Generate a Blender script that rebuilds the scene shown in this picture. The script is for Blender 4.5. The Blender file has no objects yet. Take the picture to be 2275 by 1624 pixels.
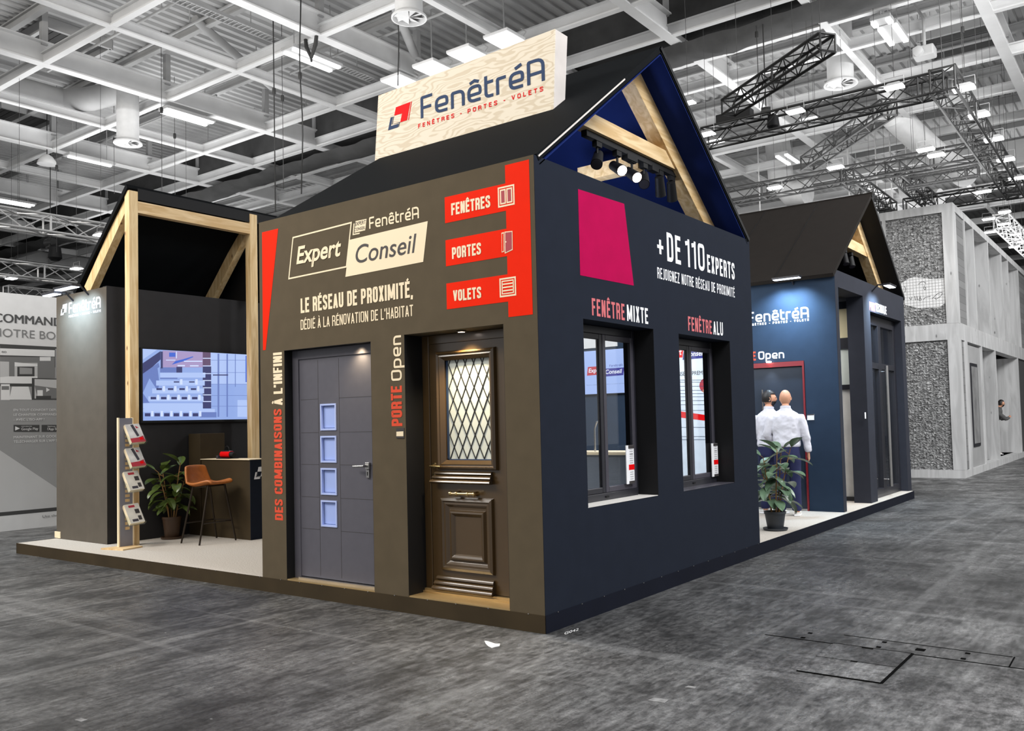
import bpy, bmesh, math, random
from mathutils import Vector, Matrix, Euler

# ------------------------------------------------------------------ camera, world, lights, exposure
scene = bpy.context.scene
COL = scene.collection
F_PX, CX, CY = 1930.24, 1164.76, 851.48
CAM = Vector((3.7184, -5.2377, 1.5545))
ROT = Matrix(((0.80437532, 0.59361698, -0.0244791),
              (0.04582317, -0.02090741, 0.99873075),
              (0.59235174, -0.80447608, -0.04401882)))          # rows: camera right, up, back
cam_data = bpy.data.cameras.new('camera')
cam_data.sensor_width = 36.0
cam_data.lens = F_PX / 2275 * 36.0
cam_data.shift_x = (1137.5 - CX) / 2275
cam_data.shift_y = (CY - 812.0) / 2275
cam_data.clip_end = 300
camera = bpy.data.objects.new('camera', cam_data)
COL.objects.link(camera)
camera.matrix_world = Matrix.Translation(CAM) @ ROT.transposed().to_4x4()
scene.camera = camera

scene.view_settings.view_transform = 'Standard'
scene.view_settings.look = 'None'
scene.view_settings.gamma = 1.0
scene.view_settings.use_curve_mapping = False
scene.view_settings.exposure = 0.0

world = bpy.data.worlds.new('hall_ambient')
scene.world = world
world.use_nodes = True
wbg = world.node_tree.nodes['Background']
wbg.inputs[0].default_value = (1.0, 1.0, 1.0, 1)
wbg.inputs[1].default_value = 0.55


def area_light(name, loc, target, size, energy, color=(1, 1, 1), size_y=None):
    d = bpy.data.lights.new(name, 'AREA')
    d.shape = 'RECTANGLE'
    d.size = size
    d.size_y = size_y or size
    d.energy = energy
    d.color = color
    o = bpy.data.objects.new(name, d)
    COL.objects.link(o)
    o.location = loc
    o.rotation_euler = (Vector(target) - Vector(loc)).to_track_quat('-Z', 'Y').to_euler()
    return o


def spot_light(name, loc, target, energy, angle=70, color=(1, 1, 1), blend=0.6, radius=0.04):
    d = bpy.data.lights.new(name, 'SPOT')
    d.energy = energy
    d.color = color
    d.spot_size = math.radians(angle)
    d.spot_blend = blend
    d.shadow_soft_size = radius
    o = bpy.data.objects.new(name, d)
    COL.objects.link(o)
    o.location = loc
    o.rotation_euler = (Vector(target) - Vector(loc)).to_track_quat('-Z', 'Y').to_euler()
    return o


# unseen area lamps added at mid-height, facing up to brighten the roof structure
for i, (x, y, e) in enumerate([(-8, 4.5, 240), (-16, 6, 370), (-2, 14, 320), (-9, 16, 240), (4, 9, 190), (-24, 12, 260), (-2, 26, 300), (-14, 24, 190)]):
    area_light('roof_fill', (x, y, 6.6), (x, y, 10), 6.0, e)
# area lamps added out of view to light the stand, floor and booth
area_light('aisle_fill', (-4.5, -7.5, 8.5), (-3.0, 0, 1.2), 5.0, 560, (1.0, 0.93, 0.82), 2.0)
area_light('aisle_fill', (8.5, 3.0, 8.5), (1.5, 4.0, 0.2), 6.0, 360, (0.95, 0.98, 1.0), 2.0)
area_light('aisle_fill', (6.2, -0.3, 8.9), (6.2, 0.2, 0.0), 5.0, 1150, (0.97, 0.98, 1.0), 3.0)
area_light('aisle_fill', (6.0, 10.0, 9.0), (-0.8, 17.5, 3.0), 5.0, 1700, (1, 1, 1), 3.0)
area_light('aisle_fill', (9.0, 22.0, 9.0), (-0.5, 24.0, 3.0), 6.0, 900, (1, 1, 1), 3.0)
area_light('aisle_fill', (-9.5, -5.5, 8.5), (-8.6, 1.0, 1.5), 5.0, 800, (1, 0.97, 0.93), 2.0)

# ------------------------------------------------------------------ helpers
UP = Vector((0, 0, 1))


def at(px, py, axis, value):
    """Point of the photograph (2275 x 1624 frame) measured on the plane axis = value."""
    d = ROT.transposed() @ Vector(((px - CX) / F_PX, -(py - CY) / F_PX, -1.0))
    t = (value - CAM[axis]) / d[axis]
    return CAM + d * t


WORLD_LOC = {}


def base_of(o):
    return WORLD_LOC.get(o.name, Vector((0, 0, 0))) if o is not None else Vector((0, 0, 0))


class MB:
    """Collects shapes; build() links them as one mesh object."""

    def __init__(s):
        s.v = []
        s.f = []
        s.m = []

    def add(s, vs, fs, mi=0):
        n = len(s.v)
        s.v += [Vector(p) for p in vs]
        for f in fs:
            s.f.append([i + n for i in f])
            s.m.append(mi)
        return s

    def box(s, a, b, mi=0):
        x0, y0, z0 = [min(p, q) for p, q in zip(a, b)]
        x1, y1, z1 = [max(p, q) for p, q in zip(a, b)]
        return s.add([(x0, y0, z0), (x1, y0, z0), (x1, y1, z0), (x0, y1, z0), (x0, y0, z1), (x1, y0, z1), (x1, y1, z1), (x0, y1, z1)],
                     [(0, 3, 2, 1), (4, 5, 6, 7), (0, 1, 5, 4), (1, 2, 6, 5), (2, 3, 7, 6), (3, 0, 4, 7)], mi)

    def bar(s, p, q, w, h, up=UP, mi=0):
        """Rectangular bar from p to q, w across, h along up."""
        p, q = Vector(p), Vector(q)
        d = (q - p).normalized()
        u = Vector(up)
        x = d.cross(u)
        if x.length < 1e-5:
            x = d.cross(Vector((1, 0, 0)))
        x.normalize()
        u = x.cross(d).normalized()
        vs = []
        for c in (p, q):
            for a, b in ((-1, -1), (1, -1), (1, 1), (-1, 1)):
                vs.append(c + x * a * w / 2 + u * b * h / 2)
        return s.add(vs, [(0, 1, 2, 3), (7, 6, 5, 4), (0, 4, 5, 1), (1, 5, 6, 2), (2, 6, 7, 3), (3, 7, 4, 0)], mi)

    def tube(s, pts, r, n=8, mi=0, caps=True):
        pts = [Vector(p) for p in pts]
        rs = r if isinstance(r, (list, tuple)) else [r] * len(pts)
        rings = []
        x = None
        for i, p in enumerate(pts):
            d = (pts[min(i + 1, len(pts) - 1)] - pts[max(i - 1, 0)]).normalized()
            if x is None:
                x = d.orthogonal().normalized()
            x = (x - d * x.dot(d)).normalized()
            y = d.cross(x)
            rings.append([p + (x * math.cos(2 * math.pi * k / n) + y * math.sin(2 * math.pi * k / n)) * rs[i] for k in range(n)])
        vs = [v for ring in rings for v in ring]
        fs = []
        for i in range(len(pts) - 1):
            for k in range(n):
                a, b = i * n + k, i * n + (k + 1) % n
                fs.append((a, b, b + n, a + n))
        if caps:
            fs.append(tuple(reversed(range(n))))
            fs.append(tuple(range((len(pts) - 1) * n, len(pts) * n)))
        return s.add(vs, fs, mi)

    def lathe(s, prof, c, n=24, mi=0, axis=UP, caps=True):
        """prof: (radius, height) pairs turned about axis through c."""
        c = Vector(c)
        z = Vector(axis).normalized()
        x = z.orthogonal().normalized()
        y = z.cross(x)
        vs = []
        for r, h in prof:
            for k in range(n):
                a = 2 * math.pi * k / n
                vs.append(c + z * h + (x * math.cos(a) + y * math.sin(a)) * r)
        fs = []
        for i in range(len(prof) - 1):
            for k in range(n):
                a, b = i * n + k, i * n + (k + 1) % n
                fs.append((a, b, b + n, a + n))
        if caps and prof[0][0] > 1e-4:
            fs.append(tuple(reversed(range(n))))
        if caps and prof[-1][0] > 1e-4:
            fs.append(tuple(range((len(prof) - 1) * n, len(prof) * n)))
        return s.add(vs, fs, mi)

    def loft(s, secs, n=28):
        """Closed stack of ellipses (x, y, z, rx, ry)."""
        vs, fs = [], []
        for x, y, z, rx, ry in secs:
            vs += [(x + rx * math.cos(2 * math.pi * k / n), y + ry * math.sin(2 * math.pi * k / n), z) for k in range(n)]
        for i in range(len(secs) - 1):
            for k in range(n):
                a, b = i * n + k, i * n + (k + 1) % n
                fs.append((a, b, b + n, a + n))
        fs.append(tuple(reversed(range(n))))
        fs.append(tuple(range((len(secs) - 1) * n, len(secs) * n)))
        return s.add(vs, fs)

    def prism(s, poly, off, mi=0):
        """poly: 3-D polygon, extruded by vector off."""
        poly = [Vector(p) for p in poly]
        off = Vector(off)
        n = len(poly)
        vs = poly + [p + off for p in poly]
        fs = [tuple(reversed(range(n))), tuple(range(n, 2 * n))]
        for i in range(n):
            j = (i + 1) % n
            fs.append((i, j, n + j, n + i))
        return s.add(vs, fs, mi)

    def build(s, name, mat, parent=None, smooth=False, fix=True, bevel=0):
        base = base_of(parent)
        me = bpy.data.meshes.new(name)
        me.from_pydata([tuple(v - base) for v in s.v], [], s.f)
        for m in (mat if isinstance(mat, (list, tuple)) else [mat]):
            me.materials.append(m)
        for p, mi in zip(me.polygons, s.m):
            p.material_index = mi
            p.use_smooth = bool(smooth)
        if fix:
            bm = bmesh.new()
            bm.from_mesh(me)
            bmesh.ops.recalc_face_normals(bm, faces=bm.faces)
            bm.to_mesh(me)
            bm.free()
        me.update()
        if smooth:
            try:
                me.set_sharp_from_angle(angle=math.radians(40))
            except Exception:
                pass
        o = bpy.data.objects.new(name, me)
        COL.objects.link(o)
        if bevel:
            b = o.modifiers.new('bevel', 'BEVEL')
            b.width = bevel
            b.segments = 2
            b.limit_method = 'ANGLE'
        if parent is not None:
            o.parent = parent
            WORLD_LOC[o.name] = base.copy()
        return o


def tag(o, label=None, cat=None, group=None, kind=None):
    if label:
        o['label'] = label
    if cat:
        o['category'] = cat
    if group:
        o['group'] = group
    if kind:
        o['kind'] = kind
    return o


def thing(name, label, cat, loc=(0, 0, 0), group=None):
    o = bpy.data.objects.new(name, None)
    COL.objects.link(o)
    o.empty_display_size = 0.1
    o.location = loc
    WORLD_LOC[o.name] = Vector(loc)
    return tag(o, label, cat, group, 'thing')


def dup(root, loc=None, rotz=None, label=None, group=None):
    def cp(o, parent):
        c = o.copy()
        COL.objects.link(c)
        if parent is not None:
            c.parent = parent
        for ch in list(o.children):
            cp(ch, c)
        return c
    r = cp(root, None)
    if loc is not None:
        r.location = loc
    if rotz is not None:
        r.rotation_euler[2] = rotz
    if label:
        r['label'] = label
    if group:
        r['group'] = group
    return r


# ------------------------------------------------------------------ materials
def nodes_of(name):
    m = bpy.data.materials.new(name)
    m.use_nodes = True
    nt = m.node_tree
    return m, nt, nt.nodes['Principled BSDF']


def lin(c):
    """sRGB 0-255 to linear."""
    out = []
    for v in c:
        v /= 255
        out.append(v / 12.92 if v <= 0.04045 else ((v + 0.055) / 1.055) ** 2.4)
    return tuple(out)


def paint(name, rgb, rough=0.6, metal=0.0, noise=0.06, scale=6.0, spec=0.5, bump=0.0):
    """Painted or coated surface with a faint procedural unevenness."""
    m, nt, b = nodes_of(name)
    c = lin(rgb)
    b.inputs['Roughness'].default_value = rough
    b.inputs['Metallic'].default_value = metal
    b.inputs['Specular IOR Level'].default_value = spec
    if noise:
        tc = nt.nodes.new('ShaderNodeTexCoord')
        n = nt.nodes.new('ShaderNodeTexNoise')
        n.inputs['Scale'].default_value = scale
        n.inputs['Detail'].default_value = 5
        r = nt.nodes.new('ShaderNodeValToRGB')
        r.color_ramp.elements[0].color = tuple(v * (1 - noise) for v in c) + (1,)
        r.color_ramp.elements[1].color = tuple(min(1, v * (1 + noise)) for v in c) + (1,)
        r.color_ramp.elements[0].position = 0.3
        r.color_ramp.elements[1].position = 0.7
        nt.links.new(tc.outputs['Object'], n.inputs['Vector'])
        nt.links.new(n.outputs['Fac'], r.inputs['Fac'])
        nt.links.new(r.outputs['Color'], b.inputs['Base Color'])
        if bump:
            bp = nt.nodes.new('ShaderNodeBump')
            bp.inputs['Strength'].default_value = bump
            bp.inputs['Distance'].default_value = 0.02
            nt.links.new(n.outputs['Fac'], bp.inputs['Height'])
            nt.links.new(bp.outputs['Normal'], b.inputs['Normal'])
    else:
        b.inputs['Base Color'].default_value = c + (1,)
    return m


def glow(name, rgb, strength):
    m, nt, b = nodes_of(name)
    b.inputs['Base Color'].default_value = (0.02, 0.02, 0.02, 1)
    b.inputs['Emission Color'].default_value = lin(rgb) + (1,)
    b.inputs['Emission Strength'].default_value = strength
    b.inputs['Roughness'].default_value = 0.3
    return m


def wood(name, light, dark, knot, axis='Z', scale=1.0, rings=14.0, dist=5.0, rough=0.55, knots=True, grain=0.5):
    """Sawn softwood: stretched grain bands and round dark knots."""
    m, nt, b = nodes_of(name)
    L = nt.links
    tc = nt.nodes.new('ShaderNodeTexCoord')
    mp = nt.nodes.new('ShaderNodeMapping')
    st = {'X': (0.12, 1, 1), 'Y': (1, 0.12, 1), 'Z': (1, 1, 0.12)}[axis]
    mp.inputs['Scale'].default_value = tuple(v * scale for v in st)
    L.new(tc.outputs['Object'], mp.inputs['Vector'])
    n = nt.nodes.new('ShaderNodeTexNoise')
    n.inputs['Scale'].default_value = rings
    n.inputs['Detail'].default_value = 4
    n.inputs['Distortion'].default_value = dist * 0.2
    L.new(mp.outputs['Vector'], n.inputs['Vector'])
    r = nt.nodes.new('ShaderNodeValToRGB')
    r.color_ramp.elements[0].position = 0.5 - 0.25 * grain
    r.color_ramp.elements[1].position = 0.5 + 0.25 * grain
    r.color_ramp.elements[0].color = lin(dark) + (1,)
    r.color_ramp.elements[1].color = lin(light) + (1,)
    L.new(n.outputs['Fac'], r.inputs['Fac'])
    out = r.outputs['Color']
    if knots:
        mk = nt.nodes.new('ShaderNodeMapping')
        sk = {'X': (2.2, 5, 5), 'Y': (5, 2.2, 5), 'Z': (5, 5, 2.2)}[axis]
        mk.inputs['Scale'].default_value = tuple(v * scale for v in sk)
        L.new(tc.outputs['Object'], mk.inputs['Vector'])
        v = nt.nodes.new('ShaderNodeTexVoronoi')
        v.inputs['Scale'].default_value = 1.0
        L.new(mk.outputs['Vector'], v.inputs['Vector'])
        kr = nt.nodes.new('ShaderNodeValToRGB')
        kr.color_ramp.elements[0].position = 0.03
        kr.color_ramp.elements[1].position = 0.09
        kr.color_ramp.elements[0].color = (1, 1, 1, 1)
        kr.color_ramp.elements[1].color = (0, 0, 0, 1)
        L.new(v.outputs['Distance'], kr.inputs['Fac'])
        mx = nt.nodes.new('ShaderNodeMixRGB')
        mx.inputs['Color2'].default_value = lin(knot) + (1,)
        L.new(kr.outputs['Color'], mx.inputs['Fac'])
        L.new(out, mx.inputs['Color1'])
        out = mx.outputs['Color']
    L.new(out, b.inputs['Base Color'])
    b.inputs['Roughness'].default_value = rough
    return m


def glass(name, tint=(1, 1, 1), rough=0.0, mix=0.12):
    """Thin window glass: mostly clear, mirror-like at a slant."""
    m = bpy.data.materials.new(name)
    m.use_nodes = True
    nt = m.node_tree
    nt.nodes.clear()
    out = nt.nodes.new('ShaderNodeOutputMaterial')
    t = nt.nodes.new('ShaderNodeBsdfTransparent')
    t.inputs[0].default_value = tint + (1,)
    g = nt.nodes.new('ShaderNodeBsdfGlossy')
    g.inputs['Roughness'].default_value = rough
    lw = nt.nodes.new('ShaderNodeLayerWeight')
    lw.inputs['Blend'].default_value = 0.5
    pw = nt.nodes.new('ShaderNodeMath')
    pw.operation = 'POWER'
    pw.inputs[1].default_value = 5
    nt.links.new(lw.outputs['Facing'], pw.inputs[0])
    fr = nt.nodes.new('ShaderNodeMath')
    fr.operation = 'MULTIPLY_ADD'
    fr.inputs[1].default_value = 0.9
    fr.inputs[2].default_value = 0.035
    nt.links.new(pw.outputs[0], fr.inputs[0])
    mx = nt.nodes.new('ShaderNodeMixShader')
    nt.links.new(fr.outputs[0], mx.inputs[0])
    nt.links.new(t.outputs[0], mx.inputs[1])
    nt.links.new(g.outputs[0], mx.inputs[2])
    nt.links.new(mx.outputs[0], out.inputs[0])
    return m


def plywood(name):
    """Flame-figured plywood face: contour bands of a stretched noise."""
    m, nt, b = nodes_of(name)
    L = nt.links
    tc = nt.nodes.new('ShaderNodeTexCoord')
    mp = nt.nodes.new('ShaderNodeMapping')
    mp.inputs['Scale'].default_value = (0.55, 1.0, 2.4)
    L.new(tc.outputs['Object'], mp.inputs['Vector'])
    n = nt.nodes.new('ShaderNodeTexNoise')
    n.inputs['Scale'].default_value = 1.9
    n.inputs['Detail'].default_value = 3.0
    n.inputs['Roughness'].default_value = 0.45
    L.new(mp.outputs['Vector'], n.inputs['Vector'])
    mu = nt.nodes.new('ShaderNodeMath')
    mu.operation = 'MULTIPLY'
    mu.inputs[1].default_value = 125
    L.new(n.outputs['Fac'], mu.inputs[0])
    si = nt.nodes.new('ShaderNodeMath')
    si.operation = 'SINE'
    L.new(mu.outputs[0], si.inputs[0])
    r = nt.nodes.new('ShaderNodeValToRGB')
    r.color_ramp.elements[0].position = 0.0
    r.color_ramp.elements[1].position = 0.75
    r.color_ramp.elements[0].color = lin((224, 213, 193)) + (1,)
    r.color_ramp.elements[1].color = lin((206, 191, 166)) + (1,)
    L.new(si.outputs[0], r.inputs['Fac'])
    L.new(r.outputs['Color'], b.inputs['Base Color'])
    b.inputs['Roughness'].default_value = 0.6
    return m


M = {}
M['warm_lit_paint'] = paint('warm_lit_wall_paint', (90, 80, 64), 0.8, spec=0.12)  # warm light on the anthracite front wall put into its colour
M['cool_lit_paint'] = paint('cool_lit_wall_paint', (29, 34, 45), 0.8, spec=0.12)  # same anthracite, with the cool light of the side put into the colour
M['store_paint'] = paint('warm_grey_wall_paint', (92, 86, 78), 0.8, spec=0.12)
M['screen_wall_paint'] = paint('charcoal_wall_paint', (46, 45, 46), 0.8, spec=0.2)
M['recess_paint'] = paint('slate_blue_wall_paint', (40, 54, 72), 0.75, spec=0.12)
M['gable_paint'] = paint('dark_grey_wall_paint', (50, 52, 60), 0.8, spec=0.12)
M['roof_black'] = paint('black_roof_cladding', (15, 17, 19), 0.7, spec=0.06)
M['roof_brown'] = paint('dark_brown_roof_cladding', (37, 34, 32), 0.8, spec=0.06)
M['navy'] = paint('navy_roof_lining', (26, 40, 92), 0.85, spec=0.04)
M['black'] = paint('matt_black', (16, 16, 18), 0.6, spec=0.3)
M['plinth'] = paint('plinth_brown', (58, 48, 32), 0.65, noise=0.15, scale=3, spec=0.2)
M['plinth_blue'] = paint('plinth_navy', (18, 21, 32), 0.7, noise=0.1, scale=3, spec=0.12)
M['carpet'] = paint('pale_grey_carpet', (188, 181, 172), 0.95, noise=0.12, scale=60, bump=0.3, spec=0.1)
M['pine'] = wood('pine_beam', (232, 204, 156), (208, 172, 118), (110, 70, 36), 'Z')
M['pine_x'] = wood('pine_beam_long', (230, 202, 156), (204, 168, 116), (110, 70, 36), 'Y')
M['ply'] = plywood('flame_plywood')
M['ply_edge'] = paint('pale_sign_edge', (214, 206, 200), 0.6)
M['cream'] = paint('cream_vinyl', (244, 226, 192), 0.6, noise=0)
M['white'] = paint('white_vinyl', (238, 238, 240), 0.6, noise=0)
M['red'] = paint('red_vinyl', (242, 40, 8), 0.7, noise=0.03, spec=0.08)
M['coral'] = paint('coral_vinyl', (222, 84, 60), 0.7, noise=0, spec=0.08)
M['dusty_red'] = paint('dusty_red_vinyl', (206, 104, 108), 0.6, noise=0)
M['magenta'] = paint('magenta_vinyl', (172, 6, 72), 0.75, noise=0.05, spec=0.06)
M['pure_red'] = paint('signal_red', (226, 8, 14), 0.6, noise=0, spec=0.1)
M['slate'] = paint('slate_blue_vinyl', (58, 74, 104), 0.7, noise=0, spec=0.1)
M['plum'] = paint('plum_vinyl', (172, 48, 62), 0.6, noise=0)
M['charcoal_ink'] = paint('charcoal_ink', (56, 52, 52), 0.6, noise=0)
M['blue_ink'] = paint('blue_ink', (40, 44, 130), 0.6, noise=0)
M['door_grey'] = paint('anthracite_door_skin', (86, 85, 94), 0.42, noise=0.04, scale=14)
M['door_bronze'] = paint('bronze_brown_door_skin', (76, 58, 34), 0.26, noise=0.04, spec=0.9)
M['frame_black'] = paint('black_aluminium', (34, 34, 40), 0.35, spec=0.5)
M['frame_grey'] = paint('grey_aluminium', (64, 62, 70), 0.35, spec=0.5)
M['steel'] = paint('brushed_steel', (190, 188, 186), 0.25, 1.0, 0.05)
M['brass'] = paint('pale_brass', (214, 186, 132), 0.25, 1.0, 0.05)
M['threshold'] = paint('threshold_metal', (196, 168, 120), 0.3, 0.6, 0.05)
M['frost'] = paint('frosted_glass_blue', (164, 184, 240), 0.25, noise=0.05, scale=3)
M['milk'] = paint('milky_glass', (200, 206, 200), 0.15, noise=0.03, scale=3)
M['lead'] = paint('lead_came', (30, 30, 32), 0.4)
M['glass'] = glass('window_glass', (0.93, 0.95, 0.97))
M['leather'] = paint('tan_leather', (176, 104, 46), 0.4, noise=0.1, scale=20, bump=0.1)
M['stool_leg'] = paint('dark_stool_metal', (54, 46, 38), 0.4, 0.6)
M['leaf'] = paint('rubber_plant_leaf', (88, 106, 50), 0.3, noise=0.45, scale=7, spec=0.6)
M['leaf_blue'] = paint('grey_green_leaf', (104, 130, 104), 0.28, noise=0.45, scale=7, spec=0.6)
M['stem'] = paint('plant_stem', (150, 112, 66), 0.7)
M['pot_black'] = paint('black_plastic_pot', (52, 56, 62), 0.5)
M['pot_brown'] = paint('brown_plastic_pot', (74, 54, 38), 0.5)
M['soil'] = paint('potting_soil', (54, 42, 32), 0.95, noise=0.4, scale=40, bump=0.5)
M['shirt'] = paint('white_cotton_shirt', (222, 222, 232), 0.85, noise=0.05, scale=9, bump=0.35)
M['trousers'] = paint('navy_trousers', (26, 32, 74), 0.85, noise=0.1)
M['skin'] = paint('skin', (206, 152, 122), 0.5, noise=0.06, scale=12)
M['hair'] = paint('black_hair', (26, 22, 22), 0.5, noise=0.2, scale=40)
M['sneaker'] = paint('off_white_sneaker', (224, 220, 214), 0.6)
M['hall_white'] = paint('white_roof_steel', (206, 206, 206), 0.6, noise=0.06, scale=2)
M['hall_grey'] = paint('grey_roof_steel', (160, 160, 160), 0.6, noise=0.08, scale=2)
M['hall_dark'] = paint('dark_roof_felt', (62, 62, 62), 0.85, noise=0.25, scale=2.5, bump=0.4)
M['deck'] = paint('ribbed_steel_deck', (168, 168, 168), 0.55, noise=0.12, scale=1.2)
M['duct'] = paint('painted_duct', (206, 206, 206), 0.5)
M['truss_black'] = paint('black_truss', (44, 44, 44), 0.5, 0.3)
M['truss_alu'] = paint('bright_aluminium_truss', (210, 210, 210), 0.35, 0.6)
M['cable'] = paint('black_cable', (30, 30, 30), 0.6)
M['lamp_on'] = glow('lamp_lens', (255, 255, 255), 9.0)
M['panel_on'] = glow('square_lamp_lens', (255, 255, 255), 6.0)
M['tube_on'] = glow('fluorescent_tube', (255, 255, 255), 3.5)
M['spot_on'] = glow('spot_lens', (255, 236, 224), 14.0)
M['grey_pine'] = wood('pale_grey_timber', (206, 206, 206), (182, 182, 182), (110, 110, 110), 'Z', 0.7, 8.0)
M['grey_pine_dim'] = wood('darker_grey_timber', (186, 186, 186), (158, 158, 158), (110, 110, 110), 'Z', 0.7, 8.0)  # darker tone of the pale grey timber
M['brick_grey'] = None

# ------------------------------------------------------------------ flat graphics on walls
class Plane:
    """A wall face: u and v run along two world axes, off stands proud along the outward side."""

    def __init__(s, axis, value, uaxis, sign):
        s.axis, s.value, s.uaxis, s.sign = axis, value, uaxis, sign

    def p(s, u, v, off=0.0015):
        q = [0.0, 0.0, 0.0]
        q[s.axis] = s.value + s.sign * off
        q[s.uaxis] = u
        q[2] = v
        return Vector(q)

    def px(s, a, b):
        q = at(a, b, s.axis, s.value)
        return (q[s.uaxis], q[2])


def zoom(ox, oy, k):
    return lambda a, b: (ox + a / k, oy + b / k)


def flat(plane, polys, name, mat, parent, off=0.0015):
    """polys: list of (points, material index) in plane units."""
    mb = MB()
    for i_, item in enumerate(polys):
        pts, mi = item if isinstance(item, tuple) and isinstance(item[1], int) else (item, 0)
        o_ = off + (i_ % 60) * 4e-5            # strokes that cross never share one exact plane
        mb.add([plane.p(u, v, o_) for u, v in pts], [list(range(len(pts)))], mi)
    return mb.build(name, mat, parent, fix=False)


def pixpoly(plane, fn, pts):
    return [plane.px(*fn(a, b)) for a, b in pts]


def rounded(pts, rad, seg=5):
    """Open polyline with its inner corners rounded."""
    out = [Vector((pts[0][0], pts[0][1]))]
    for i in range(1, len(pts) - 1):
        p0, p1, p2 = [Vector((q[0], q[1])) for q in pts[i - 1:i + 2]]
        r = pts[i][2] if len(pts[i]) > 2 else rad
        a, b = p0 - p1, p2 - p1
        r = min(r, a.length * 0.5, b.length * 0.5)
        if r < 1e-4:
            out.append(p1)
            continue
        s, e = p1 + a.normalized() * r, p1 + b.normalized() * r
        for k in range(seg + 1):
            t = k / seg
            out.append(s * (1 - t) ** 2 + p1 * 2 * t * (1 - t) + e * t * t)
    out.append(Vector((pts[-1][0], pts[-1][1])))
    return out


def stroke(line, t):
    """Quads of a mitred line of thickness t."""
    clean = [line[0]]
    for p in line[1:]:
        if (p - clean[-1]).length > 1e-5:
            clean.append(p)
    line = clean
    closed = len(line) > 3 and (line[0] - line[-1]).length < 1e-4
    if closed:
        line = line[:-1]
    n = len(line)
    L, R = [], []
    for i in range(n):
        d1 = (line[i] - line[i - 1]).normalized() if (i > 0 or closed) else None
        d2 = (line[(i + 1) % n] - line[i]).normalized() if (i < n - 1 or closed) else None
        d1 = d1 or d2
        d2 = d2 or d1
        n1, n2 = Vector((-d1.y, d1.x)), Vector((-d2.y, d2.x))
        m = n1 + n2
        m = n1 if m.length < 1e-4 else m.normalized()
        k = min(1 / max(m.dot(n1), 0.2), 2.2)
        L.append(line[i] + m * k * t / 2)
        R.append(line[i] - m * k * t / 2)
    return [[L[i], R[i], R[(i + 1) % n], L[(i + 1) % n]] for i in range(n if closed else n - 1)]


WIDE = {'M': 1.45, 'I': 0.36, '1': 0.62, "'": 0.3, ' ': 0.42, ',': 0.3, '-': 0.7, 'L': 0.86, 'E': 0.88, 'F': 0.86, 'T': 0.95, '+': 1.0,
        'J': 0.62}
ACC = {'É': ('E', 'a'), 'Ê': ('E', 'c'), 'À': ('A', 'g')}


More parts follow.
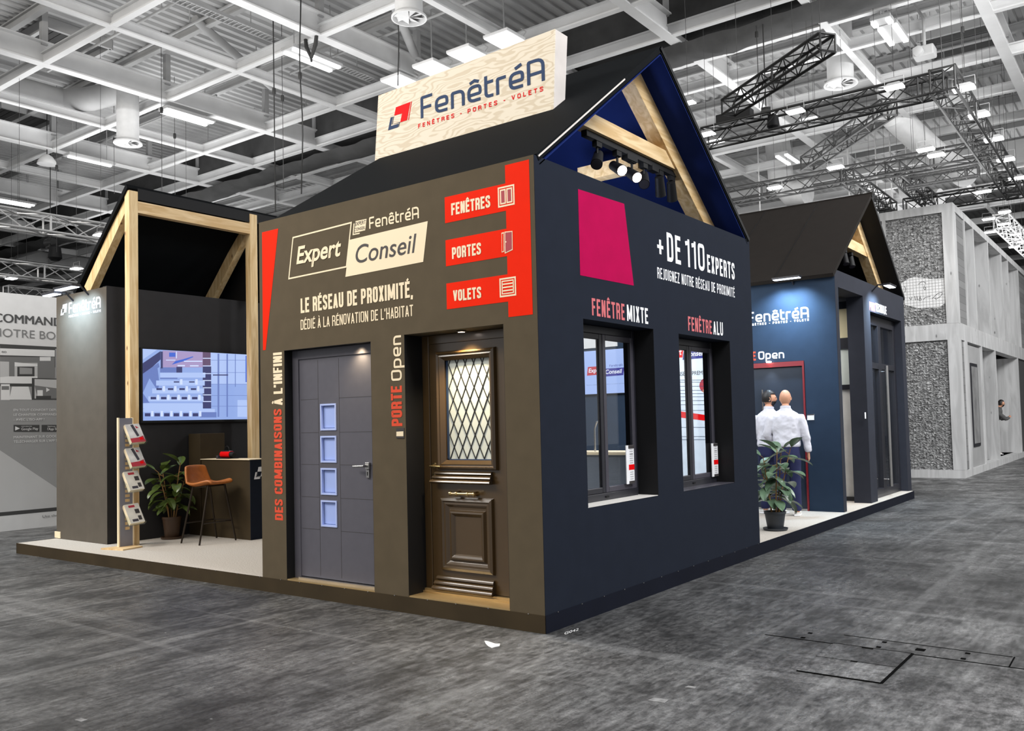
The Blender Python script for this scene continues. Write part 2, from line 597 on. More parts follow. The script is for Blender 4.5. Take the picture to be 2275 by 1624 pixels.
def caps_glyph(ch, w, t):
    """Strokes of a tall condensed capital, height 1, width w, stroke t."""
    l, r, b, T, m = t / 2, w - t / 2, t / 2, 1 - t / 2, w / 2
    R = min(w * 0.45, 0.22)
    P = lambda *pts: rounded([p if len(p) == 3 else (p[0], p[1], 0.0) for p in pts], 0)
    C = lambda x, y: (x, y, R)
    g = {
        'A': [P((l * .9, 0), (m, 1.0 - t * .3)), P((w - l * .9, 0), (m, 1.0 - t * .3)), P((w * .22, .27), (w * .78, .27))],
        'B': [P((l, 0), (l, 1)), P((l, T), C(r * .97, T), C(r * .97, .52), (l, .52)), P((l, .52), C(r, .52), C(r, b), (l, b))],
        'C': [P((r, .66), C(r, T), C(l, T), C(l, b), C(r, b), (r, .34))],
        'D': [P((l, 0), (l, 1)), P((l, T), C(r, T), C(r, b), (l, b))],
        'E': [P((w, T), (l, T), (l, b), (w, b)), P((l, .52), (w * .9, .52))],
        'F': [P((w, T), (l, T), (l, 0)), P((l, .5), (w * .88, .5))],
        'G': [P((r, .68), C(r, T), C(l, T), C(l, b), C(r, b), (r, .46), (m, .46))],
        'H': [P((l, 0), (l, 1)), P((r, 0), (r, 1)), P((l, .5), (r, .5))],
        'I': [P((m, 0), (m, 1))],
        'J': [P((r, 1), C(r, b), (0, b))],
        'L': [P((l, 1), (l, b), (w, b))],
        'M': [P((l, 0), (l, 1)), P((r, 0), (r, 1)), P((l * 1.2, 1), (m, .12)), P((w - l * 1.2, 1), (m, .12))],
        'N': [P((l, 0), (l, 1)), P((r, 0), (r, 1)), P((l * 1.1, 1), (w - l * 1.1, 0))],
        'O': [P((m, T), C(l, T), C(l, b), C(r, b), C(r, T), (m, T))],
        '0': [P((m, T), C(l, T), C(l, b), C(r, b), C(r, T), (m, T))],
        'P': [P((l, 0), (l, 1)), P((l, T), C(r, T), C(r, .44), (l, .44))],
        'Q': [P((m, T), C(l, T), C(l, b), C(r, b), C(r, T), (m, T)), P((m, .2), (w, -.05))],
        'R': [P((l, 0), (l, 1)), P((l, T), C(r, T), C(r, .48), (l, .48)), P((m, .48), C(r * .98, .44), (r, 0))],
        'S': [P((r, .70), C(r, T), C(l, T), C(l, .6), C(r, .42), C(r, b), C(l, b), (l, .30))],
        'T': [P((0, T), (w, T)), P((m, 0), (m, T))],
        'U': [P((l, 1), C(l, b), C(r, b), (r, 1))],
        'V': [P((l * .9, 1), (m, t * .3)), P((w - l * .9, 1), (m, t * .3))],
        'X': [P((l, 0), (w - l, 1)), P((l, 1), (w - l, 0))],
        'Y': [P((l, 1), (m, .45)), P((w - l, 1), (m, .45)), P((m, 0), (m, .5))],
        'Z': [P((0, T), (w - l * .8, T), (l * .8, b), (w, b))],
        '1': [P((0, .82), (w - t, .86)), P((w - l, 0), (w - l, 1))],
        '2': [P((l, .7), C(l, T), C(r, T), C(r, .55), (l, b), (w, b))],
        '4': [P((r * .8, 0), (r * .8, 1), (0, .3), (w, .3))],
        "'": [P((m, .98), (m * .7, .72))],
        ',': [P((m, .12), (m * .6, -.14))],
        '-': [P((w * .15, .45), (w * .85, .45))],
        '+': [P((0, .5), (w, .5)), P((m, .5 - w / 2), (m, .5 + w / 2))],
        '!': [P((m, .3), (m, 1)), P((m, 0), (m, .14))],
        ' ': [],
    }
    return g[ch]


def caps_text(s, aspect, t=0.17, gap=0.2):
    """Quads of a line of condensed capitals, cap height 1, total width = aspect."""
    units = sum(WIDE.get(ACC.get(c, (c,))[0], 1.0) for c in s) + gap * (len(s) - 1)
    k = aspect / units
    out, x = [], 0.0
    for c in s:
        base, acc = ACC.get(c, (c, None))
        w = WIDE.get(base, 1.0) * k
        for line in caps_glyph(base, w, min(t, w * 0.62) if base in "I1'," else min(t, w * 0.38)):
            for q in stroke(line, min(t, k * 0.41)):
                out.append([(p.x + x, p.y) for p in q])
        y0, y1 = 1.05, 1.17
        cx = x + w / 2
        ta = t * 0.75
        if acc == 'a':
            for q in stroke([Vector((cx - w * .12, y0)), Vector((cx + w * .22, y1))], ta):
                out.append([(p.x, p.y) for p in q])
        elif acc == 'g':
            for q in stroke([Vector((cx + w * .12, y0)), Vector((cx - w * .22, y1))], ta):
                out.append([(p.x, p.y) for p in q])
        elif acc == 'c':
            for q in stroke([Vector((cx - w * .3, y0)), Vector((cx, y1)), Vector((cx + w * .3, y0))], ta * .9):
                out.append([(p.x, p.y) for p in q])
        x += w + gap * k
    return out


def logo_text(s, t=0.135):
    """The rounded single-line letters of the shop logo and of the word Open; cap height 1."""
    X = 0.74
    out, x = [], 0.0
    h = t / 2
    adv = {'F': .60, 'e': .66, 'n': .66, 'ê': .66, 't': .40, 'r': .44, 'é': .66, 'A': .74, 'O': .74, 'p': .66}
    for c in s:
        w = adv[c]
        l, r, b, T = h, w - h, h, 1 - h
        xx = X - h
        P = lambda *pts: rounded([p if len(p) == 3 else (p[0], p[1], 0.0) for p in pts], 0)
        q = .24
        e = [P((w * .92, b), (l, b, q), (l, xx, q), (r, xx, q), (r, X * .45, .06), (l + h, X * .45))]
        g = {
            'F': [P((l, 0), (l, T, .05), (w, T)), P((l, .46), (w * .9, .46))],
            'e': e, 'é': e + [P((w * .42, X + .12), (w * .85, X + .24))],
            'ê': e + [P((w * .18, X + .10), (w * .5, X + .19), (w * .82, X + .10))],
            'n': [P((l, 0), (l, xx, .05), (r, xx, q), (r, 0))],
            't': [P((l, .96), (l, b, q), (w, b)), P((0, xx), (w, xx))],
            'r': [P((l, 0), (l, xx, .05), (w, xx))],
            'A': [P((l, 0), (l, T, .06), (r, T, .34), (r, 0)), P((l, .40), (r, .40))],
            'O': [P((w / 2, T), (l, T, .25), (l, b, .25), (r, b, .25), (r, T, .25), (w / 2, T))],
            'p': [P((l, -.28), (l, xx, .05), (r, xx, q), (r, b, q), (l, b))],
        }[c]
        for line in g:
            for quad in stroke(line, t):
                out.append([(p.x + x, p.y) for p in quad])
        x += w + 0.13
    return out, x - 0.13


def font_text(s, shear=0.0, bold=0.0):
    """Faces of a line in Blender's own sans, scaled to cap height 1."""
    c = bpy.data.curves.new('type', 'FONT')
    c.body = s
    c.shear = shear
    c.offset = bold
    c.resolution_u = 6
    o = bpy.data.objects.new('type', c)
    COL.objects.link(o)
    bpy.context.view_layer.update()
    me = bpy.data.meshes.new_from_object(o.evaluated_get(bpy.context.evaluated_depsgraph_get()))
    k = 1 / 0.729
    polys = [[(me.vertices[i].co.x * k, me.vertices[i].co.y * k) for i in p.vertices] for p in me.polygons]
    bpy.data.objects.remove(o)
    bpy.data.curves.remove(c)
    bpy.data.meshes.remove(me)
    return polys


def extent(polys):
    xs = [p[0] for q in polys for p in q]
    return min(xs), max(xs)


def put(polys, u0, v0, u1, v1, x0=None, x1=None, turn=False):
    """Scale text (baseline 0, cap height 1) onto the rectangle u0..u1, v0..v1; turn = reads upwards."""
    if x0 is None:
        x0, x1 = extent(polys)
    out = []
    for q in polys:
        row = []
        for x, y in q:
            s = (x - x0) / (x1 - x0)
            if turn:
                row.append((u1 - y * (u1 - u0), v0 + s * (v1 - v0)))
            else:
                row.append((u0 + s * (u1 - u0), v0 + y * (v1 - v0)))
        out.append(row)
    return out


def rect_from(plane, fn, bl, br, tl, tr):
    a, b, c, d = [plane.px(*fn(*p)) for p in (bl, br, tl, tr)]
    return ((a[0] + c[0]) / 2, (a[1] + b[1]) / 2, (b[0] + d[0]) / 2, (c[1] + d[1]) / 2)


def caps_on(plane, fn, s, bl, br, tl, tr, name, mat, parent, t=0.17, turn=False, off=0.0015, gap=0.2):
    u0, v0, u1, v1 = rect_from(plane, fn, bl, br, tl, tr)
    aspect = (v1 - v0) / (u1 - u0) if turn else (u1 - u0) / (v1 - v0)
    return flat(plane, put(caps_text(s, abs(aspect), t, gap), u0, v0, u1, v1, turn=turn), name, mat, parent, off)


FRONT = Plane(1, 0.0, 0, -1)
SIDE = Plane(0, 0.0, 1, 1)

# emblem of the logo (red corner above, slate corner below), measured on the sign board
SIGN = Plane(1, 1.05, 0, -1)
z5 = zoom(780, 40, 4.375)
EMBLEM_RED = [[(437, 868), (578, 815), (545, 993), (478, 1015), (496, 928), (420, 950)], [(584, 813), (592, 810), (562, 990), (555, 993)]]
EMBLEM_SLATE = [[(385, 968), (408, 960), (388, 1050), (360, 1093)], [(388, 1050), (464, 1026), (457, 1062), (360, 1093)],
                [(413, 958), (419, 956), (403, 1034), (397, 1036)], [(397, 1036), (403, 1034), (478, 1010), (477, 1016)],
                [(469, 1018), (474, 1016), (466, 1058), (461, 1060)]]


def emblem(u0, v0, u1, v1):
    """Emblem scaled into a rectangle; returns red and slate polygons."""
    red = [pixpoly(SIGN, z5, q) for q in EMBLEM_RED]
    sl = [pixpoly(SIGN, z5, q) for q in EMBLEM_SLATE]
    us = [p[0] for q in red + sl for p in q]
    vs = [p[1] for q in red + sl for p in q]
    a, b, c, d = min(us), max(us), min(vs), max(vs)
    f = lambda q: [(u0 + (p[0] - a) / (b - a) * (u1 - u0), v0 + (p[1] - c) / (d - c) * (v1 - v0)) for p in q]
    return [f(q) for q in red], [f(q) for q in sl]


# ------------------------------------------------------------------ hall: floor, roof deck, roof steel
def floor_material():
    m, nt, b = nodes_of('worn_hall_asphalt')
    L = nt.links
    N = nt.nodes.new
    tc = N('ShaderNodeTexCoord')

    def noise(scale, vec_scale=(1, 1, 1), detail=6, rough=0.6, rot=0.0):
        mp = N('ShaderNodeMapping')
        mp.inputs['Scale'].default_value = vec_scale
        mp.inputs['Rotation'].default_value = (0, 0, rot)
        L.new(tc.outputs['Object'], mp.inputs['Vector'])
        n = N('ShaderNodeTexNoise')
        n.inputs['Scale'].default_value = scale
        n.inputs['Detail'].default_value = detail
        n.inputs['Roughness'].default_value = rough
        L.new(mp.outputs['Vector'], n.inputs['Vector'])
        return n.outputs['Fac']

    def ramp(fac, stops):
        r = N('ShaderNodeValToRGB')
        while len(r.color_ramp.elements) < len(stops):
            r.color_ramp.elements.new(0.5)
        for e, (p, v) in zip(r.color_ramp.elements, stops):
            e.position = p
            e.color = (v, v, v, 1)
        L.new(fac, r.inputs['Fac'])
        return r.outputs['Color']

    def mix(kind, f, a, c):
        x = N('ShaderNodeMixRGB')
        x.blend_type = kind
        if isinstance(f, float):
            x.inputs['Fac'].default_value = f
        else:
            L.new(f, x.inputs['Fac'])
        for s, v in (('Color1', a), ('Color2', c)):
            if isinstance(v, (int, float)):
                x.inputs[s].default_value = (v, v, v, 1)
            else:
                L.new(v, x.inputs[s])
        return x.outputs['Color']

    big = noise(0.45, detail=7, rough=0.62)
    blot = noise(2.6, (1.0, 0.6, 1), 9, 0.74)
    grain_y = noise(9.0, (2.2, 0.35, 1), 7, 0.75)          # scuffing along the aisle
    grain_x = noise(7.0, (0.4, 2.4, 1), 6, 0.75)           # scuffing along the stand front
    track_y = noise(1.6, (2.6, 0.05, 1), 3, 0.5)
    track_x = noise(1.5, (0.05, 2.6, 1), 3, 0.5)
    grit = noise(16.0, (1.3, 0.8, 1), 10, 0.82)
    fine = noise(70, (1, 1, 1), 8, 0.8)
    c = ramp(big, [(0.36, 0.034), (0.64, 0.118)])
    c = mix('MULTIPLY', 1.0, c, ramp(blot, [(0.42, 0.50), (0.50, 1.0), (0.58, 1.40)]))
    c = mix('MULTIPLY', 1.0, c, ramp(grain_y, [(0.36, 0.60), (0.50, 1.0), (0.64, 1.35)]))
    c = mix('MULTIPLY', 1.0, c, ramp(grain_x, [(0.34, 0.86), (0.50, 1.0), (0.68, 1.15)]))
    c = mix('MULTIPLY', 1.0, c, ramp(fine, [(0.30, 0.68), (0.70, 1.32)]))
    c = mix('MULTIPLY', 1.0, c, ramp(grit, [(0.42, 0.60), (0.50, 1.0), (0.58, 1.30)]))
    c = mix('ADD', 0.5, c, ramp(track_y, [(0.57, 0.0), (0.66, 0.09)]))
    c = mix('ADD', 0.5, c, ramp(track_x, [(0.58, 0.0), (0.66, 0.08)]))
    # pale specks of old tape and paint
    v = N('ShaderNodeTexVoronoi')
    v.inputs['Scale'].default_value = 3.2
    mp = N('ShaderNodeMapping')
    mp.inputs['Scale'].default_value = (1.0, 1.6, 1)
    L.new(tc.outputs['Object'], mp.inputs['Vector'])
    L.new(mp.outputs['Vector'], v.inputs['Vector'])
    sp = ramp(v.outputs['Distance'], [(0.022, 1.0), (0.045, 0.0)])
    pick = ramp(noise(1.7, detail=2), [(0.48, 0.0), (0.56, 0.6)])
    spk = mix('MULTIPLY', 1.0, sp, pick)
    c = mix('MIX', spk, c, 0.42)
    L.new(c, b.inputs['Base Color'])
    ro = ramp(blot, [(0.38, 0.50), (0.52, 0.34), (0.62, 0.20)])
    L.new(ro, b.inputs['Roughness'])
    b.inputs['Specular IOR Level'].default_value = 0.5
    bp = N('ShaderNodeBump')
    bp.inputs['Strength'].default_value = 0.25
    bp.inputs['Distance'].default_value = 0.01
    L.new(fine, bp.inputs['Height'])
    L.new(bp.outputs['Normal'], b.inputs['Normal'])
    return m


M['floor'] = floor_material()
mb = MB()
mb.box((-60, -22, -0.2), (24, 75, 0))
floor = tag(mb.build('floor', M['floor']), kind='structure')

# ribbed deck: trapezoid ribs running away from the camera
mb = MB()
x, prof = -60.0, []
while x < 22:
    prof += [(x, 10.10), (x + 0.10, 10.10), (x + 0.13, 10.16), (x + 0.23, 10.16), (x + 0.26, 10.10)]
    x += 0.26
vs, fs = [], []
for (px_, pz_) in prof:
    vs += [(px_, 0.5, pz_), (px_, 74, pz_)]
for i in range(len(prof) - 1):
    fs.append((2 * i, 2 * i + 1, 2 * i + 3, 2 * i + 2))
mb.add(vs, fs)
ceiling = tag(mb.build('ceiling', M['deck'], fix=False), kind='structure')

mb = MB()
mb.box((-60, 62, 0), (24, 62.3, 10.2))
tag(mb.build('wall_back', M['hall_grey']), kind='structure')
mb = MB()
mb.box((-58, 0.5, 0), (-57.7, 74, 10.2))
tag(mb.build('wall_left', M['hall_grey']), kind='structure')


def i_beam(name, p, q, depth, width, mat, web=0.02, flange=0.03):
    """Steel I section; p, q run along the underside."""
    mb = MB()
    p, q = Vector(p), Vector(q)
    mb.bar(p + UP * flange / 2, q + UP * flange / 2, width, flange)
    mb.bar(p + UP * (depth - flange / 2), q + UP * (depth - flange / 2), width, flange)
    mb.bar(p + UP * depth / 2, q + UP * depth / 2, web, depth - 2 * flange)
    return tag(mb.build(name, mat), kind='structure')


ZB = 9.0
# plate girders and lighter ribs running away from the camera, cross beams between them
for x in [-46.1, -40.8, -35.5, -30.2, -24.9, -19.6, -14.23, -9.0, -3.8, 1.36, 6.6]:
    i_beam('ceiling_girder', (x, 1.0, ZB), (x, 62, ZB), 0.46, 0.22, M['hall_white'])
for x in [-32.9, -27.6, -22.2, -16.9, -11.6, -6.4, -1.2, 4.0]:
    i_beam('ceiling_rib', (x, 1.0, ZB), (x, 62, ZB), 0.22, 0.14, M['hall_white'])
YS = [0.35, 3.0, 5.7, 8.4, 10.0, 11.5, 12.95, 15.4, 17.8, 20.2, 22.7, 25.2, 27.7, 30.4, 33.4, 36.4, 40, 44, 48, 53, 58]
for y in YS:
    i_beam('ceiling_beam', (-57, y, ZB + 0.003), (21, y, ZB + 0.003), 0.24, 0.13, M['hall_white'])
for y in [2.9, 5.33, 7.6, 14.2, 16.6, 19.0, 21.5, 24, 26.5, 29, 32, 35, 38, 42, 46, 50]:
    i_beam('ceiling_purlin', (-57, y - 0.15, 9.86), (21, y - 0.15, 9.86), 0.20, 0.12, M['hall_grey'])
# short stubs between girders and deck
for x in [-30.2, -24.9, -19.6, -14.23, -9.0, -3.8, 1.36]:
    for y in YS[1:14]:
        mb = MB()
        mb.box((x - 0.06, y - 0.06, ZB + 0.4), (x + 0.06, y + 0.06, 10.1))
        tag(mb.build('ceiling_stub_post', M['hall_grey']), kind='structure')

# dark felt bulkhead crossing the hall between the two roof bays, with sagging felt below it
mb = MB()
mb.box((-57, 9.97, 9.245), (21, 11.35, 10.09))
tag(mb.build('ceiling_bulkhead', M['hall_dark']), kind='structure')
mb = MB()
random.seed(5)
n = 160
rows = []
for j in range(7):
    row = []
    for i in range(n + 1):
        x = -40 + 50 * i / n
        sag = 0.07 * math.sin(i * 0.23) + 0.05 * math.sin(i * 0.9 + 1.0) + random.uniform(-0.03, 0.03)
        t = j / 6
        row.append((x, 10.35 + 0.85 * t + 0.04 * math.sin(i * 0.9 + j), 8.98 - (0.17 + sag * 0.8) * math.sin(math.pi * t) ** 0.7 - 0.02 * math.sin(i * 2 + j * 2)))
    rows.append(row)
vs = [p for row in rows for p in row]
fs = [(j * (n + 1) + i, j * (n + 1) + i + 1, (j + 1) * (n + 1) + i + 1, (j + 1) * (n + 1) + i) for j in range(6) for i in range(n)]
mb.add(vs, fs)
tag(mb.build('sagging_roof_felt', M['hall_dark'], smooth=True, fix=False),
    'dark felt sheeting sagging in folds below the bulkhead that crosses the roof', 'roof felt', kind='thing')

# thin sprinkler pipes and cable tray close under the deck
for k, (x0, x1, y) in enumerate([(-16, -10.3, 3.9), (-15.5, -9.1, 6.7), (-13.5, -4.0, 4.6), (-22, -14.4, 7.1), (-12, -4, 7.4), (-19, -12, 9.0), (-5, 1.2, 12.2),
                                 (-5.5, 1.2, 14.4), (-5.5, 1.3, 16.7), (-6, 1.3, 19.2), (-6, 1.3, 22)]):
    mb = MB()
    mb.tube([(x0, y, 9.62), (x1, y, 9.62)], 0.028, 8)
    for q in range(3):
        xx = x0 + (x1 - x0) * (0.2 + 0.3 * q)
        mb.tube([(xx, y, 9.62), (xx, y, 10.1)], 0.012, 6)
    tag(mb.build('ceiling_pipe', M['hall_grey']), kind='structure')
mb = MB()
for s in (-0.12, 0.12):
    mb.bar((-10.45 + s, 1.2, 9.42), (-10.45 + s, 9.4, 9.42), 0.02, 0.07)
for k in range(82):
    y = 1.25 + k * 0.1
    mb.bar((-10.57, y, 9.40), (-10.33, y, 9.40), 0.02, 0.02)
for y in (2.5, 5.2, 8.0):
    mb.bar((-10.45, y, 9.42), (-10.45, y, 10.1), 0.015, 0.015, (1, 0, 0))
tag(mb.build('cable_tray', M['hall_grey']), 'grey ladder cable tray hung close under the ribbed roof deck', 'cable tray', kind='thing')

# ------------------------------------------------------------------ roof fittings
def skylight(x0, y0, x1, y1, label):
    t = thing('smoke_vent', label, 'skylight', ((x0 + x1) / 2, (y0 + y1) / 2, 9.9), 'dark louvred smoke vents in the roof')
    mb = MB()
    for a, b in (((x0, y0), (x1, y0)), ((x1, y0), (x1, y1)), ((x1, y1), (x0, y1)), ((x0, y1), (x0, y0))):
        mb.bar((a[0], a[1], 9.98), (b[0], b[1], 9.98), 0.08, 0.22)
    mb.build('frame', M['hall_grey'], t)
    mb = MB()
    k = 9
    for i in range(k):
        y = y0 + (y1 - y0) * (i + 0.5) / k
        mb.bar((x0, y, 10.02), (x1, y, 10.02), 0.1, 0.015, (0, 0.5, 1))
    mb.build('louvre', M['hall_dark'], t)
    MB().box((x0, y0, 10.06), (x1, y1, 10.08)).build('backing', M['black'], t)
    return t


skylight(-15.9, 3.15, -14.4, 4.5, 'dark louvred smoke vent above the frontmost plate girder')
skylight(-21.3, 4.5, -19.8, 5.9, 'dark louvred smoke vent beside the fat round air duct')
skylight(-0.4, 15.6, 1.2, 17.3, 'dark louvred smoke vent above the corner of the black truss')

# twin fluorescent battens
def batten(x, y, label, twin=True, ln=1.15):
    t = thing('batten_light', label, 'ceiling light', (x, y, 8.8), 'bright fluorescent battens under the roof beams')
    MB().box((x - 0.18, y - ln / 2 - 0.05, 8.835), (x + 0.18, y + ln / 2 + 0.05, 8.90)).build('housing', M['hall_grey'], t)
    for s in ((-0.13, 0.13) if twin else (0.0,)):
        MB().box((x + s - 0.045, y - ln / 2, 8.79), (x + s + 0.045, y + ln / 2, 8.835)).build('tube', M['tube_on'], t)
    for s in (-1, 1):
        MB().tube([(x, y + s * ln * 0.4, 8.9), (x, y + s * ln * 0.4, 10.12)], 0.01, 5).build('hanger', M['hall_grey'], t)
    return t


batten(-9.57, 6.0, 'twin fluorescent batten hung beside the black lifting sling')
batten(-14.28, 6.25, 'twin fluorescent batten below the crossing of the second plate girder')
batten(-19.2, 6.48, 'single bright batten beyond the disc-shaped air outlet', False)
batten(-25.13, 7.0, 'long batten at the edge of the picture, above the silver trusses', True, 1.3)
batten(-0.17, 12.3, 'pair of short bright battens close under the deck beside the small spotlights', True, 0.9)
batten(-4.6, 18.95, 'twin batten seen beyond the lower slanting black truss', True, 1.0)
t = batten(-0.2, 11.6, 'two small square lights in line with the short battens', True, 0.22)

# four big square lamps over the sign
for x, y, lab in ((-9.0, 7.85, 'square bright lamp farthest down the slope of the row over the wooden sign'),
                  (-8.0, 7.77, 'second square lamp in the row over the wooden sign, above the slate F'),
                  (-7.03, 7.72, 'third square lamp in the row over the wooden sign'),
                  (-6.05, 7.66, 'highest and largest square lamp in the row over the wooden sign')):
    t = thing('square_lamp', lab, 'ceiling light', (x, y, 8.8), 'square lamps in a row over the wooden sign')
    mb = MB()
    mb.box((x - 0.29, y - 0.29, 8.80), (x + 0.29, y + 0.29, 8.86))
    mb.box((x - 0.1, y - 0.1, 8.86), (x + 0.1, y + 0.1, 8.95))
    mb.build('housing', M['hall_white'], t, bevel=0.01)
    MB().box((x - 0.27, y - 0.27, 8.785), (x + 0.27, y + 0.27, 8.80)).build('diffuser', M['panel_on'], t)
    MB().tube([(x, y, 8.95), (x, y, 10.10)], 0.015, 6).build('hanger', M['hall_grey'], t)
    MB().tube([(x + 0.25, y + 0.25, 8.86), (x + 0.3, y + 0.3, 8.97), (x + 0.24, y + 0.2, 9.02)], 0.012, 5).build('safety_loop', M['hall_grey'], t)


# air ducts and swirl diffusers
def diffuser(x, y, z, top, r, label):
    t = thing('air_diffuser', label, 'air vent', (x, y, z), 'white swirl air diffusers under the roof')
    mb = MB()
    mb.lathe([(r * 0.78, 0.0), (r * 0.78, (top - z) * 0.45), (r * 0.8, (top - z) * 0.46), (r * 0.8, (top - z) * 0.5), (r * 0.78, (top - z) * 0.51), (r * 0.78, top - z)], (x, y, z), 28, caps=False)
    mb.build('duct', M['duct'], t, smooth=True)
    mb = MB()
    mb.lathe([(r, 0.0), (r, 0.03), (r * 0.8, 0.09), (r * 0.78, 0.09), (r * 0.93, 0.0), (r, 0.0)], (x, y, z - 0.03), 28, caps=False)
    mb.build('rim', M['duct'], t, smooth=True)
    mb = MB()
    for k in range(8):
        a0, a1 = 2 * math.pi * k / 8, 2 * math.pi * (k + 0.86) / 8
        c = Vector((x, y, z - 0.005))
        p0 = c + Vector((math.cos(a0), math.sin(a0), 0)) * r * 0.84
        p1 = c + Vector((math.cos(a1), math.sin(a1), 0)) * r * 0.84 + UP * 0.05
        mb.add([c, p0, p1], [(0, 1, 2)])
    mb.build('vane', M['duct'], t, fix=False)
    mb = MB()
    mb.lathe([(r * 0.77, 0), (0.0, 0.001)], (x, y, z + 0.07), 28, caps=False)
    mb.build('plenum', M['hall_grey'], t)
    return t


diffuser(-5.93, 4.94, 8.2, 10.1, 0.29, 'white swirl air diffuser hanging above the row of square lamps')
diffuser(-15.25, 5.34, 8.2, 9.7, 0.31, 'white swirl air diffuser at the end of the fat round duct')
diffuser(-1.58, 13.7, 8.65, 10.1, 0.35, 'tall white swirl air diffuser between the two slanting black trusses')
MB_ = MB()
MB_.tube([(-17.35, -1.5, 9.54), (-17.3, 4.9, 9.54)], 0.28, 24)
MB_.tube([(-17.3, 4.9, 9.54), (-16.7, 5.2, 9.54), (-16.1, 5.34, 9.54), (-15.25, 5.34, 9.54)], [0.28, 0.28, 0.27, 0.27], 24)
tag(MB_.build('round_air_duct', M['hall_grey'], smooth=True), 'fat round grey air duct leading to a disc-shaped outlet', 'air duct', kind='thing')
mb = MB()
mb.tube([(-0.6, 22.2, 8.3), (-1.0, 19.6, 8.5), (-1.5, 18.2, 9.1), (-1.6, 18.0, 10)], 0.34, 20)
tag(mb.build('bent_air_duct', M['duct'], smooth=True), 'pale bent air duct behind the rectangle of black trusses', 'air duct', kind='thing')
mb = MB()
mb.tube([(-3.3, 12.1, 9.5), (-4.1, 12.7, 9.6)], 0.14, 16)
tag(mb.build('short_air_duct', M['hall_grey'], smooth=True), 'short grey duct stub under the deck above the black rooftop', 'air duct', kind='thing')
# round cone lamps and duct elbows far off
for x, y, lab in ((-4.6, 20.6, 'pale round duct elbow far off behind the lower black truss'), (-1.7, 24.5, 'pale round duct elbow far off above the second roof ridge')):
    mb = MB()
    mb.tube([(x, y, 8.2), (x - 0.5, y + 0.1, 8.25), (x - 0.9, y + 0.3, 8.7), (x - 1.0, y + 0.4, 10)], 0.38, 18)
    tag(mb.build('duct_elbow', M['duct'], smooth=True), lab, 'air duct', 'far duct elbows', 'thing')
for x, y, lab in ((-19.6, 5.55, 'small bell-shaped lamp below the disc-shaped air outlet'), (-24.3, 5.1, 'small bell-shaped lamp at the edge of the picture')):
    t = thing('bell_lamp', lab, 'lamp', (x, y, 8.6), 'bell-shaped lamps far off')
    mb = MB()
    mb.lathe([(0.24, 0), (0.22, 0.08), (0.14, 0.2), (0.05, 0.26)], (x, y, 8.6), 16)
    mb.build('shade', M['duct'], t, smooth=True)
    MB().tube([(x, y, 8.85), (x, y, 10)], 0.012, 5).build('cord', M['cable'], t)

# round diagonal brace tubes between deck and girder
for p, q, lab in (((-11.9, 4.9, 9.95), (-12.4, 7.2, 9.35), 'slanting round brace tube above the second plate girder'),
                  ((-6.7, 4.6, 9.95), (-8.6, 7.9, 9.3), 'slanting round brace tube beside the white swirl diffuser')):
    mb = MB()
    mb.tube([p, q], 0.09, 14)
    tag(mb.build('brace_tube', M['hall_grey'], smooth=True), lab, 'brace', kind='thing')


def truss(p, q, w, mat, label, group, chord=0.025, bay=None, lattice_r=0.011, name='lighting_truss'):
    """Square box truss: four chords and zigzag lattice on four sides; p, q = ends of the axis."""
    p, q = Vector(p), Vector(q)
    d = (q - p).normalized()
    x = d.cross(UP).normalized()
    y = x.cross(d)
    t = thing(name, label, 'truss', (p + q) / 2, group)
    corners = [(-1, -1), (1, -1), (1, 1), (-1, 1)]
    off = [x * a * w / 2 + y * b * w / 2 for a, b in corners]
    for o in off:
        MB().tube([p + o, q + o], chord, 7).build('chord', mat, t, smooth=True)
    mb = MB()
    n = max(2, int((q - p).length / (bay or w * 1.1)))
    L = (q - p).length
    for k in range(n):
        a, b = p + d * L * k / n, p + d * L * (k + 1) / n
        for i in range(4):
            o1, o2 = off[i], off[(i + 1) % 4]
            if (k + i) % 2:
                o1, o2 = o2, o1
            mb.tube([a + o1, b + o2], lattice_r, 5, caps=False)
        if k % 5 == 0:
            for i in range(4):
                mb.tube([a + off[i], a + off[(i + 1) % 4]], lattice_r * 1.6, 5, caps=False)
    for i in range(4):
        mb.tube([q + off[i], q + off[(i + 1) % 4]], lattice_r * 1.6, 5, caps=False)
    mb.build('lattice', mat, t)
    for k in (0.12, 0.5, 0.88):
        c = p + d * L * k + y * w / 2
        MB().tube([c, (c.x, c.y, 10.1)], 0.004, 5).build('suspension_wire', M['hall_dark'], t)
    return t


G = 'black lighting trusses over the far stands'
truss((-3.3, 10.45, 7), (1.02, 10.45, 7), 0.34, M['truss_black'], 'black lighting truss crossing behind the peak of the front roof, carrying a motor', G)
truss((-7.6, 15.05, 7), (1.02, 15.05, 7), 0.34, M['truss_black'], 'black lighting truss crossing lower down, just above the second roof', G)
truss((-1.6, 19.2, 7), (1.02, 19.2, 7), 0.34, M['truss_black'], 'far black lighting truss just over the timber booth', G)
truss((1.02, 10.2, 7), (0.95, 19.4, 7), 0.38, M['truss_black'], 'long black lighting truss running away along the aisle beside a row of floodlights', G)
truss((-0.95, 15.2, 7), (-0.95, 19.2, 7), 0.3, M['truss_black'], 'black truss running back from the lower crossing truss, the one nearer the aisle', G)
truss((-1.95, 15.2, 7), (-1.95, 19.2, 7), 0.3, M['truss_black'], 'black truss running back from the lower crossing truss, the one nearer the second roof', G)
truss((-2.25, 9.15, 7.0), (-0.02, 7.55, 7.0), 0.26, M['truss_black'], 'upper slanting black truss hung free beside the front roof peak', G)
truss((-2.3, 13.5, 7.0), (0.0, 11.0, 7.0), 0.28, M['truss_black'], 'lower slanting black truss between two crossing trusses', G)
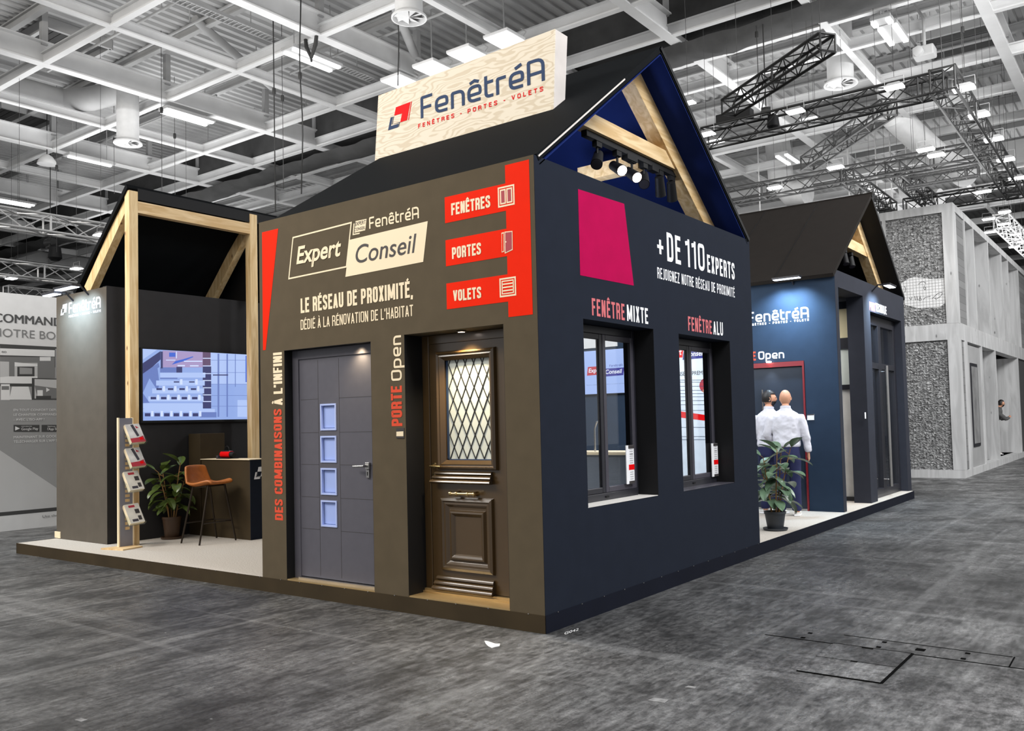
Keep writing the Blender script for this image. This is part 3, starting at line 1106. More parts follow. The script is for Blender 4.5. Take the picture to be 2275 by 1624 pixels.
truss((-0.9, 16.3, 6.9), (0.6, 16.3, 6.9), 0.22, M['hall_dark'], 'short dark grey truss behind the rectangle of black trusses', 'black lighting trusses over the far stands')
truss((0.15, 23.0, 7.0), (0.35, 36.0, 7.0), 0.4, M['truss_alu'], 'bright aluminium truss rising above the roof edge of the timber booth', 'bright aluminium trusses')
G2 = 'bright aluminium trusses'
truss((-15.4, -2.0, 6.0), (-15.2, 8.0, 6.0), 0.36, M['truss_alu'], 'nearest bright aluminium truss, level with the posts of the open timber frame', G2, 0.03, 0.55, 0.014)
truss((-21.2, 0.0, 6.0), (-21.1, 11.0, 6.0), 0.4, M['truss_alu'], 'second bright aluminium truss, just above the white poster wall', G2, 0.03, 0.6, 0.015)
truss((-25.2, 6.9, 6.0), (-25.3, 12.0, 6.0), 0.35, M['truss_alu'], 'short bright aluminium truss resting its end over the poster wall', G2)


def floodlight(x, y, z, label, group, s=1.0):
    t = thing('floodlight', label, 'floodlight', (x, y, z), group)
    s *= 0.8
    w, d = 0.19 * s, 0.13 * s
    mb = MB()
    mb.add([(x - w, y - d, z), (x + w, y - d, z), (x + w, y + d, z), (x - w, y + d, z),
            (x - w * .6, y - d * .6, z + .07 * s), (x + w * .6, y - d * .6, z + .07 * s), (x + w * .6, y + d * .6, z + .07 * s), (x - w * .6, y + d * .6, z + .07 * s)],
           [(0, 1, 2, 3), (7, 6, 5, 4), (0, 4, 5, 1), (1, 5, 6, 2), (2, 6, 7, 3), (3, 7, 4, 0)])
    mb.build('housing', M['hall_grey'], t)
    mb = MB()
    mb.box((x - w * .95, y - d * .95, z - .03 * s), (x + w * .95, y + d * .95, z - .002))
    mb.build('lens', M['lamp_on'], t)
    mb = MB()
    mb.tube([(x - w, y, z + .03), (x - w, y, z + .2 * s), (x + w, y, z + .2 * s), (x + w, y, z + .03)], 0.007, 5)
    mb.build('bracket', M['hall_grey'], t)
    MB().tube([(x, y, z + .2 * s), (x, y, 10.1)], 0.004, 5).build('suspension_wire', M['hall_dark'], t)
    return t


R_ = 'floodlights in a row beside the long truss'
for (x, y), lab in zip([(1.226, 10.87), (1.2, 12.53), (1.19, 14.32), (1.17, 16.1), (1.15, 18.0)],
                       ['floodlight just outside the corner where two black trusses meet', 'second floodlight down the aisle-side row beside the long truss',
                        'third floodlight down the aisle-side row beside the long truss', 'fourth floodlight down the aisle-side row beside the long truss',
                        'last floodlight of the aisle-side row, at the picture edge']):
    floodlight(x, y, 7.0, lab, R_, 1.15)
T_ = 'floodlights fixed on the crossing trusses'
for (x, y), lab in zip([(0.315, 10.03), (-1.375, 10.085), (-1.32, 10.69), (-3.14, 10.19), (-3.19, 10.72)],
                       ['floodlight on the upper crossing truss nearest its corner', 'upper one of two floodlights side by side amid the upper crossing truss',
                        'lower one of two floodlights side by side amid the upper crossing truss', 'upper floodlight glaring at the edge of the front roof',
                        'lower floodlight glaring at the edge of the front roof']):
    floodlight(x, y, 7.0, lab, T_)
for (x, y), lab in zip([(-.04, 14.12), (.05, 14.7), (-1.9, 14.18), (-3.55, 14.94), (.32, 18.85)],
                       ['upper one of two floodlights close together on the lower crossing truss', 'lower one of two floodlights close together on the lower crossing truss',
                        'floodlight hung where the lower slanting truss meets the lower crossing truss', 'floodlight on the lower crossing truss above the second roof ridge',
                        'floodlight on the far truss over the timber booth']):
    floodlight(x, y, 7.0, lab, T_, 1.1)
floodlight(-2.69, 8.45, 7.0, 'tilted floodlight touching the front roof edge below its peak', T_, 0.8)
for (px, py), lab in zip([(2200, 515), (2230, 497), (2256, 520), (2272, 536), (2196, 486), (2253, 548), (2232, 470)],
                         ['floodlight clipped low on the bright truss over the timber booth', 'floodlight above the bright truss over the timber booth',
                          'floodlight farther along above the bright truss over the timber booth', 'farthest floodlight above the bright truss at the picture edge',
                          'floodlight just over the start of the bright booth truss', 'floodlight clipped farther along the bright booth truss',
                          'high floodlight behind the bright booth truss']):
    p = at(px, py, 2, 6.9)
    floodlight(p.x, p.y, 6.9, lab, 'floodlights over the timber booth', 1.0)
for (px, py), lab in zip([(224, 521), (170, 596), (25, 618)],
                         ['floodlight at the end of the nearest bright truss by the roof edge', 'small floodlight above the second bright truss by the roof edge',
                          'floodlight glaring under the second bright truss above the poster wall']):
    p = at(px, py, 2, 5.75)
    floodlight(p.x, p.y, 5.75, lab, 'floodlights on the bright trusses', 1.0)


# chain motor with bag, projector, heater box
def motor(x, y, z, label, s=1.0):
    t = thing('chain_hoist', label, 'hoist', (x, y, z))
    mb = MB()
    mb.lathe([(0.0, -.14 * s), (.13 * s, -.14 * s), (.15 * s, 0), (.13 * s, .14 * s), (0, .14 * s)], (x, y, z), 14, axis=(1, 0.3, 0))
    mb.box((x - .12 * s, y - .09 * s, z - .16 * s), (x + .12 * s, y + .09 * s, z + .1 * s))
    mb.build('motor_body', M['truss_black'], t)
    mb = MB()
    mb.lathe([(.03 * s, .0), (.16 * s, -.1 * s), (.2 * s, -.42 * s), (.12 * s, -.5 * s)], (x + .18 * s, y + .05, z - .05), 12)
    mb.build('chain_bag', M['black'], t, smooth=True)
    mb = MB()
    mb.tube([(x, y, z + .1), (x, y, 10.1)], 0.012, 5)
    mb.tube([(x, y, z + .4), (x - .2 * s, y, z - .1)], 0.01, 5)
    mb.build('chain', M['cable'], t)
    return t


motor(-20.6, 6.1, 6.75, 'black chain hoist with a hanging bag above the second bright truss', 0.9)
motor(-2.05, 10.45, 7.25, 'black chain hoist standing on the upper crossing truss', 0.6)
mb = MB()
mb.box((-3.0, 10.3, 7.18), (-2.3, 10.5, 7.36))
tag(mb.build('power_box', M['black'], bevel=0.02), 'long black power box lying on the upper crossing truss', 'box', kind='thing')
for z_, (px, py) in ((7.0, (2178, 262)), (7.0, (2090, 182))):
    pass
mb = MB()
t = thing('ceiling_projector', 'white boxy projector fixed under the deck near the smoke vent', 'projector', (0.27, 12.84, 8.5))
MB().box((0.08, 12.66, 8.42), (0.46, 13.0, 8.62)).build('body', M['hall_grey'], t, bevel=0.03)
MB().lathe([(.09, 0), (.09, .1), (.06, .12)], (0.2, 12.66, 8.5), 14, axis=(0, -1, 0)).build('lens_barrel', M['hall_grey'], t, smooth=True)
MB().tube([(0.27, 12.84, 8.62), (0.27, 12.84, 9.2), (0.1, 12.84, 9.6), (0.1, 12.84, 10.1)], 0.03, 8).build('bracket', M['hall_grey'], t)
mb = MB()
mb.box((-0.3, 22.0, 8.5), (1.3, 22.6, 9.0))
tag(mb.build('air_handling_box', M['hall_grey']), 'grey rectangular air box beyond the long truss', 'air box', kind='thing')

# hanging cables and steel wires
def hanging(px_top, px_bottom, y, label, r, mat='cable', wob=0.0, clamp=True):
    a, b = at(px_top[0], px_top[1], 1, y), at(px_bottom[0], px_bottom[1], 1, y)
    top = Vector((b.x, y, 10.16))
    low = Vector((b.x, y, b.z))
    pts = [top + (low - top) * (i / 12) + Vector((wob * math.sin(i * 0.9), 0, 0)) for i in range(13)]
    t = thing('hanging_cable', label, 'cable', low, 'thin cables hanging from the roof steel')
    MB().tube(pts, r, 6).build('cable', M[mat], t, smooth=True)
    if clamp:
        m_ = pts[6]
        MB().lathe([(.0, -.07), (.03, -.06), (.035, .0), (.03, .06), (0, .07)], m_, 8).build('clamp', M['cable'], t)
    return t


hanging((608, 0), (612, 470), 5.0, 'straight black cable, thickest of those hanging between timber frame and sign', 0.011)
hanging((668, 0), (672, 430), 5.0, 'black wavy cable hanging from the lifting sling', 0.012, wob=0.03)
hanging((357, 0), (360, 425), 5.0, 'thin cable hanging in front of the second plate girder above the timber frame', 0.006, 'hall_dark')
hanging((124, 150), (126, 560), 5.0, 'thin cable hanging down to the nearest bright truss', 0.006, 'hall_dark')
hanging((880, 0), (886, 190), 5.0, 'dark cable hanging past the swirl diffuser down to the square lamps', 0.01, wob=0.02)
hanging((252, 270), (254, 430), 6.0, 'thin cable hanging beside the peak of the timber frame', 0.006, 'hall_dark')
hanging((390, 230), (389, 440), 6.5, 'thin wire hanging between timber frame and plate girder', 0.006, 'hall_dark')
hanging((628, 100), (630, 420), 6.0, 'thin wire hanging beside the straight black cable', 0.006, 'hall_dark')
hanging((2091, 30), (2094, 165), 10.4, 'steel wire holding the corner of the black trusses', 0.006, 'hall_dark')
hanging((2144, 150), (2147, 250), 12.4, 'steel wire holding the long truss beside the second floodlight', 0.006, 'hall_dark')
hanging((1821, 40), (1823, 90), 7.6, 'steel wire holding the top end of the upper slanting truss', 0.006, 'hall_dark')
hanging((1685, 190), (1687, 240), 10.45, 'steel chain holding the hoist on the upper crossing truss', 0.008, 'cable')
# lifting sling round a cross beam
p = at(691, 85, 2, 9.0)
mb = MB()
for s in (-1, 1):
    mb.tube([(p.x + s * .16, p.y, 9.02), (p.x + s * .13, p.y, 8.85), (p.x, p.y, 8.62)], [.035, .04, .03], 8)
mb.tube([(p.x, p.y, 8.64), (p.x, p.y, 8.54)], 0.02, 6)
tag(mb.build('lifting_sling', M['cable'], smooth=True), 'black V-shaped lifting sling looped round a roof beam', 'sling', kind='thing')

# pale droppers above the second roof
for (px, py0, py1), lab in zip([(1689, 430, 475), (1887, 400, 438), (1950, 395, 455), (1983, 400, 470), (2018, 415, 462)],
                               ['pale suspension rod just above the low end of the second roof', 'pale suspension rod left of the second roof peak',
                                'pale suspension rod right behind the second roof peak', 'pale suspension rod over the upper edge of the timber booth',
                                'pale suspension rod above the chip-filled panel of the timber booth']):
    b = at(px, py1, 1, 20.0)
    mb = MB()
    mb.tube([(b.x, 20.0, max(b.z - 0.3, 6.5)), (b.x, 20.0, 10.1)], 0.02, 6)
    tag(mb.build('suspension_rod', M['hall_white'], smooth=True), lab, 'rod', 'pale suspension rods', 'thing')

# ------------------------------------------------------------------ poster wall of the neighbouring stand
PW = Plane(0, -11.34, 1, 1)
t = thing('poster_wall', 'grey-white poster wall with product screens and app badges, behind the lit column', 'poster wall', (-11.34, 0.5, 0))
MB().box((-11.5, -3.2, 0.0), (-11.34, 3.4, 3.85)).build('board', paint('poster_white', (224, 224, 224), 0.5, noise=0.03), t)
pg1 = paint('poster_grey', (160, 160, 160), 0.5, noise=0.06, scale=1)
pg2 = paint('poster_mid_grey', (128, 128, 128), 0.5, noise=0.06, scale=1)
pg3 = paint('poster_pale_grey', (202, 202, 202), 0.5, noise=0.05, scale=1)
pgd = paint('poster_dark', (74, 74, 74), 0.5, noise=0)
pgw = paint('poster_bright', (236, 236, 236), 0.5, noise=0)
zp = zoom(0, 650, 391 / 130)
V = lambda y: PW.px(0, 650 + y * 130 / 391)[1]
pic = [([(-3.2, .30), (3.4, .30), (3.4, 2.98), (-3.2, 2.98)], 0),
       ([(1.0, .98 + .32), (1.9, .62), (3.4, .5), (3.4, .30), (-3.2, .30), (-3.2, 2.6), (0.2, 2.3)], 2),
       ([(-3.2, .25), (3.4, .25), (3.4, .31), (-3.2, .31)], 3),
       ([(-3.2, 2.98), (3.4, 2.98), (3.4, 3.01), (-3.2, 3.01)], 3)]
flat(PW, pic, 'picture_field', [pg1, pg2, pg3, pgd, pgw], t)
q = lambda a, b: PW.px(*zp(a, b))
pic = [([q(0, 355), q(368, 368), q(368, 500), q(0, 500)], 3), ([q(0, 372), q(365, 385), q(365, 428), q(0, 418)], 4), ([q(0, 428), q(365, 432), q(365, 570), q(0, 600)], 1),
       ([q(0, 560), q(250, 560), q(250, 610), q(0, 605)], 4), ([q(0, 460), q(60, 462), q(60, 560), q(0, 565)], 2), ([q(97, 470), q(250, 470), q(250, 560), q(97, 560)], 2),
       ([q(97, 465), q(250, 480), q(250, 490), q(97, 492)], 4), ([q(115, 495), q(230, 495), q(230, 560), q(115, 560)], 3), ([q(130, 500), q(215, 505), q(215, 545), q(130, 545)], 0),
       ([q(265, 430), q(338, 430), q(338, 456), q(265, 456)], 4),
       ([q(0, 608), q(212, 608), q(212, 628), q(0, 626)], 3), ([q(80, 628), q(190, 628), q(212, 715), q(60, 715)], 4),
       ([q(5, 612), q(65, 612), q(65, 718), q(5, 718)], 4), ([q(10, 625), q(60, 625), q(60, 650), q(10, 650)], 1)]
flat(PW, pic, 'monitor_picture', [pg1, pg2, pg3, pgd, pgw], t, 0.003)
pic = [([q(212, 570), q(380, 575), q(380, 716), q(212, 716)], 3), ([q(230, 578), q(380, 582), q(380, 708), q(230, 708)], 2), ([q(230, 620), q(380, 640), q(380, 708), q(250, 708)], 1),
       ([q(248, 652), q(285, 652), q(285, 690), q(248, 690)], 4), ([q(240, 690), q(340, 690), q(340, 708), q(240, 708)], 3),
       ([q(90, 884), q(262, 884), q(262, 930), q(90, 930)], 3), ([q(277, 884), q(420, 884), q(420, 930), q(277, 930)], 3)]
flat(PW, pic, 'tablet_picture', [pg1, pg2, pg3, pgd, pgw], t, 0.0045)
flat(PW, [[q(100, 893), q(132, 908), q(100, 922)], [q(308, 635), q(308, 665), q(332, 650)]], 'play_arrow', pgw, t, 0.006)


def poster_line(s, x0, x1, ybot, ytop, mat, nm, bold=0.0, total=None):
    """One line of poster type; x0, x1 in the zoomed crop of the photograph."""
    a, b = q(x0, ybot), q(x0, ytop)
    e = q(x1, ybot)
    polys = font_text(s, 0, 0)
    if bold > 0:
        polys = [[(x + k, y) for x, y in q_] for k in (-bold, 0, bold) for q_ in polys]
    return flat(PW, put(polys, a[0], a[1], e[0], b[1]), nm, mat, t, 0.006)


poster_line('COMMAND', -46, 415, 193, 132, pgd, 'headline', 0.035)
poster_line('NOTRE BOX', -52, 430, 290, 232, pg2, 'headline', -0.012)
poster_line('EN TOUT CONFORT DEPUIS', 90, 400, 792, 776, pgw, 'text_line')
poster_line('LE CHANTIER COMMANDEZ', 90, 400, 824, 808, pgw, 'text_line')
poster_line("- AVEC L'ISO-APP !", 90, 295, 857, 840, pgw, 'text_line', 0.01)
poster_line('DISPONIBLE SUR', 142, 212, 898, 891, pgw, 'badge_text')
poster_line('Google Play', 142, 254, 920, 902, pgw, 'badge_text', 0.01)
poster_line('Télécharger', 316, 372, 898, 890, pgw, 'badge_text')
poster_line("l'App Store", 316, 410, 920, 902, pgw, 'badge_text', 0.01)
poster_line('MAINTENANT SUR GOOGLE', 90, 405, 975, 958, pgw, 'text_line')
poster_line("TÉLÉCHARGER SUR L'APP STORE", 90, 440, 1005, 988, pgw, 'text_line')
poster_line('Use the', 282, 385, 1505, 1487, pg2, 'footer_text')
poster_line('ISO', 10, 42, 402, 390, pgd, 'monitor_text', 0.01)

# ------------------------------------------------------------------ two-storey timber booth
def chips_material():
    m, nt, b = nodes_of('wood_chip_fill')
    L = nt.links
    N = nt.nodes.new
    tc = N('ShaderNodeTexCoord')
    mp = N('ShaderNodeMapping')
    mp.inputs['Scale'].default_value = (1, 1, 1.5)
    L.new(tc.outputs['Object'], mp.inputs['Vector'])
    n0 = N('ShaderNodeTexNoise')
    n0.inputs['Scale'].default_value = 9
    L.new(mp.outputs['Vector'], n0.inputs['Vector'])
    ad = N('ShaderNodeMixRGB')
    ad.blend_type = 'ADD'
    ad.inputs['Fac'].default_value = 0.14
    L.new(mp.outputs['Vector'], ad.inputs['Color1'])
    L.new(n0.outputs['Color'], ad.inputs['Color2'])
    v = N('ShaderNodeTexVoronoi')
    v.inputs['Scale'].default_value = 21
    L.new(ad.outputs['Color'], v.inputs['Vector'])
    r = N('ShaderNodeValToRGB')
    r.color_ramp.elements[0].color = (0.10, 0.10, 0.10, 1)
    r.color_ramp.elements[1].color = (0.66, 0.66, 0.66, 1)
    r.color_ramp.elements[0].position = 0.1
    r.color_ramp.elements[1].position = 0.95
    L.new(v.outputs['Color'], r.inputs['Fac'])
    L.new(r.outputs['Color'], b.inputs['Base Color'])
    bp = N('ShaderNodeBump')
    bp.inputs['Strength'].default_value = 0.9
    bp.inputs['Distance'].default_value = 0.05
    L.new(v.outputs['Distance'], bp.inputs['Height'])
    L.new(bp.outputs['Normal'], b.inputs['Normal'])
    b.inputs['Roughness'].default_value = 0.5
    return m


def brick_material():
    m, nt, b = nodes_of('stacked_grey_bricks')
    tc = nt.nodes.new('ShaderNodeTexCoord')
    mp = nt.nodes.new('ShaderNodeMapping')
    mp.inputs['Rotation'].default_value = (math.radians(90), 0, math.radians(90))
    nt.links.new(tc.outputs['Object'], mp.inputs['Vector'])
    br = nt.nodes.new('ShaderNodeTexBrick')
    br.inputs['Scale'].default_value = 5.0
    br.inputs['Color1'].default_value = (0.16, 0.16, 0.16, 1)
    br.inputs['Color2'].default_value = (0.25, 0.25, 0.25, 1)
    br.inputs['Mortar'].default_value = (0.06, 0.06, 0.06, 1)
    br.inputs['Mortar Size'].default_value = 0.02
    br.inputs['Brick Width'].default_value = 0.9
    br.inputs['Row Height'].default_value = 0.3
    nt.links.new(mp.outputs['Vector'], br.inputs['Vector'])
    nt.links.new(br.outputs['Color'], b.inputs['Base Color'])
    b.inputs['Roughness'].default_value = 0.7
    return m


M['chips'] = chips_material()
M['brick_grey'] = brick_material()
M['wire'] = paint('wire_mesh', (70, 70, 70), 0.5, noise=0)
BX, BY, BT = -0.06, 16.9, 6.42
booth = thing('timber_booth', 'two-storey pale timber booth with chip-filled mesh panels, beyond the stand', 'booth', (BX, BY, 0))
P_ = M['grey_pine']
bv = 0.01
# front face (towards the camera) and long face along the aisle
MB().box((-5.0, BY, 0.0), (BX, BY + .25, .19)).build('base_beam', P_, booth)
MB().box((BX - .25, BY + .25, 0.0), (BX, 40, .17)).build('base_beam', P_, booth)
MB().box((-5.0, BY, 3.22), (BX, BY + .25, 3.60)).build('floor_beam', M['grey_pine'], booth)
MB().box((BX - .25, BY + .25, 3.22), (BX, 40, 3.62)).build('floor_beam', P_, booth)
MB().box((-5.0, BY, 6.22), (BX, BY + .25, BT)).build('top_beam', P_, booth)
MB().box((BX - .25, BY + .25, 6.24), (BX, 40, BT)).build('top_beam', P_, booth)
MB().box((BX - .24, BY - .004, .19), (BX + .004, BY + .3, 3.22)).build('corner_post', P_, booth)
MB().box((BX - .24, BY - .004, 3.6), (BX + .004, BY + .3, 6.22)).build('corner_post', P_, booth)
for z0, z1 in ((.19, 3.22), (3.6, 6.22)):
    MB().box((-1.64, BY, z0), (-1.56, BY + .2, z1)).build('post', P_, booth)
    MB().box((-1.56, BY + .06, z0), (BX - .24, BY + .2, z1)).build('chip_panel', M['chips'], booth)
    MB().box((-5.0, BY + .06, z0), (-1.64, BY + .2, z1)).build('chip_panel', M['chips'], booth)
    mb = MB()
    k = -1.56
    while k < BX - .24:
        mb.tube([(k, BY + .04, z0), (k, BY + .04, z1)], 0.002, 4, caps=False)
        k += .07
    k = z0
    while k < z1:
        mb.tube([(-1.56, BY + .04, k), (BX - .24, BY + .04, k)], 0.002, 4, caps=False)
        k += .07
    mb.build('wire_mesh', M['wire'], booth)
# white sheet tucked behind the mesh, with line drawing
PF = Plane(1, BY, 0, -1)
zs = zoom(1960, 460, 1599 / 315)
sheet = [PF.px(*zs(a, b)) for a, b in [(205, 860), (300, 800), (350, 788), (430, 795), (570, 810), (690, 800), (700, 800), (705, 1080), (640, 1130), (400, 1140), (250, 1100)]]
MB().prism([(u, BY + .058, v) for u, v in sheet], (0, -0.006, 0)).build('paper_sheet', paint('booth_white_paper', (230, 230, 230), 0.7, noise=0.04), booth)
lines = []
for pts in ([(250, 960), (262, 920), (245, 890)], [(405, 870), (425, 845), (470, 840), (485, 860)], [(470, 880), (462, 915), (478, 935), (488, 915), (475, 900)],
            [(420, 1010), (440, 1050), (405, 1055), (425, 1000)], [(460, 1040), (480, 1015), (540, 1005)], [(560, 1030), (620, 970), (680, 955), (660, 1000), (600, 1040), (585, 1020)],
            [(300, 1020), (320, 1050), (330, 1010)], [(360, 1000), (370, 1050)], [(385, 1000), (392, 1050)]):
    line = [Vector(PF.px(*zs(a, b))) for a, b in pts]
    for qd in stroke(rounded([(p.x, p.y) for p in line], 0.05), 0.012):
        lines.append([(p.x, p.y) for p in qd])
flat(Plane(1, BY + .052, 0, -1), lines, 'line_drawing', M['wire'], booth, 0.002)


def bs(px, py):
    return at(px, py, 0, BX)


def yb(px, pz_px):
    return at(px, pz_px, 0, BX).y


# aisle face, lower storey: brick strip, door with screen, deep openings
y1a, y1b = BY + .3, yb(2150, 900)
y2b = yb(2156, 900)
y3b = yb(2186, 900)
MB().box((BX - .12, y1a, .17), (BX - .03, y1b, 3.22)).build('brick_panel', M['brick_grey'], booth)
MB().box((BX - .14, y1b, .17), (BX, y2b, 3.22)).build('post', P_, booth)
dr = MB().box((BX - .14, y2b, .17), (BX - .04, y3b, 3.16)).build('door_panel', M['hall_grey'], booth)
a, b = bs(2158, 806), bs(2181, 990)
MB().box((BX - .04, a.y, b.z), (BX - .015, b.y, a.z)).build('screen', M['frame_black'], dr)
MB().box((BX - .016, a.y + .07, b.z + .08), (BX - .010, b.y - .07, a.z - .08)).build('display', paint('dim_display', (150, 150, 150), 0.2, noise=0.3, scale=2), dr)
MB().box((BX - .25, y3b, .17), (BX, y3b + .15, 3.22)).build('post', P_, booth)
ya, yc, yd = y3b + .15, yb(2216, 900), yb(2266, 900)
MB().box((BX - 1.6, ya, .17), (BX - 1.5, 34, 3.22)).build('inner_wall', P_, booth)
MB().box((BX - 1.5, yc, .17), (BX, yc + .14, 3.22)).build('partition', P_, booth)
MB().box((BX - 1.5, yd, .17), (BX, yd + .14, 3.22)).build('partition', P_, booth)
MB().box((BX - .12, yd + .14, .17), (BX - .06, 40, 3.22)).build('brick_panel', M['brick_grey'], booth)
# upper storey: brick strip and deep timber fins
u1a, u1b = BY + .3, yb(2146, 600)
MB().box((BX - .12, u1a, 3.62), (BX - .03, u1b, 6.24)).build('brick_panel', M['brick_grey'], booth)
MB().box((BX - .3, u1b, 3.62), (BX, u1b + .12, 6.24)).build('post', P_, booth)
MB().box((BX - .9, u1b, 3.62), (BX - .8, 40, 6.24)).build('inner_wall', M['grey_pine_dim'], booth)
for px in (2166, 2197, 2226, 2240, 2262):
    y = yb(px, 620)
    MB().box((BX - .8, y, 3.62), (BX, y + .12, 6.24)).build('fin', P_, booth)
yy = yb(2262, 620) + .2
MB().box((BX - .1, yy, 3.62), (BX - .05, 40, 6.24)).build('brick_panel', M['brick_grey'], booth)
MB().box((-5.0, BY + .25, 6.3), (BX - .25, 40, 6.35)).build('roof_panel', P_, booth)
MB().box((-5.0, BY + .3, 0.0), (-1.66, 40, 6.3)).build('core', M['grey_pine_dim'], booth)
# far low wall beyond the booths closing the aisle
MB_ = MB().box((1.5, 56, 0), (20, 56.3, 4.5))
tag(MB_.build('wall_aisle', M['hall_grey']), kind='structure')

# ------------------------------------------------------------------ the stand
def holed(axis, w0, w1, uaxis, u0, u1, v0, v1, holes):
    """Wall slab w0..w1 along axis with rectangular openings (ua, ub, va, vb); clean single mesh."""
    us = sorted({u0, u1} | {h[0] for h in holes} | {h[1] for h in holes})
    vs_ = sorted({v0, v1} | {h[2] for h in holes} | {h[3] for h in holes})
    us = [u for u in us if u0 - 1e-6 <= u <= u1 + 1e-6]
    vs_ = [v for v in vs_ if v0 - 1e-6 <= v <= v1 + 1e-6]

    def solid(i, j):
        if i < 0 or j < 0 or i >= len(us) - 1 or j >= len(vs_) - 1:
            return False
        cu, cv = (us[i] + us[i + 1]) / 2, (vs_[j] + vs_[j + 1]) / 2
        return not any(h[0] < cu < h[1] and h[2] < cv < h[3] for h in holes)

    def P(u, v, w):
        q = [0, 0, v]
        q[axis] = w
        q[uaxis] = u
        return tuple(q)
    mb = MB()
    for i in range(len(us) - 1):
        for j in range(len(vs_) - 1):
            if not solid(i, j):
                continue
            a, b, c, d = us[i], us[i + 1], vs_[j], vs_[j + 1]
            for w in (w0, w1):
                mb.add([P(a, c, w), P(b, c, w), P(b, d, w), P(a, d, w)], [(0, 1, 2, 3)])
            for (di, dj, e) in ((-1, 0, ((a, c), (a, d))), (1, 0, ((b, c), (b, d))), (0, -1, ((a, c), (b, c))), (0, 1, ((a, d), (b, d)))):
                if not solid(i + di, j + dj):
                    (p, q), (r, s) = e
                    mb.add([P(p, q, w0), P(r, s, w0), P(r, s, w1), P(p, q, w1)], [(0, 1, 2, 3)])
    return mb


def weld(o):
    bm = bmesh.new()
    bm.from_mesh(o.data)
    bmesh.ops.remove_doubles(bm, verts=bm.verts, dist=1e-5)
    bmesh.ops.recalc_face_normals(bm, faces=bm.faces)
    bm.to_mesh(o.data)
    bm.free()
    return o


PT = 0.1325
H = 3.55
W = 4.187

# platform
t = thing('stand_platform', 'low carpeted platform with a dark brown plinth under the whole stand', 'platform', (-4.2, 5.8, 0))
MB().box((-8.42, 0.03, 0.0), (-0.03, 11.55, PT - 0.006)).build('core', M['black'], t)
MB().box((-8.42, 0.004, PT - 0.006), (-0.004, 11.56, PT)).build('carpet', M['carpet'], t)
MB().box((-8.425, -0.006, 0.0), (0.0, 0.004, PT)).build('front_plinth', M['plinth'], t)
MB().box((-0.004, 0.0, 0.0), (0.007, 11.57, PT)).build('side_plinth', M['plinth_blue'], t)
MB().box((-8.43, -0.006, 0.0), (-8.42, 1.6, PT)).build('end_plinth', M['plinth'], t)
mb = MB()
random.seed(2)
for k in range(26):
    x = -8.2 + k * 0.32 + random.uniform(-.06, .06)
    mb.box((x, -0.009, PT - .004), (x + .012, -0.004, PT + .003))
for k in range(34):
    y = 0.15 + k * 0.33
    mb.box((0.005, y, PT - .004), (0.010, y + .012, PT + .003))
mb.build('staple', M['steel'], t)

# ---------------- front house
house = thing('front_house', 'large dark house-shaped stand with red shop graphics on its corner', 'exhibition house', (0, 0, PT))
LD = (-2.939, -1.774, PT, 2.278)
RD = (-1.374, -0.323, PT, 2.304)
fw = weld(holed(1, 0.0, 0.34, 0, -3.3, -0.003, PT, H, [LD, RD]).build('front_wall', M['warm_lit_paint'], house))
W1 = (0.6266, 1.8153, 0.8547, 2.3666)
W2 = (2.322, 3.5385, 0.850, 2.3591)
sw = weld(holed(0, -0.32, 0.0, 1, 0.003, W, PT, H, [W1, W2]).build('side_wall', M['cool_lit_paint'], house))
MB().box((-3.3, 0.34, PT), (-3.18, 4.18, 3.4)).build('inner_wall', M['warm_lit_paint'], house)

RZ, RY = 5.10, 2.13
EAVE_L, EAVE_R = (0.03, 3.562), (4.165, 3.566)
mb = MB()
# outer left slope; its far end runs up slanting
mb.prism([(0.005, EAVE_L[0], EAVE_L[1]), (0.005, RY, RZ), (-2.25, RY, RZ), (-3.12, EAVE_L[0], EAVE_L[1])], (0, 0.03, -0.045))
mb.build('roof_slope', M['roof_black'], house)
mb = MB()
mb.prism([(0.005, RY, RZ), (0.005, EAVE_R[0], EAVE_R[1]), (-2.6, EAVE_R[0], EAVE_R[1]), (-2.3, RY, RZ)], (0, -0.03, -0.045))
mb.build('roof_slope', M['roof_black'], house)
# navy linings under both slopes
sl = (RZ - EAVE_R[1]) / (EAVE_R[0] - RY)
mb = MB()
mb.prism([(0.0, RY + .005, RZ - .082), (0.0, EAVE_R[0] - .03, EAVE_R[1] - .065), (-2.55, EAVE_R[0] - .03, EAVE_R[1] - .065), (-2.25, RY + .005, RZ - .082)], (0, -0.006, -0.008))
mb.build('roof_lining', M['navy'], house)
mb = MB()
mb.prism([(0.0, RY - .005, RZ - .082), (0.0, .07, EAVE_L[1] - .065), (-3.0, .07, EAVE_L[1] - .065), (-2.25, RY - .005, RZ - .082)], (0, 0.006, -0.008))
mb.build('roof_lining', M['navy'], house)
MB().bar((0.008, EAVE_L[0] + .02, EAVE_L[1] - .015), (0.008, RY - .72, RZ - .545), 0.008, 0.012, (0, -1, 1.4)).build('rake_trim', M['ply_edge'], house)
MB().bar((0.008, RY, RZ - .02), (0.008, EAVE_R[0], EAVE_R[1] - .02), 0.012, 0.04, (0, 1, 1.4)).build('rake_trim', M['black'], house)
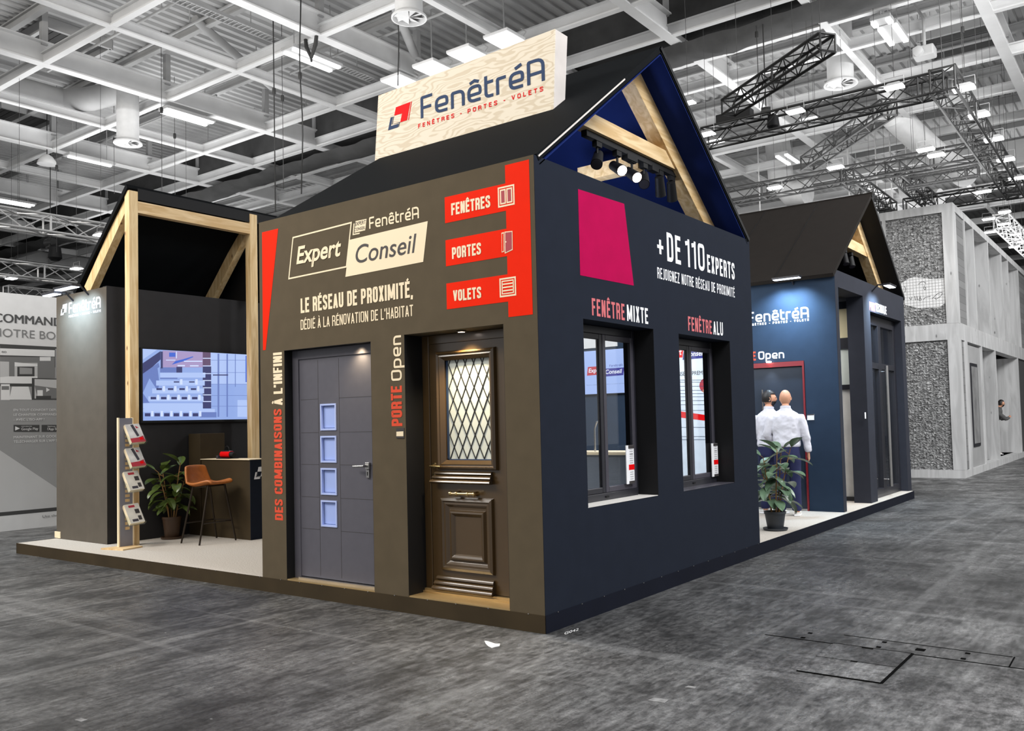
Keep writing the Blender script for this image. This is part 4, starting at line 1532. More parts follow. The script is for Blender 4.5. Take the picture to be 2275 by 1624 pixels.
# visible trusses of timber under the gable
for x, depth in ((-0.35, 0),):
    n_r = Vector((0, -sl, -1)).normalized()
    a = Vector((x, RY - .02, RZ - .05)) + n_r * 0.11
    b = Vector((x, EAVE_R[0] - .12, EAVE_R[1] + .09 - .05)) + n_r * 0.11
    MB().bar(a, b, 0.16, 0.20, (0, sl, 1)).build('rafter', M['pine_x'], house)
    if not depth:
        MB().prism([(x - .06, 0.95, 4.15), (x - .06, 3.26, 4.15), (x - .06, 3.10, 4.30), (x - .06, 1.16, 4.30)], (.12, 0, 0)).build('collar_beam', M['pine_x'], house)
MB().bar(at(1292, 392, 1, 2.5), at(1425, 361, 1, 2.5), .15, .15).build('tie_beam', M['pine_x'], house)
MB().box((-3.25, 0.36, 3.40), (-0.33, 4.17, 3.44)).build('ceiling_panel', M['black'], house)

# track with spotlights below the collar beam
trk = thing('track_rail', 'black lighting track under the timber collar beam of the front gable', 'lighting track', (-0.35, 2.2, 4.12))
MB().box((-0.38, 1.28, 4.09), (-0.32, 3.12, 4.145)).build('rail', M['black'], trk)
MB().box((-0.385, 2.0, 4.05), (-0.315, 2.2, 4.10)).build('feed_box', M['black'], trk)
MB().box((-0.385, 2.5, 4.05), (-0.315, 2.64, 4.10)).build('feed_box', M['black'], trk)


def track_spot(x, y, z, aim, lit, label, group):
    t = thing('track_spotlight', label, 'spotlight', (x, y, z), group)
    aim = Vector(aim).normalized()
    MB().box((x - .025, y - .045, z - .05), (x + .025, y + .045, z)).build('adapter', M['black'], t)
    c = Vector((x, y, z - .16))
    MB().tube([(x, y, z - .05), (x, y, z - .12)], 0.012, 6).build('yoke', M['black'], t)
    MB().tube([c - aim * .10, c + aim * .10], [.045, .055], 16).build('barrel', M['black'], t, smooth=True)
    e = c + aim * .101
    MB().lathe([(0.0, .004), (.048, .002), (.048, 0)], e, 16, axis=aim).build('lens', M['spot_on'] if lit else M['frame_grey'], t)
    if lit:
        spot_light('track_beam', e + aim * .03, e + aim * 3, 40, 50, (1.0, 0.9, 0.8))
    return t


TG = 'black spotlights on the front gable track'
for y, aim, lit, lab in ((1.50, (.3, -.7, -.7), False, 'unlit black spotlight at the upper end of the front gable track'),
                         (1.86, (.75, -.45, -.5), True, 'brightly lit spotlight, first of two glowing ones on the front gable track'),
                         (2.14, (.75, -.4, -.55), True, 'brightly lit spotlight, second of two glowing ones on the front gable track'),
                         (2.38, (.35, -.65, -.7), False, 'unlit tilted spotlight just below the two glowing ones'),
                         (2.72, (-.2, .5, -.8), False, 'dark spotlight turned inwards on the lower half of the front gable track'),
                         (2.98, (-.2, .5, -.8), False, 'dark spotlight turned inwards at the lower end of the front gable track')):
    track_spot(-0.35, y, 4.09, aim, lit, lab, TG)
area_light('gable_fill', (-1.0, 2.0, 3.55), (-0.9, 2.9, 4.6), 0.4, 16, (0.75, 0.82, 1.0), 0.8)  # unseen lamp added to brighten the navy lining

# wooden sign standing on the slope
sign = thing('sign_board', 'pale plywood sign board with slate and red shop logo standing on the black roof', 'sign', (-1.6, 1.15, 4.5))
sg = lambda a, b: SIGN.px(*z5(a, b))
tl, tr, br, bl = sg(265, 755), sg(1981, 105), sg(1962, 885), sg(228, 1432)
mb = MB()
front = [(tl[0], 1.05, tl[1]), (tr[0], 1.05, tr[1]), (br[0], 1.05, br[1] - .02), (bl[0], 1.05, bl[1] - .02)]
MB().prism(front, (0, 0.012, 0)).build('face_panel', M['ply'], sign)
mb = MB()
vs = [(p[0], p[1] + .012, p[2]) for p in front]
vs += [(front[0][0], 1.25, front[0][2] + .0), (front[1][0], 1.25, front[1][2]), (front[2][0], 1.25, front[2][2] + .16), (front[3][0], 1.25, front[3][2] + .16)]
mb.add(vs, [(0, 1, 2, 3), (7, 6, 5, 4), (0, 4, 5, 1), (1, 5, 6, 2), (2, 6, 7, 3), (3, 7, 4, 0)])
mb.build('box_sides', M['ply_edge'], sign)
polys, w = logo_text('FenêtréA')
u0, v0, u1, v1 = rect_from(SIGN, z5, (665, 1002), (1880, 585), (688, 768), (1884, 362))
flat(SIGN, put(polys, u0, v0, u1, v1, 0, w), 'logo_lettering', M['slate'], sign, 0.002)
caps_on(SIGN, z5, 'FENÊTRES - PORTES - VOLETS', (652, 1090), (1866, 692), (655, 1048), (1868, 645), 'tagline', M['pure_red'], sign, 0.2, off=0.002, gap=0.75)
flat(SIGN, [pixpoly(SIGN, z5, p) for p in EMBLEM_RED], 'emblem_red', M['pure_red'], sign, 0.002)
flat(SIGN, [pixpoly(SIGN, z5, p) for p in EMBLEM_SLATE], 'emblem_slate', M['slate'], sign, 0.002)

# graphics on the front wall
z3 = zoom(560, 320, 3.3456)
z4 = zoom(560, 740, 2.388)
f3 = lambda *pts: pixpoly(FRONT, z3, pts)
flat(FRONT, [f3((75, 657), (195, 628), (102, 1530), (82, 1533))], 'red_wedge', M['red'], fw)
ex0, ex1, ex2 = -0.8914, -0.2708, -0.0426
zs_ = [3.5204, 3.38, 3.1688, 3.0303, 2.8185, 2.679, 2.4702, 2.3509]
bars = [[(ex1, zs_[7]), (ex2, zs_[7]), (ex2, zs_[0]), (ex1, zs_[0])]]
for k in (1, 3, 5):
    bars.append([(ex0, zs_[k + 1]), (ex1, zs_[k + 1]), (ex1, zs_[k]), (ex0, zs_[k])])
flat(FRONT, bars, 'red_bars', M['red'], fw)
for s, bl_, br_, tl_, tr_ in (('FENÊTRES', (1483, 530), (1772, 470), (1481, 445), (1772, 378)), ('PORTES', (1489, 857), (1704, 817), (1486, 772), (1703, 730)),
                              ('VOLETS', (1497, 1173), (1706, 1142), (1495, 1090), (1705, 1058))):
    caps_on(FRONT, z3, s, bl_, br_, tl_, tr_, 'lettering', M['cream'], fw, 0.19, off=0.003)


def framed(u0, v0, u1, v1, t):
    return [[(u0, v0), (u1, v0), (u1 - t, v0 + t), (u0 + t, v0 + t)], [(u1, v0), (u1, v1), (u1 - t, v1 - t), (u1 - t, v0 + t)],
            [(u1, v1), (u0, v1), (u0 + t, v1 - t), (u1 - t, v1 - t)], [(u0, v1), (u0, v0), (u0 + t, v0 + t), (u0 + t, v1 - t)]]


def rc(bl_, br_, tl_, tr_):
    return rect_from(FRONT, z3, bl_, br_, tl_, tr_)


a, b, c, d = rc((1830, 475), (1952, 450), (1828, 325), (1952, 297))
s_ = (c - a)
pic = [(q, 0) for q in framed(a, b, c, d, s_ * .08)] + [(q, 0) for q in framed(a + s_ * .13, b + s_ * .13, (a + c) / 2 - s_ * .02, d - s_ * .13, s_ * .07)] + \
      [(q, 0) for q in framed((a + c) / 2 + s_ * .02, b + s_ * .13, c - s_ * .13, d - s_ * .13, s_ * .07)]
pic += [([(x0, b + s_ * .2), (x1, b + s_ * .2), (x1, d - s_ * .2), (x0, d - s_ * .2)], 1) for x0, x1 in ((a + s_ * .2, (a + c) / 2 - s_ * .09), ((a + c) / 2 + s_ * .09, c - s_ * .2))]
flat(FRONT, pic, 'window_icon', [M['cream'], M['plum']], fw, 0.003)
pt_ = lambda *pts: [FRONT.px(*z3(x, y)) for x, y in pts]
pic = [(pt_((1855, 660), (1874, 655), (1876, 800), (1857, 807)), 0), (pt_((1859, 668), (1870, 665), (1871, 795), (1860, 799)), 2),
       (pt_((1878, 652), (1937, 646), (1939, 787), (1880, 815)), 0), (pt_((1884, 659), (1932, 653), (1934, 781), (1886, 805)), 1), (pt_((1885, 724), (1893, 722), (1893, 731), (1885, 733)), 0)]
flat(FRONT, pic[:1] + pic[2:3], 'door_icon', [M['cream']], fw, 0.003)
flat(FRONT, pic[1:2] + pic[3:], 'door_icon', [M['cream'], M['plum'], M['red']], fw, 0.004)
a, b, c, d = rc((1843, 1147), (1963, 1120), (1840, 1003), (1964, 980))
s_ = c - a
pic = [(q, 0) for q in framed(a, b, c, d, s_ * .08)] + [(q, 0) for q in framed(a + s_ * .13, b + s_ * .13, c - s_ * .13, d - s_ * .13, s_ * .06)]
pic += [([(a + s_ * .2, d - s_ * k), (c - s_ * .2, d - s_ * k), (c - s_ * .2, d - s_ * (k - .07)), (a + s_ * .2, d - s_ * (k - .07))], 0) for k in (.34, .5, .66)]
pic += [([(a + s_ * .2, b + s_ * .2), (c - s_ * .2, b + s_ * .2), (c - s_ * .2, d - s_ * .74), (a + s_ * .2, d - s_ * .74)], 1)]
flat(FRONT, pic, 'shutter_icon', [M['cream'], M['plum']], fw, 0.003)

# Expert Conseil badge
o_ = f3((305, 696), (738, 584), (702, 912), (274, 1001))
line = [Vector((p[0], p[1])) for p in o_]
flat(FRONT, [[(p.x, p.y) for p in q] for q in stroke(line + [line[0]], 0.014)], 'badge_outline', M['cream'], fw)
flat(FRONT, [f3((728, 712), (1307, 573), (1273, 876), (695, 988))], 'badge_panel', M['cream'], fw, 0.002)
flat(FRONT, [f3((770, 573), (852, 556), (842, 641), (762, 660)), f3((755, 592), (763, 590), (756, 668), (748, 678)), f3((748, 678), (756, 668), (802, 658), (800, 668))], 'mini_badge', M['cream'], fw)


def type_on(fn, s, bl_, br_, cap, name, mat, off=0.003, shear=0.0, bold=0.0, parent=None, plane=None):
    plane = plane or FRONT
    a_, b_, c_ = plane.px(*fn(*bl_)), plane.px(*fn(*br_)), plane.px(*fn(*cap))
    base = (a_[1] + b_[1]) / 2
    polys = font_text(s, 0.0, bold)
    x0, x1 = extent(polys)
    out = put(polys, a_[0], base, b_[0], c_[1], x0, x1)
    out = [[(u + (v - base) * shear, v) for u, v in q] for q in out]
    return flat(plane, out, name, mat, parent or fw, off)


type_on(z3, 'Expert', (333, 893), (655, 826), (352, 757), 'lettering', M['cream'], shear=0.2, bold=0.022)
type_on(z3, 'Conseil', (764, 893), (1205, 803), (800, 742), 'lettering', M['charcoal_ink'], shear=0.2, bold=0.004)
type_on(z3, 'EXPERT', (765, 609), (846, 592), (768, 580), 'small_lettering', M['charcoal_ink'], shear=0.1)
type_on(z3, 'CONSEIL', (760, 649), (842, 630), (765, 624), 'small_lettering', M['charcoal_ink'], shear=0.1)
polys, w = logo_text('FenêtréA', 0.15)
u0, v0, u1, v1 = rc((870, 636), (1242, 546), (873, 546), (1240, 460))
flat(FRONT, put(polys, u0, v0, u1, v1, 0, w), 'logo_lettering', M['cream'], fw, 0.002)
caps_on(FRONT, z3, 'LE RÉSEAU DE PROXIMITÉ,', (362, 1264), (1197, 1128), (362, 1155), (1195, 1010), 'lettering', M['cream'], fw, 0.18)
caps_on(FRONT, z3, "DÉDIÉ À LA RÉNOVATION DE L'HABITAT", (362, 1391), (1198, 1268), (362, 1315), (1198, 1184), 'lettering', M['cream'], fw, 0.12)
# upright lettering beside the doors
caps_on(FRONT, z4, 'DES COMBINAISONS', (122, 993), (163, 992), (117, 403), (160, 403), 'upright_lettering', M['coral'], fw, 0.2, turn=True)
caps_on(FRONT, z4, "À L'INFINI", (115, 383), (161, 383), (113, 103), (160, 103), 'upright_lettering', M['cream'], fw, 0.2, turn=True)
caps_on(FRONT, z4, 'PORTE', (741, 494), (797, 493), (739, 281), (795, 279), 'upright_lettering', M['coral'], fw, 0.2, turn=True)
polys, w = logo_text('Open', 0.15)
u0, v0, u1, v1 = rect_from(FRONT, z4, (738, 253), (794, 252), (737, 14), (793, 13))
flat(FRONT, put(polys, u0, v0, u1, v1, 0, w, turn=True), 'upright_lettering', M['cream'], fw, 0.002)
pl = pixpoly(FRONT, z4, [(767, 505), (808, 502), (808, 558), (767, 558)])
info = MB().prism([FRONT.p(u, v, 0) for u, v in pl], (0, -0.006, 0)).build('info_plate', M['charcoal_ink'], fw)
flat(FRONT, [pixpoly(FRONT, z4, [(769, 523), (806, 521), (806, 547), (769, 547)])], 'plate_field', M['cream'], fw, 0.0075)

# graphics on the side wall
z7 = zoom(1160, 420, 4.0625)
flat(SIDE, [pixpoly(SIDE, z7, [(503, 0), (920, 133), (1007, 872), (523, 778)])], 'magenta_panel', M['magenta'], sw)
cs = lambda s, bl_, br_, tl_, tr_, m, t_=0.18, gap=0.32: caps_on(SIDE, z7, s, bl_, br_, tl_, tr_, 'lettering', m, sw, t_, gap=gap)
cs('DE', (1306, 650), (1429, 682), (1305, 392), (1428, 430), M['white'], 0.15)
cs('110', (1472, 697), (1645, 744), (1470, 453), (1643, 497), M['white'], 0.15)
cs('EXPERTS', (1670, 750), (1915, 818), (1668, 595), (1915, 668), M['white'], 0.17)
cs('REJOIGNEZ NOTRE RÉSEAU DE PROXIMITÉ', (1220, 806), (1918, 978), (1218, 706), (1916, 893), M['white'], 0.13)
cs('FENÊTRE', (630, 1138), (923, 1186), (627, 985), (921, 1038), M['dusty_red'], 0.16)
cs('MIXTE', (946, 1188), (1135, 1220), (944, 1043), (1134, 1078), M['white'], 0.16)
cs('FENÊTRE', (1498, 1276), (1710, 1310), (1496, 1150), (1709, 1187), M['dusty_red'], 0.16)
cs('ALU', (1724, 1310), (1811, 1326), (1723, 1190), (1810, 1203), M['white'], 0.16)
a_, b_ = SIDE.px(*z7(1217, 500)), SIDE.px(*z7(1273, 545))
cu, cv = (a_[0] + b_[0]) / 2, (a_[1] + b_[1]) / 2
hw = (b_[0] - a_[0]) / 2
flat(SIDE, [[(cu - hw, cv - .016), (cu + hw, cv - .016), (cu + hw, cv + .016), (cu - hw, cv + .016)], [(cu - .02, cv - .068), (cu + .02, cv - .068), (cu + .02, cv + .068), (cu - .02, cv + .068)]],
     'plus_sign', M['white'], sw)

# ---------------- display doors in the front wall
M['rim_blue'] = paint('pale_blue_rim', (176, 192, 240), 0.4, noise=0.03)
def box_ring(mb, u0, v0, u1, v1, t, y0, y1):
    mb.box((u0, y0, v0), (u0 + t, y1, v1))
    mb.box((u1 - t, y0, v0), (u1, y1, v1))
    mb.box((u0 + t, y0, v1 - t), (u1 - t, y1, v1))
    return mb


dl = thing('entrance_door', 'plain anthracite entrance door with four square frosted panes, in the front wall', 'door', (-2.36, 0.12, PT), 'display doors in the front wall')
YD = 0.09
box_ring(MB(), LD[0] + .003, PT + .002, LD[1] - .003, LD[3] - .003, 0.085, YD, YD + .14).build('frame', M['door_grey'], dl, bevel=0.003)
lx0, lx1, lz0, lz1 = -2.852, -1.862, PT + .035, 2.19
panes = [(-2.553, -2.340, 1.518, 1.762), (-2.556, -2.342, 1.224, 1.468), (-2.559, -2.344, 0.930, 1.174), (-2.562, -2.347, 0.640, 0.880)]
leaf = weld(holed(1, YD + .012, YD + .08, 0, lx0, lx1, lz0, lz1, panes).build('leaf', M['door_grey'], dl))
mb = MB()
for x in (-2.585, -2.30):
    mb.box((x - .0015, YD + .0108, lz0 + .02), (x + .0015, YD + .0125, lz1 - .02))
for z in (1.81, 1.50, 1.205, 0.905, 0.61):
    mb.box((lx0 + .02, YD + .0108, z - .0015), (-2.585, YD + .0125, z + .0015))
    mb.box((-2.30, YD + .0108, z - .0015), (lx1 - .02, YD + .0125, z + .0015))
mb.build('groove', M['charcoal_ink'], leaf)
for (a, b, c, d) in panes:
    pane = MB().box((a, YD + .03, c), (b, YD + .036, d)).build('pane', M['frost'], dl)
    mb = MB()
    for q in framed(a, c, b, d, 0.016):
        mb.prism([(u, YD + .004, v) for u, v in q], (0, 0.03, 0))
    mb.build('pane_rim', M['rim_blue'], pane)
    mb = MB()
    for q in framed(a + .02, c + .02, b - .02, d - .02, 0.004):
        mb.prism([(u, YD + .029, v) for u, v in q], (0, 0.003, 0))
    mb.build('pane_line', M['slate'], pane)
hz = 1.20
hb = MB().box((-1.955, YD - .012, hz - .03), (-1.905, YD + .012, hz + .03)).build('handle_rose', M['steel'], dl, bevel=0.004)
MB().tube([(-1.93, YD, hz), (-1.93, YD - .05, hz), (-2.06, YD - .05, hz - .005)], 0.011, 10).build('lever', M['steel'], hb, smooth=True)
MB().box((-1.95, YD - .004, 1.095), (-1.912, YD + .012, 1.165)).build('lock_plate', M['steel'], dl, bevel=0.003)
MB().box((-1.935, YD - .006, 1.115), (-1.927, YD - .003, 1.148)).build('keyhole', M['black'], dl)
MB().box((LD[0] + .09, YD - .03, PT), (LD[1] - .003, YD + .1, PT + .03)).build('threshold', M['steel'], dl)
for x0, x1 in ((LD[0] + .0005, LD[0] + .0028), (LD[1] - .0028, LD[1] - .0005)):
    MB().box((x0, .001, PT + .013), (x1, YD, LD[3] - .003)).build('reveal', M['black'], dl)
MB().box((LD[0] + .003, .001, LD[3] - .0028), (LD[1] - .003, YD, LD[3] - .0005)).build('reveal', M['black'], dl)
MB().box((LD[0] + .003, 0.003, PT), (LD[1] - .003, YD, PT + .012)).build('sill_plate', M['threshold'], dl)
MB().box((LD[0] + .003, YD + .15, PT), (LD[1] - .003, YD + .16, LD[3])).build('backing', M['black'], dl)

dr_ = thing('entrance_door', 'bronze brown panelled entrance door with lattice glass, next to the wall corner', 'door', (-0.85, 0.25, PT), 'display doors in the front wall')
Y2 = 0.22
box_ring(MB(), RD[0] + .003, PT + .002, RD[1] - .003, RD[3] - .003, 0.075, Y2 - .01, Y2 + .09).build('frame', M['door_bronze'], dr_, bevel=0.004)
GL = (-1.135, -0.640, 1.240, 2.110)
leaf = weld(holed(1, Y2 + .0, Y2 + .07, 0, RD[0] + .08, RD[1] - .08, PT + .05, 2.225, [GL]).build('leaf', M['door_bronze'], dr_))


def moulding(u0, v0, u1, v1, width, name, parent, mat, prof=((0, 0), (.1, .018), (.3, .03), (.45, .022), (.6, .028), (.8, .014), (1, 0)), y=None):
    """Profiled frame: nested mitred rectangles."""
    y = Y2 if y is None else y
    mb = MB()
    rings = []
    for s, h in prof:
        k = s * width
        rings.append([(u0 + k, y - h, v0 + k), (u1 - k, y - h, v0 + k), (u1 - k, y - h, v1 - k), (u0 + k, y - h, v1 - k)])
    vs = [p for r in rings for p in r]
    fs = []
    for i in range(len(rings) - 1):
        for k in range(4):
            fs.append((4 * i + k, 4 * i + (k + 1) % 4, 4 * i + 4 + (k + 1) % 4, 4 * i + 4 + k))
    mb.add(vs, fs)
    return mb.build(name, mat, parent)


moulding(GL[0] - .07, GL[2] - .07, GL[1] + .07, GL[3] + .05, 0.08, 'glazing_moulding', dr_, M['door_bronze'], ((0, 0), (.1, .03), (.3, .045), (.45, .03), (.6, .034), (.85, .012), (1, 0)))
pane = MB().box((GL[0], Y2 + .03, GL[2]), (GL[1], Y2 + .045, GL[3])).build('lattice_glass', M['milk'], dr_)
cames = []
gx0, gx1, gz0, gz1 = GL[0] + .03, GL[1] - .01, GL[2] + .02, GL[3] - .012
nx = 5
dx = (gx1 - gx0) / nx
dz = 0.196


def clip_line(x0, z0, x1, z1):
    t0, t1 = 0.0, 1.0
    for p_, q_ in ((-(x1 - x0), x0 - gx0), (x1 - x0, gx1 - x0), (-(z1 - z0), z0 - gz0), (z1 - z0, gz1 - z0)):
        if abs(p_) < 1e-9:
            if q_ < 0:
                return None
            continue
        r_ = q_ / p_
        if p_ < 0:
            t0 = max(t0, r_)
        else:
            t1 = min(t1, r_)
    if t1 - t0 < 1e-3:
        return None
    return (x0 + (x1 - x0) * t0, z0 + (z1 - z0) * t0), (x0 + (x1 - x0) * t1, z0 + (z1 - z0) * t1)


mb = MB()
sl_ = dz / dx
hgt = gz1 - gz0
k = -12
while k < 16:
    for sgn in (1, -1):
        xa = gx0 + k * dx
        l_ = clip_line(xa, gz0, xa + sgn * hgt / sl_, gz1)
        if l_:
            mb.bar((l_[0][0], Y2 + .027, l_[0][1]), (l_[1][0], Y2 + .027, l_[1][1]), 0.006, 0.006, (0, 1, 0))
    k += 1
mb.build('lead_came', M['lead'], pane)
MB().box((GL[0] + .002, Y2 + .022, GL[2] + .002), (GL[0] + .022, Y2 + .03, GL[3] - .002)).build('edge_strip', M['slate'], pane)
MB().box((GL[0] + .002, Y2 + .022, GL[2] + .002), (GL[1] - .002, Y2 + .03, GL[2] + .018)).build('edge_strip', M['slate'], pane)


def rail_mould(u0, u1, v0, v1, name, flip=False):
    """Stacked torus mouldings growing outwards towards the foot."""
    mb = MB()
    n = 3
    prof = []
    for k in range(n):
        vt = v1 - (v1 - v0) * k / n
        vb = v1 - (v1 - v0) * (k + 1) / n
        d0, d1 = .012 + .018 * k, .03 + .018 * k
        prof += [(d0, vt), (d0 + .012, vt - (vt - vb) * .12), (d1, vt - (vt - vb) * .35), (d1 + .004, vt - (vt - vb) * .6), (d1 - .004, vt - (vt - vb) * .85), (d0 + .006, vb)]
    vs = []
    for d_, v in prof:
        e = d_ * .7
        vs += [(u0 - e, Y2 - d_, v), (u1 + e * .4, Y2 - d_, v), (u0, Y2 + .001, v), (u1, Y2 + .001, v)]
    m_ = len(prof)
    fs = []
    for i in range(m_ - 1):
        a, b = 4 * i, 4 * i + 4
        fs += [(a, a + 1, b + 1, b), (a + 2, a, b, b + 2), (a + 1, a + 3, b + 3, b + 1)]
    fs += [(0, 2, 3, 1), (4 * m_ - 4, 4 * m_ - 3, 4 * m_ - 1, 4 * m_ - 2)]
    mb.add(vs, fs)
    return mb.build(name, M['door_bronze'], dr_, smooth=True)


rail_mould(-1.215, -0.640, 1.058, 1.158, 'rail_moulding')
rail_mould(-1.215, -0.640, 0.175, 0.295, 'kick_moulding')
moulding(-1.19, 0.335, -0.628, 0.945, 0.085, 'panel_moulding', dr_, M['door_bronze'], ((0, 0), (.1, .025), (.35, .034), (.5, .02), (.7, .022), (.9, .006), (1, 0)))
moulding(-1.095, 0.425, -0.712, 0.842, 0.055, 'panel_moulding', dr_, M['door_bronze'], ((0, 0), (.25, .022), (.5, .026), (.8, .012), (1, 0)))
hb = MB().lathe([(0, .0), (.026, .0), (.026, .008), (0, .01)], (-1.265, Y2, 1.20), 16, axis=(0, -1, 0)).build('handle_rose', M['brass'], dr_, smooth=True)
MB().tube([(-1.265, Y2, 1.20), (-1.265, Y2 - .05, 1.20), (-1.15, Y2 - .05, 1.198)], 0.010, 10).build('lever', M['brass'], hb, smooth=True)
hb2 = MB().lathe([(0, .0), (.022, .0), (.022, .006), (0, .008)], (-1.265, Y2, 1.122), 16, axis=(0, -1, 0)).build('lock_plate', M['brass'], dr_, smooth=True)
MB().box((-1.268, Y2 - .0095, 1.108), (-1.262, Y2 - .0075, 1.13)).build('keyhole', M['black'], hb2)
pb = MB()
pb.tube([(-1.04, Y2 - .06, .978), (-0.78, Y2 - .06, .982)], 0.012, 12)
for xx in (-1.035, -.97, -.85, -.785):
    pb.lathe([(0.012, -.012), (0.019, -.006), (0.019, .006), (0.012, .012)], (xx, Y2 - .06, .98), 12, axis=(1, 0, 0))
for xx in (-.985, -.80):
    pb.tube([(xx, Y2, .98), (xx, Y2 - .06, .98)], [.022, .009], 12)
pb.build('pull_bar', M['brass'], dr_, smooth=True)
mb = MB()
mb.box((RD[0] + .003, Y2 - .05, PT), (RD[1] - .003, Y2 + .09, PT + .028))
mb.box((RD[0] + .003, Y2 - .03, PT + .028), (RD[1] - .003, Y2 + .06, PT + .044))
mb.build('threshold', M['threshold'], dr_)
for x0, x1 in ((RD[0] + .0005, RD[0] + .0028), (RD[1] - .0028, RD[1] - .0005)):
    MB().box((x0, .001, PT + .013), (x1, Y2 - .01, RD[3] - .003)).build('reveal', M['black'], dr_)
MB().box((RD[0] + .003, 0.003, PT), (RD[1] - .003, Y2 - .05, PT + .010)).build('sill_plate', M['threshold'], dr_)
# small lamp in the soffit over the bronze door
dlp = thing('door_downlight', 'small glowing round downlight over the bronze brown door', 'downlight', (-0.85, 0.1, 2.3))
MB().lathe([(.038, 0), (.045, -.012), (.03, -.016), (.03, 0)], (-0.83, 0.1, RD[3]), 16).build('rim', M['steel'], dlp, smooth=True)
MB().lathe([(0, -.012), (.03, -.011), (.03, -.004)], (-0.83, 0.1, RD[3]), 16).build('lens', M['spot_on'], dlp)
spot_light('door_beam', (-0.83, 0.09, 2.27), (-0.86, 0.16, 0.2), 85, 110, (1.0, 0.80, 0.5), 1.0, 0.03)
spot_light('door_beam', (-1.98, 0.035, 2.262), (-2.04, 0.14, 1.5), 16, 120, (1.0, 0.78, 0.46), 1.0, 0.03)  # unseen spot without a fixture, added for the warm glow on the plain door

# ---------------- display windows in the side wall
M['sill_lit'] = paint('lit_window_sill', (214, 210, 204), .5)  # bright light on the near window's sill painted as a paler colour


def side_window(hole, label, lit_sill, tagrect, group):
    y0, y1, z0, z1 = hole
    t = thing('window', label, 'window', (-0.25, (y0 + y1) / 2, z0), group)
    xf, xb = -0.20, -0.235
    e = 0.003
    mb = MB()
    mb.box((xb, y0 + e, z0 + e), (xf, y0 + .05, z1 - e))
    mb.box((xb, y1 - .05, z0 + e), (xf, y1 - e, z1 - e))
    mb.box((xb, y0 + .05, z1 - .07), (xf, y1 - .05, z1 - e))
    mb.box((xb, y0 + .05, z0 + e), (xf + .02, y1 - .05, z0 + .07))
    mb.build('frame', M['frame_black'], t, bevel=0.004)
    ym = (y0 + y1) / 2
    for k, (a, b) in enumerate(((y0 + .05, ym - .005), (ym + .005, y1 - .05))):
        s = MB()
        w_ = 0.05
        s.box((xb + .012, a, z0 + .07), (xf + .012, a + w_, z1 - .07))
        s.box((xb + .012, b - w_, z0 + .07), (xf + .012, b, z1 - .07))
        s.box((xb + .012, a + w_, z1 - .07 - w_), (xf + .012, b - w_, z1 - .07))
        s.box((xb + .012, a + w_, z0 + .07), (xf + .012, b - w_, z0 + .07 + w_))
        so = s.build('sash', M['frame_grey'] if k else M['frame_black'], t, bevel=0.006)
        MB().box((-.203, a + w_, z0 + .07 + w_), (-.197, b - w_, z1 - .07 - w_)).build('pane', M['glass'], so)
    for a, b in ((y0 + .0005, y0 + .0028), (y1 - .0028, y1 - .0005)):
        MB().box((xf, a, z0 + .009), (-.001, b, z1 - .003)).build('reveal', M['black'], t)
    MB().box((xf, y0 + e, z0 + e), (-.003, y1 - e, z0 + .008)).build('sill', M['sill_lit'] if lit_sill else M['frame_grey'], t)
    MB().box((xf + .02, ym - .03, z0 + .03), (xf + .028, ym + .02, z0 + .045)).build('drain_cap', M['black'], t)
    # product card on the pane
    a, b, c, d = tagrect
    card = MB().box((-.168, a, c), (-.160, b, d)).build('product_card', M['white'], t)
    pc = Plane(0, -.160, 1, 1)
    h_, w_ = d - c, b - a
    flat(pc, [[(a + w_ * .28, c + h_ * .36), (b, c + h_ * .36), (b, c + h_ * .5), (a + w_ * .28, c + h_ * .5)]], 'red_block', M['pure_red'], card)
    flat(pc, [[(a + w_ * .28, d - .03), (b, d - .03), (b, d), (a + w_ * .28, d)], [(a + w_ * .28, c), (b, c), (b, c + .025), (a + w_ * .28, c + .025)],
              [(a + w_ * .45, d - h_ * .24), (a + w_ * .85, d - h_ * .24), (a + w_ * .85, d - h_ * .22), (a + w_ * .45, d - h_ * .22)]], 'black_block', M['charcoal_ink'], card)
    rows = []
    for k in range(16):
        v = c + h_ * (.05 + .06 * k)
        if .33 < (v - c) / h_ < .52 or (v - c) / h_ > .93:
            continue
        rows.append([(a + w_ * .42, v), (b - w_ * .15, v), (b - w_ * .15, v + .008), (a + w_ * .42, v + .008)])
    flat(pc, rows, 'small_print', paint('grey_print', (180, 180, 184), 0.6, noise=0), card)
    return t


zt = zoom(1290, 900, 1286 / 190)
pcx = Plane(0, -.160, 1, 1)
a_, b_ = pcx.px(*zt(700, 1190)), pcx.px(*zt(797, 600))
side_window(W1, 'double-sash black window nearest the stand corner, product card on its glass', True, (a_[0], b_[0], a_[1], b_[1]), 'display windows in the side wall')
zt = zoom(1500, 730, 658 / 150)
a_, b_ = pcx.px(*zt(366, 1445)), pcx.px(*zt(412, 1115))
side_window(W2, 'narrow-looking black window farther from the corner, showing a poster behind', False, (a_[0], b_[0], a_[1], b_[1]), 'display windows in the side wall')

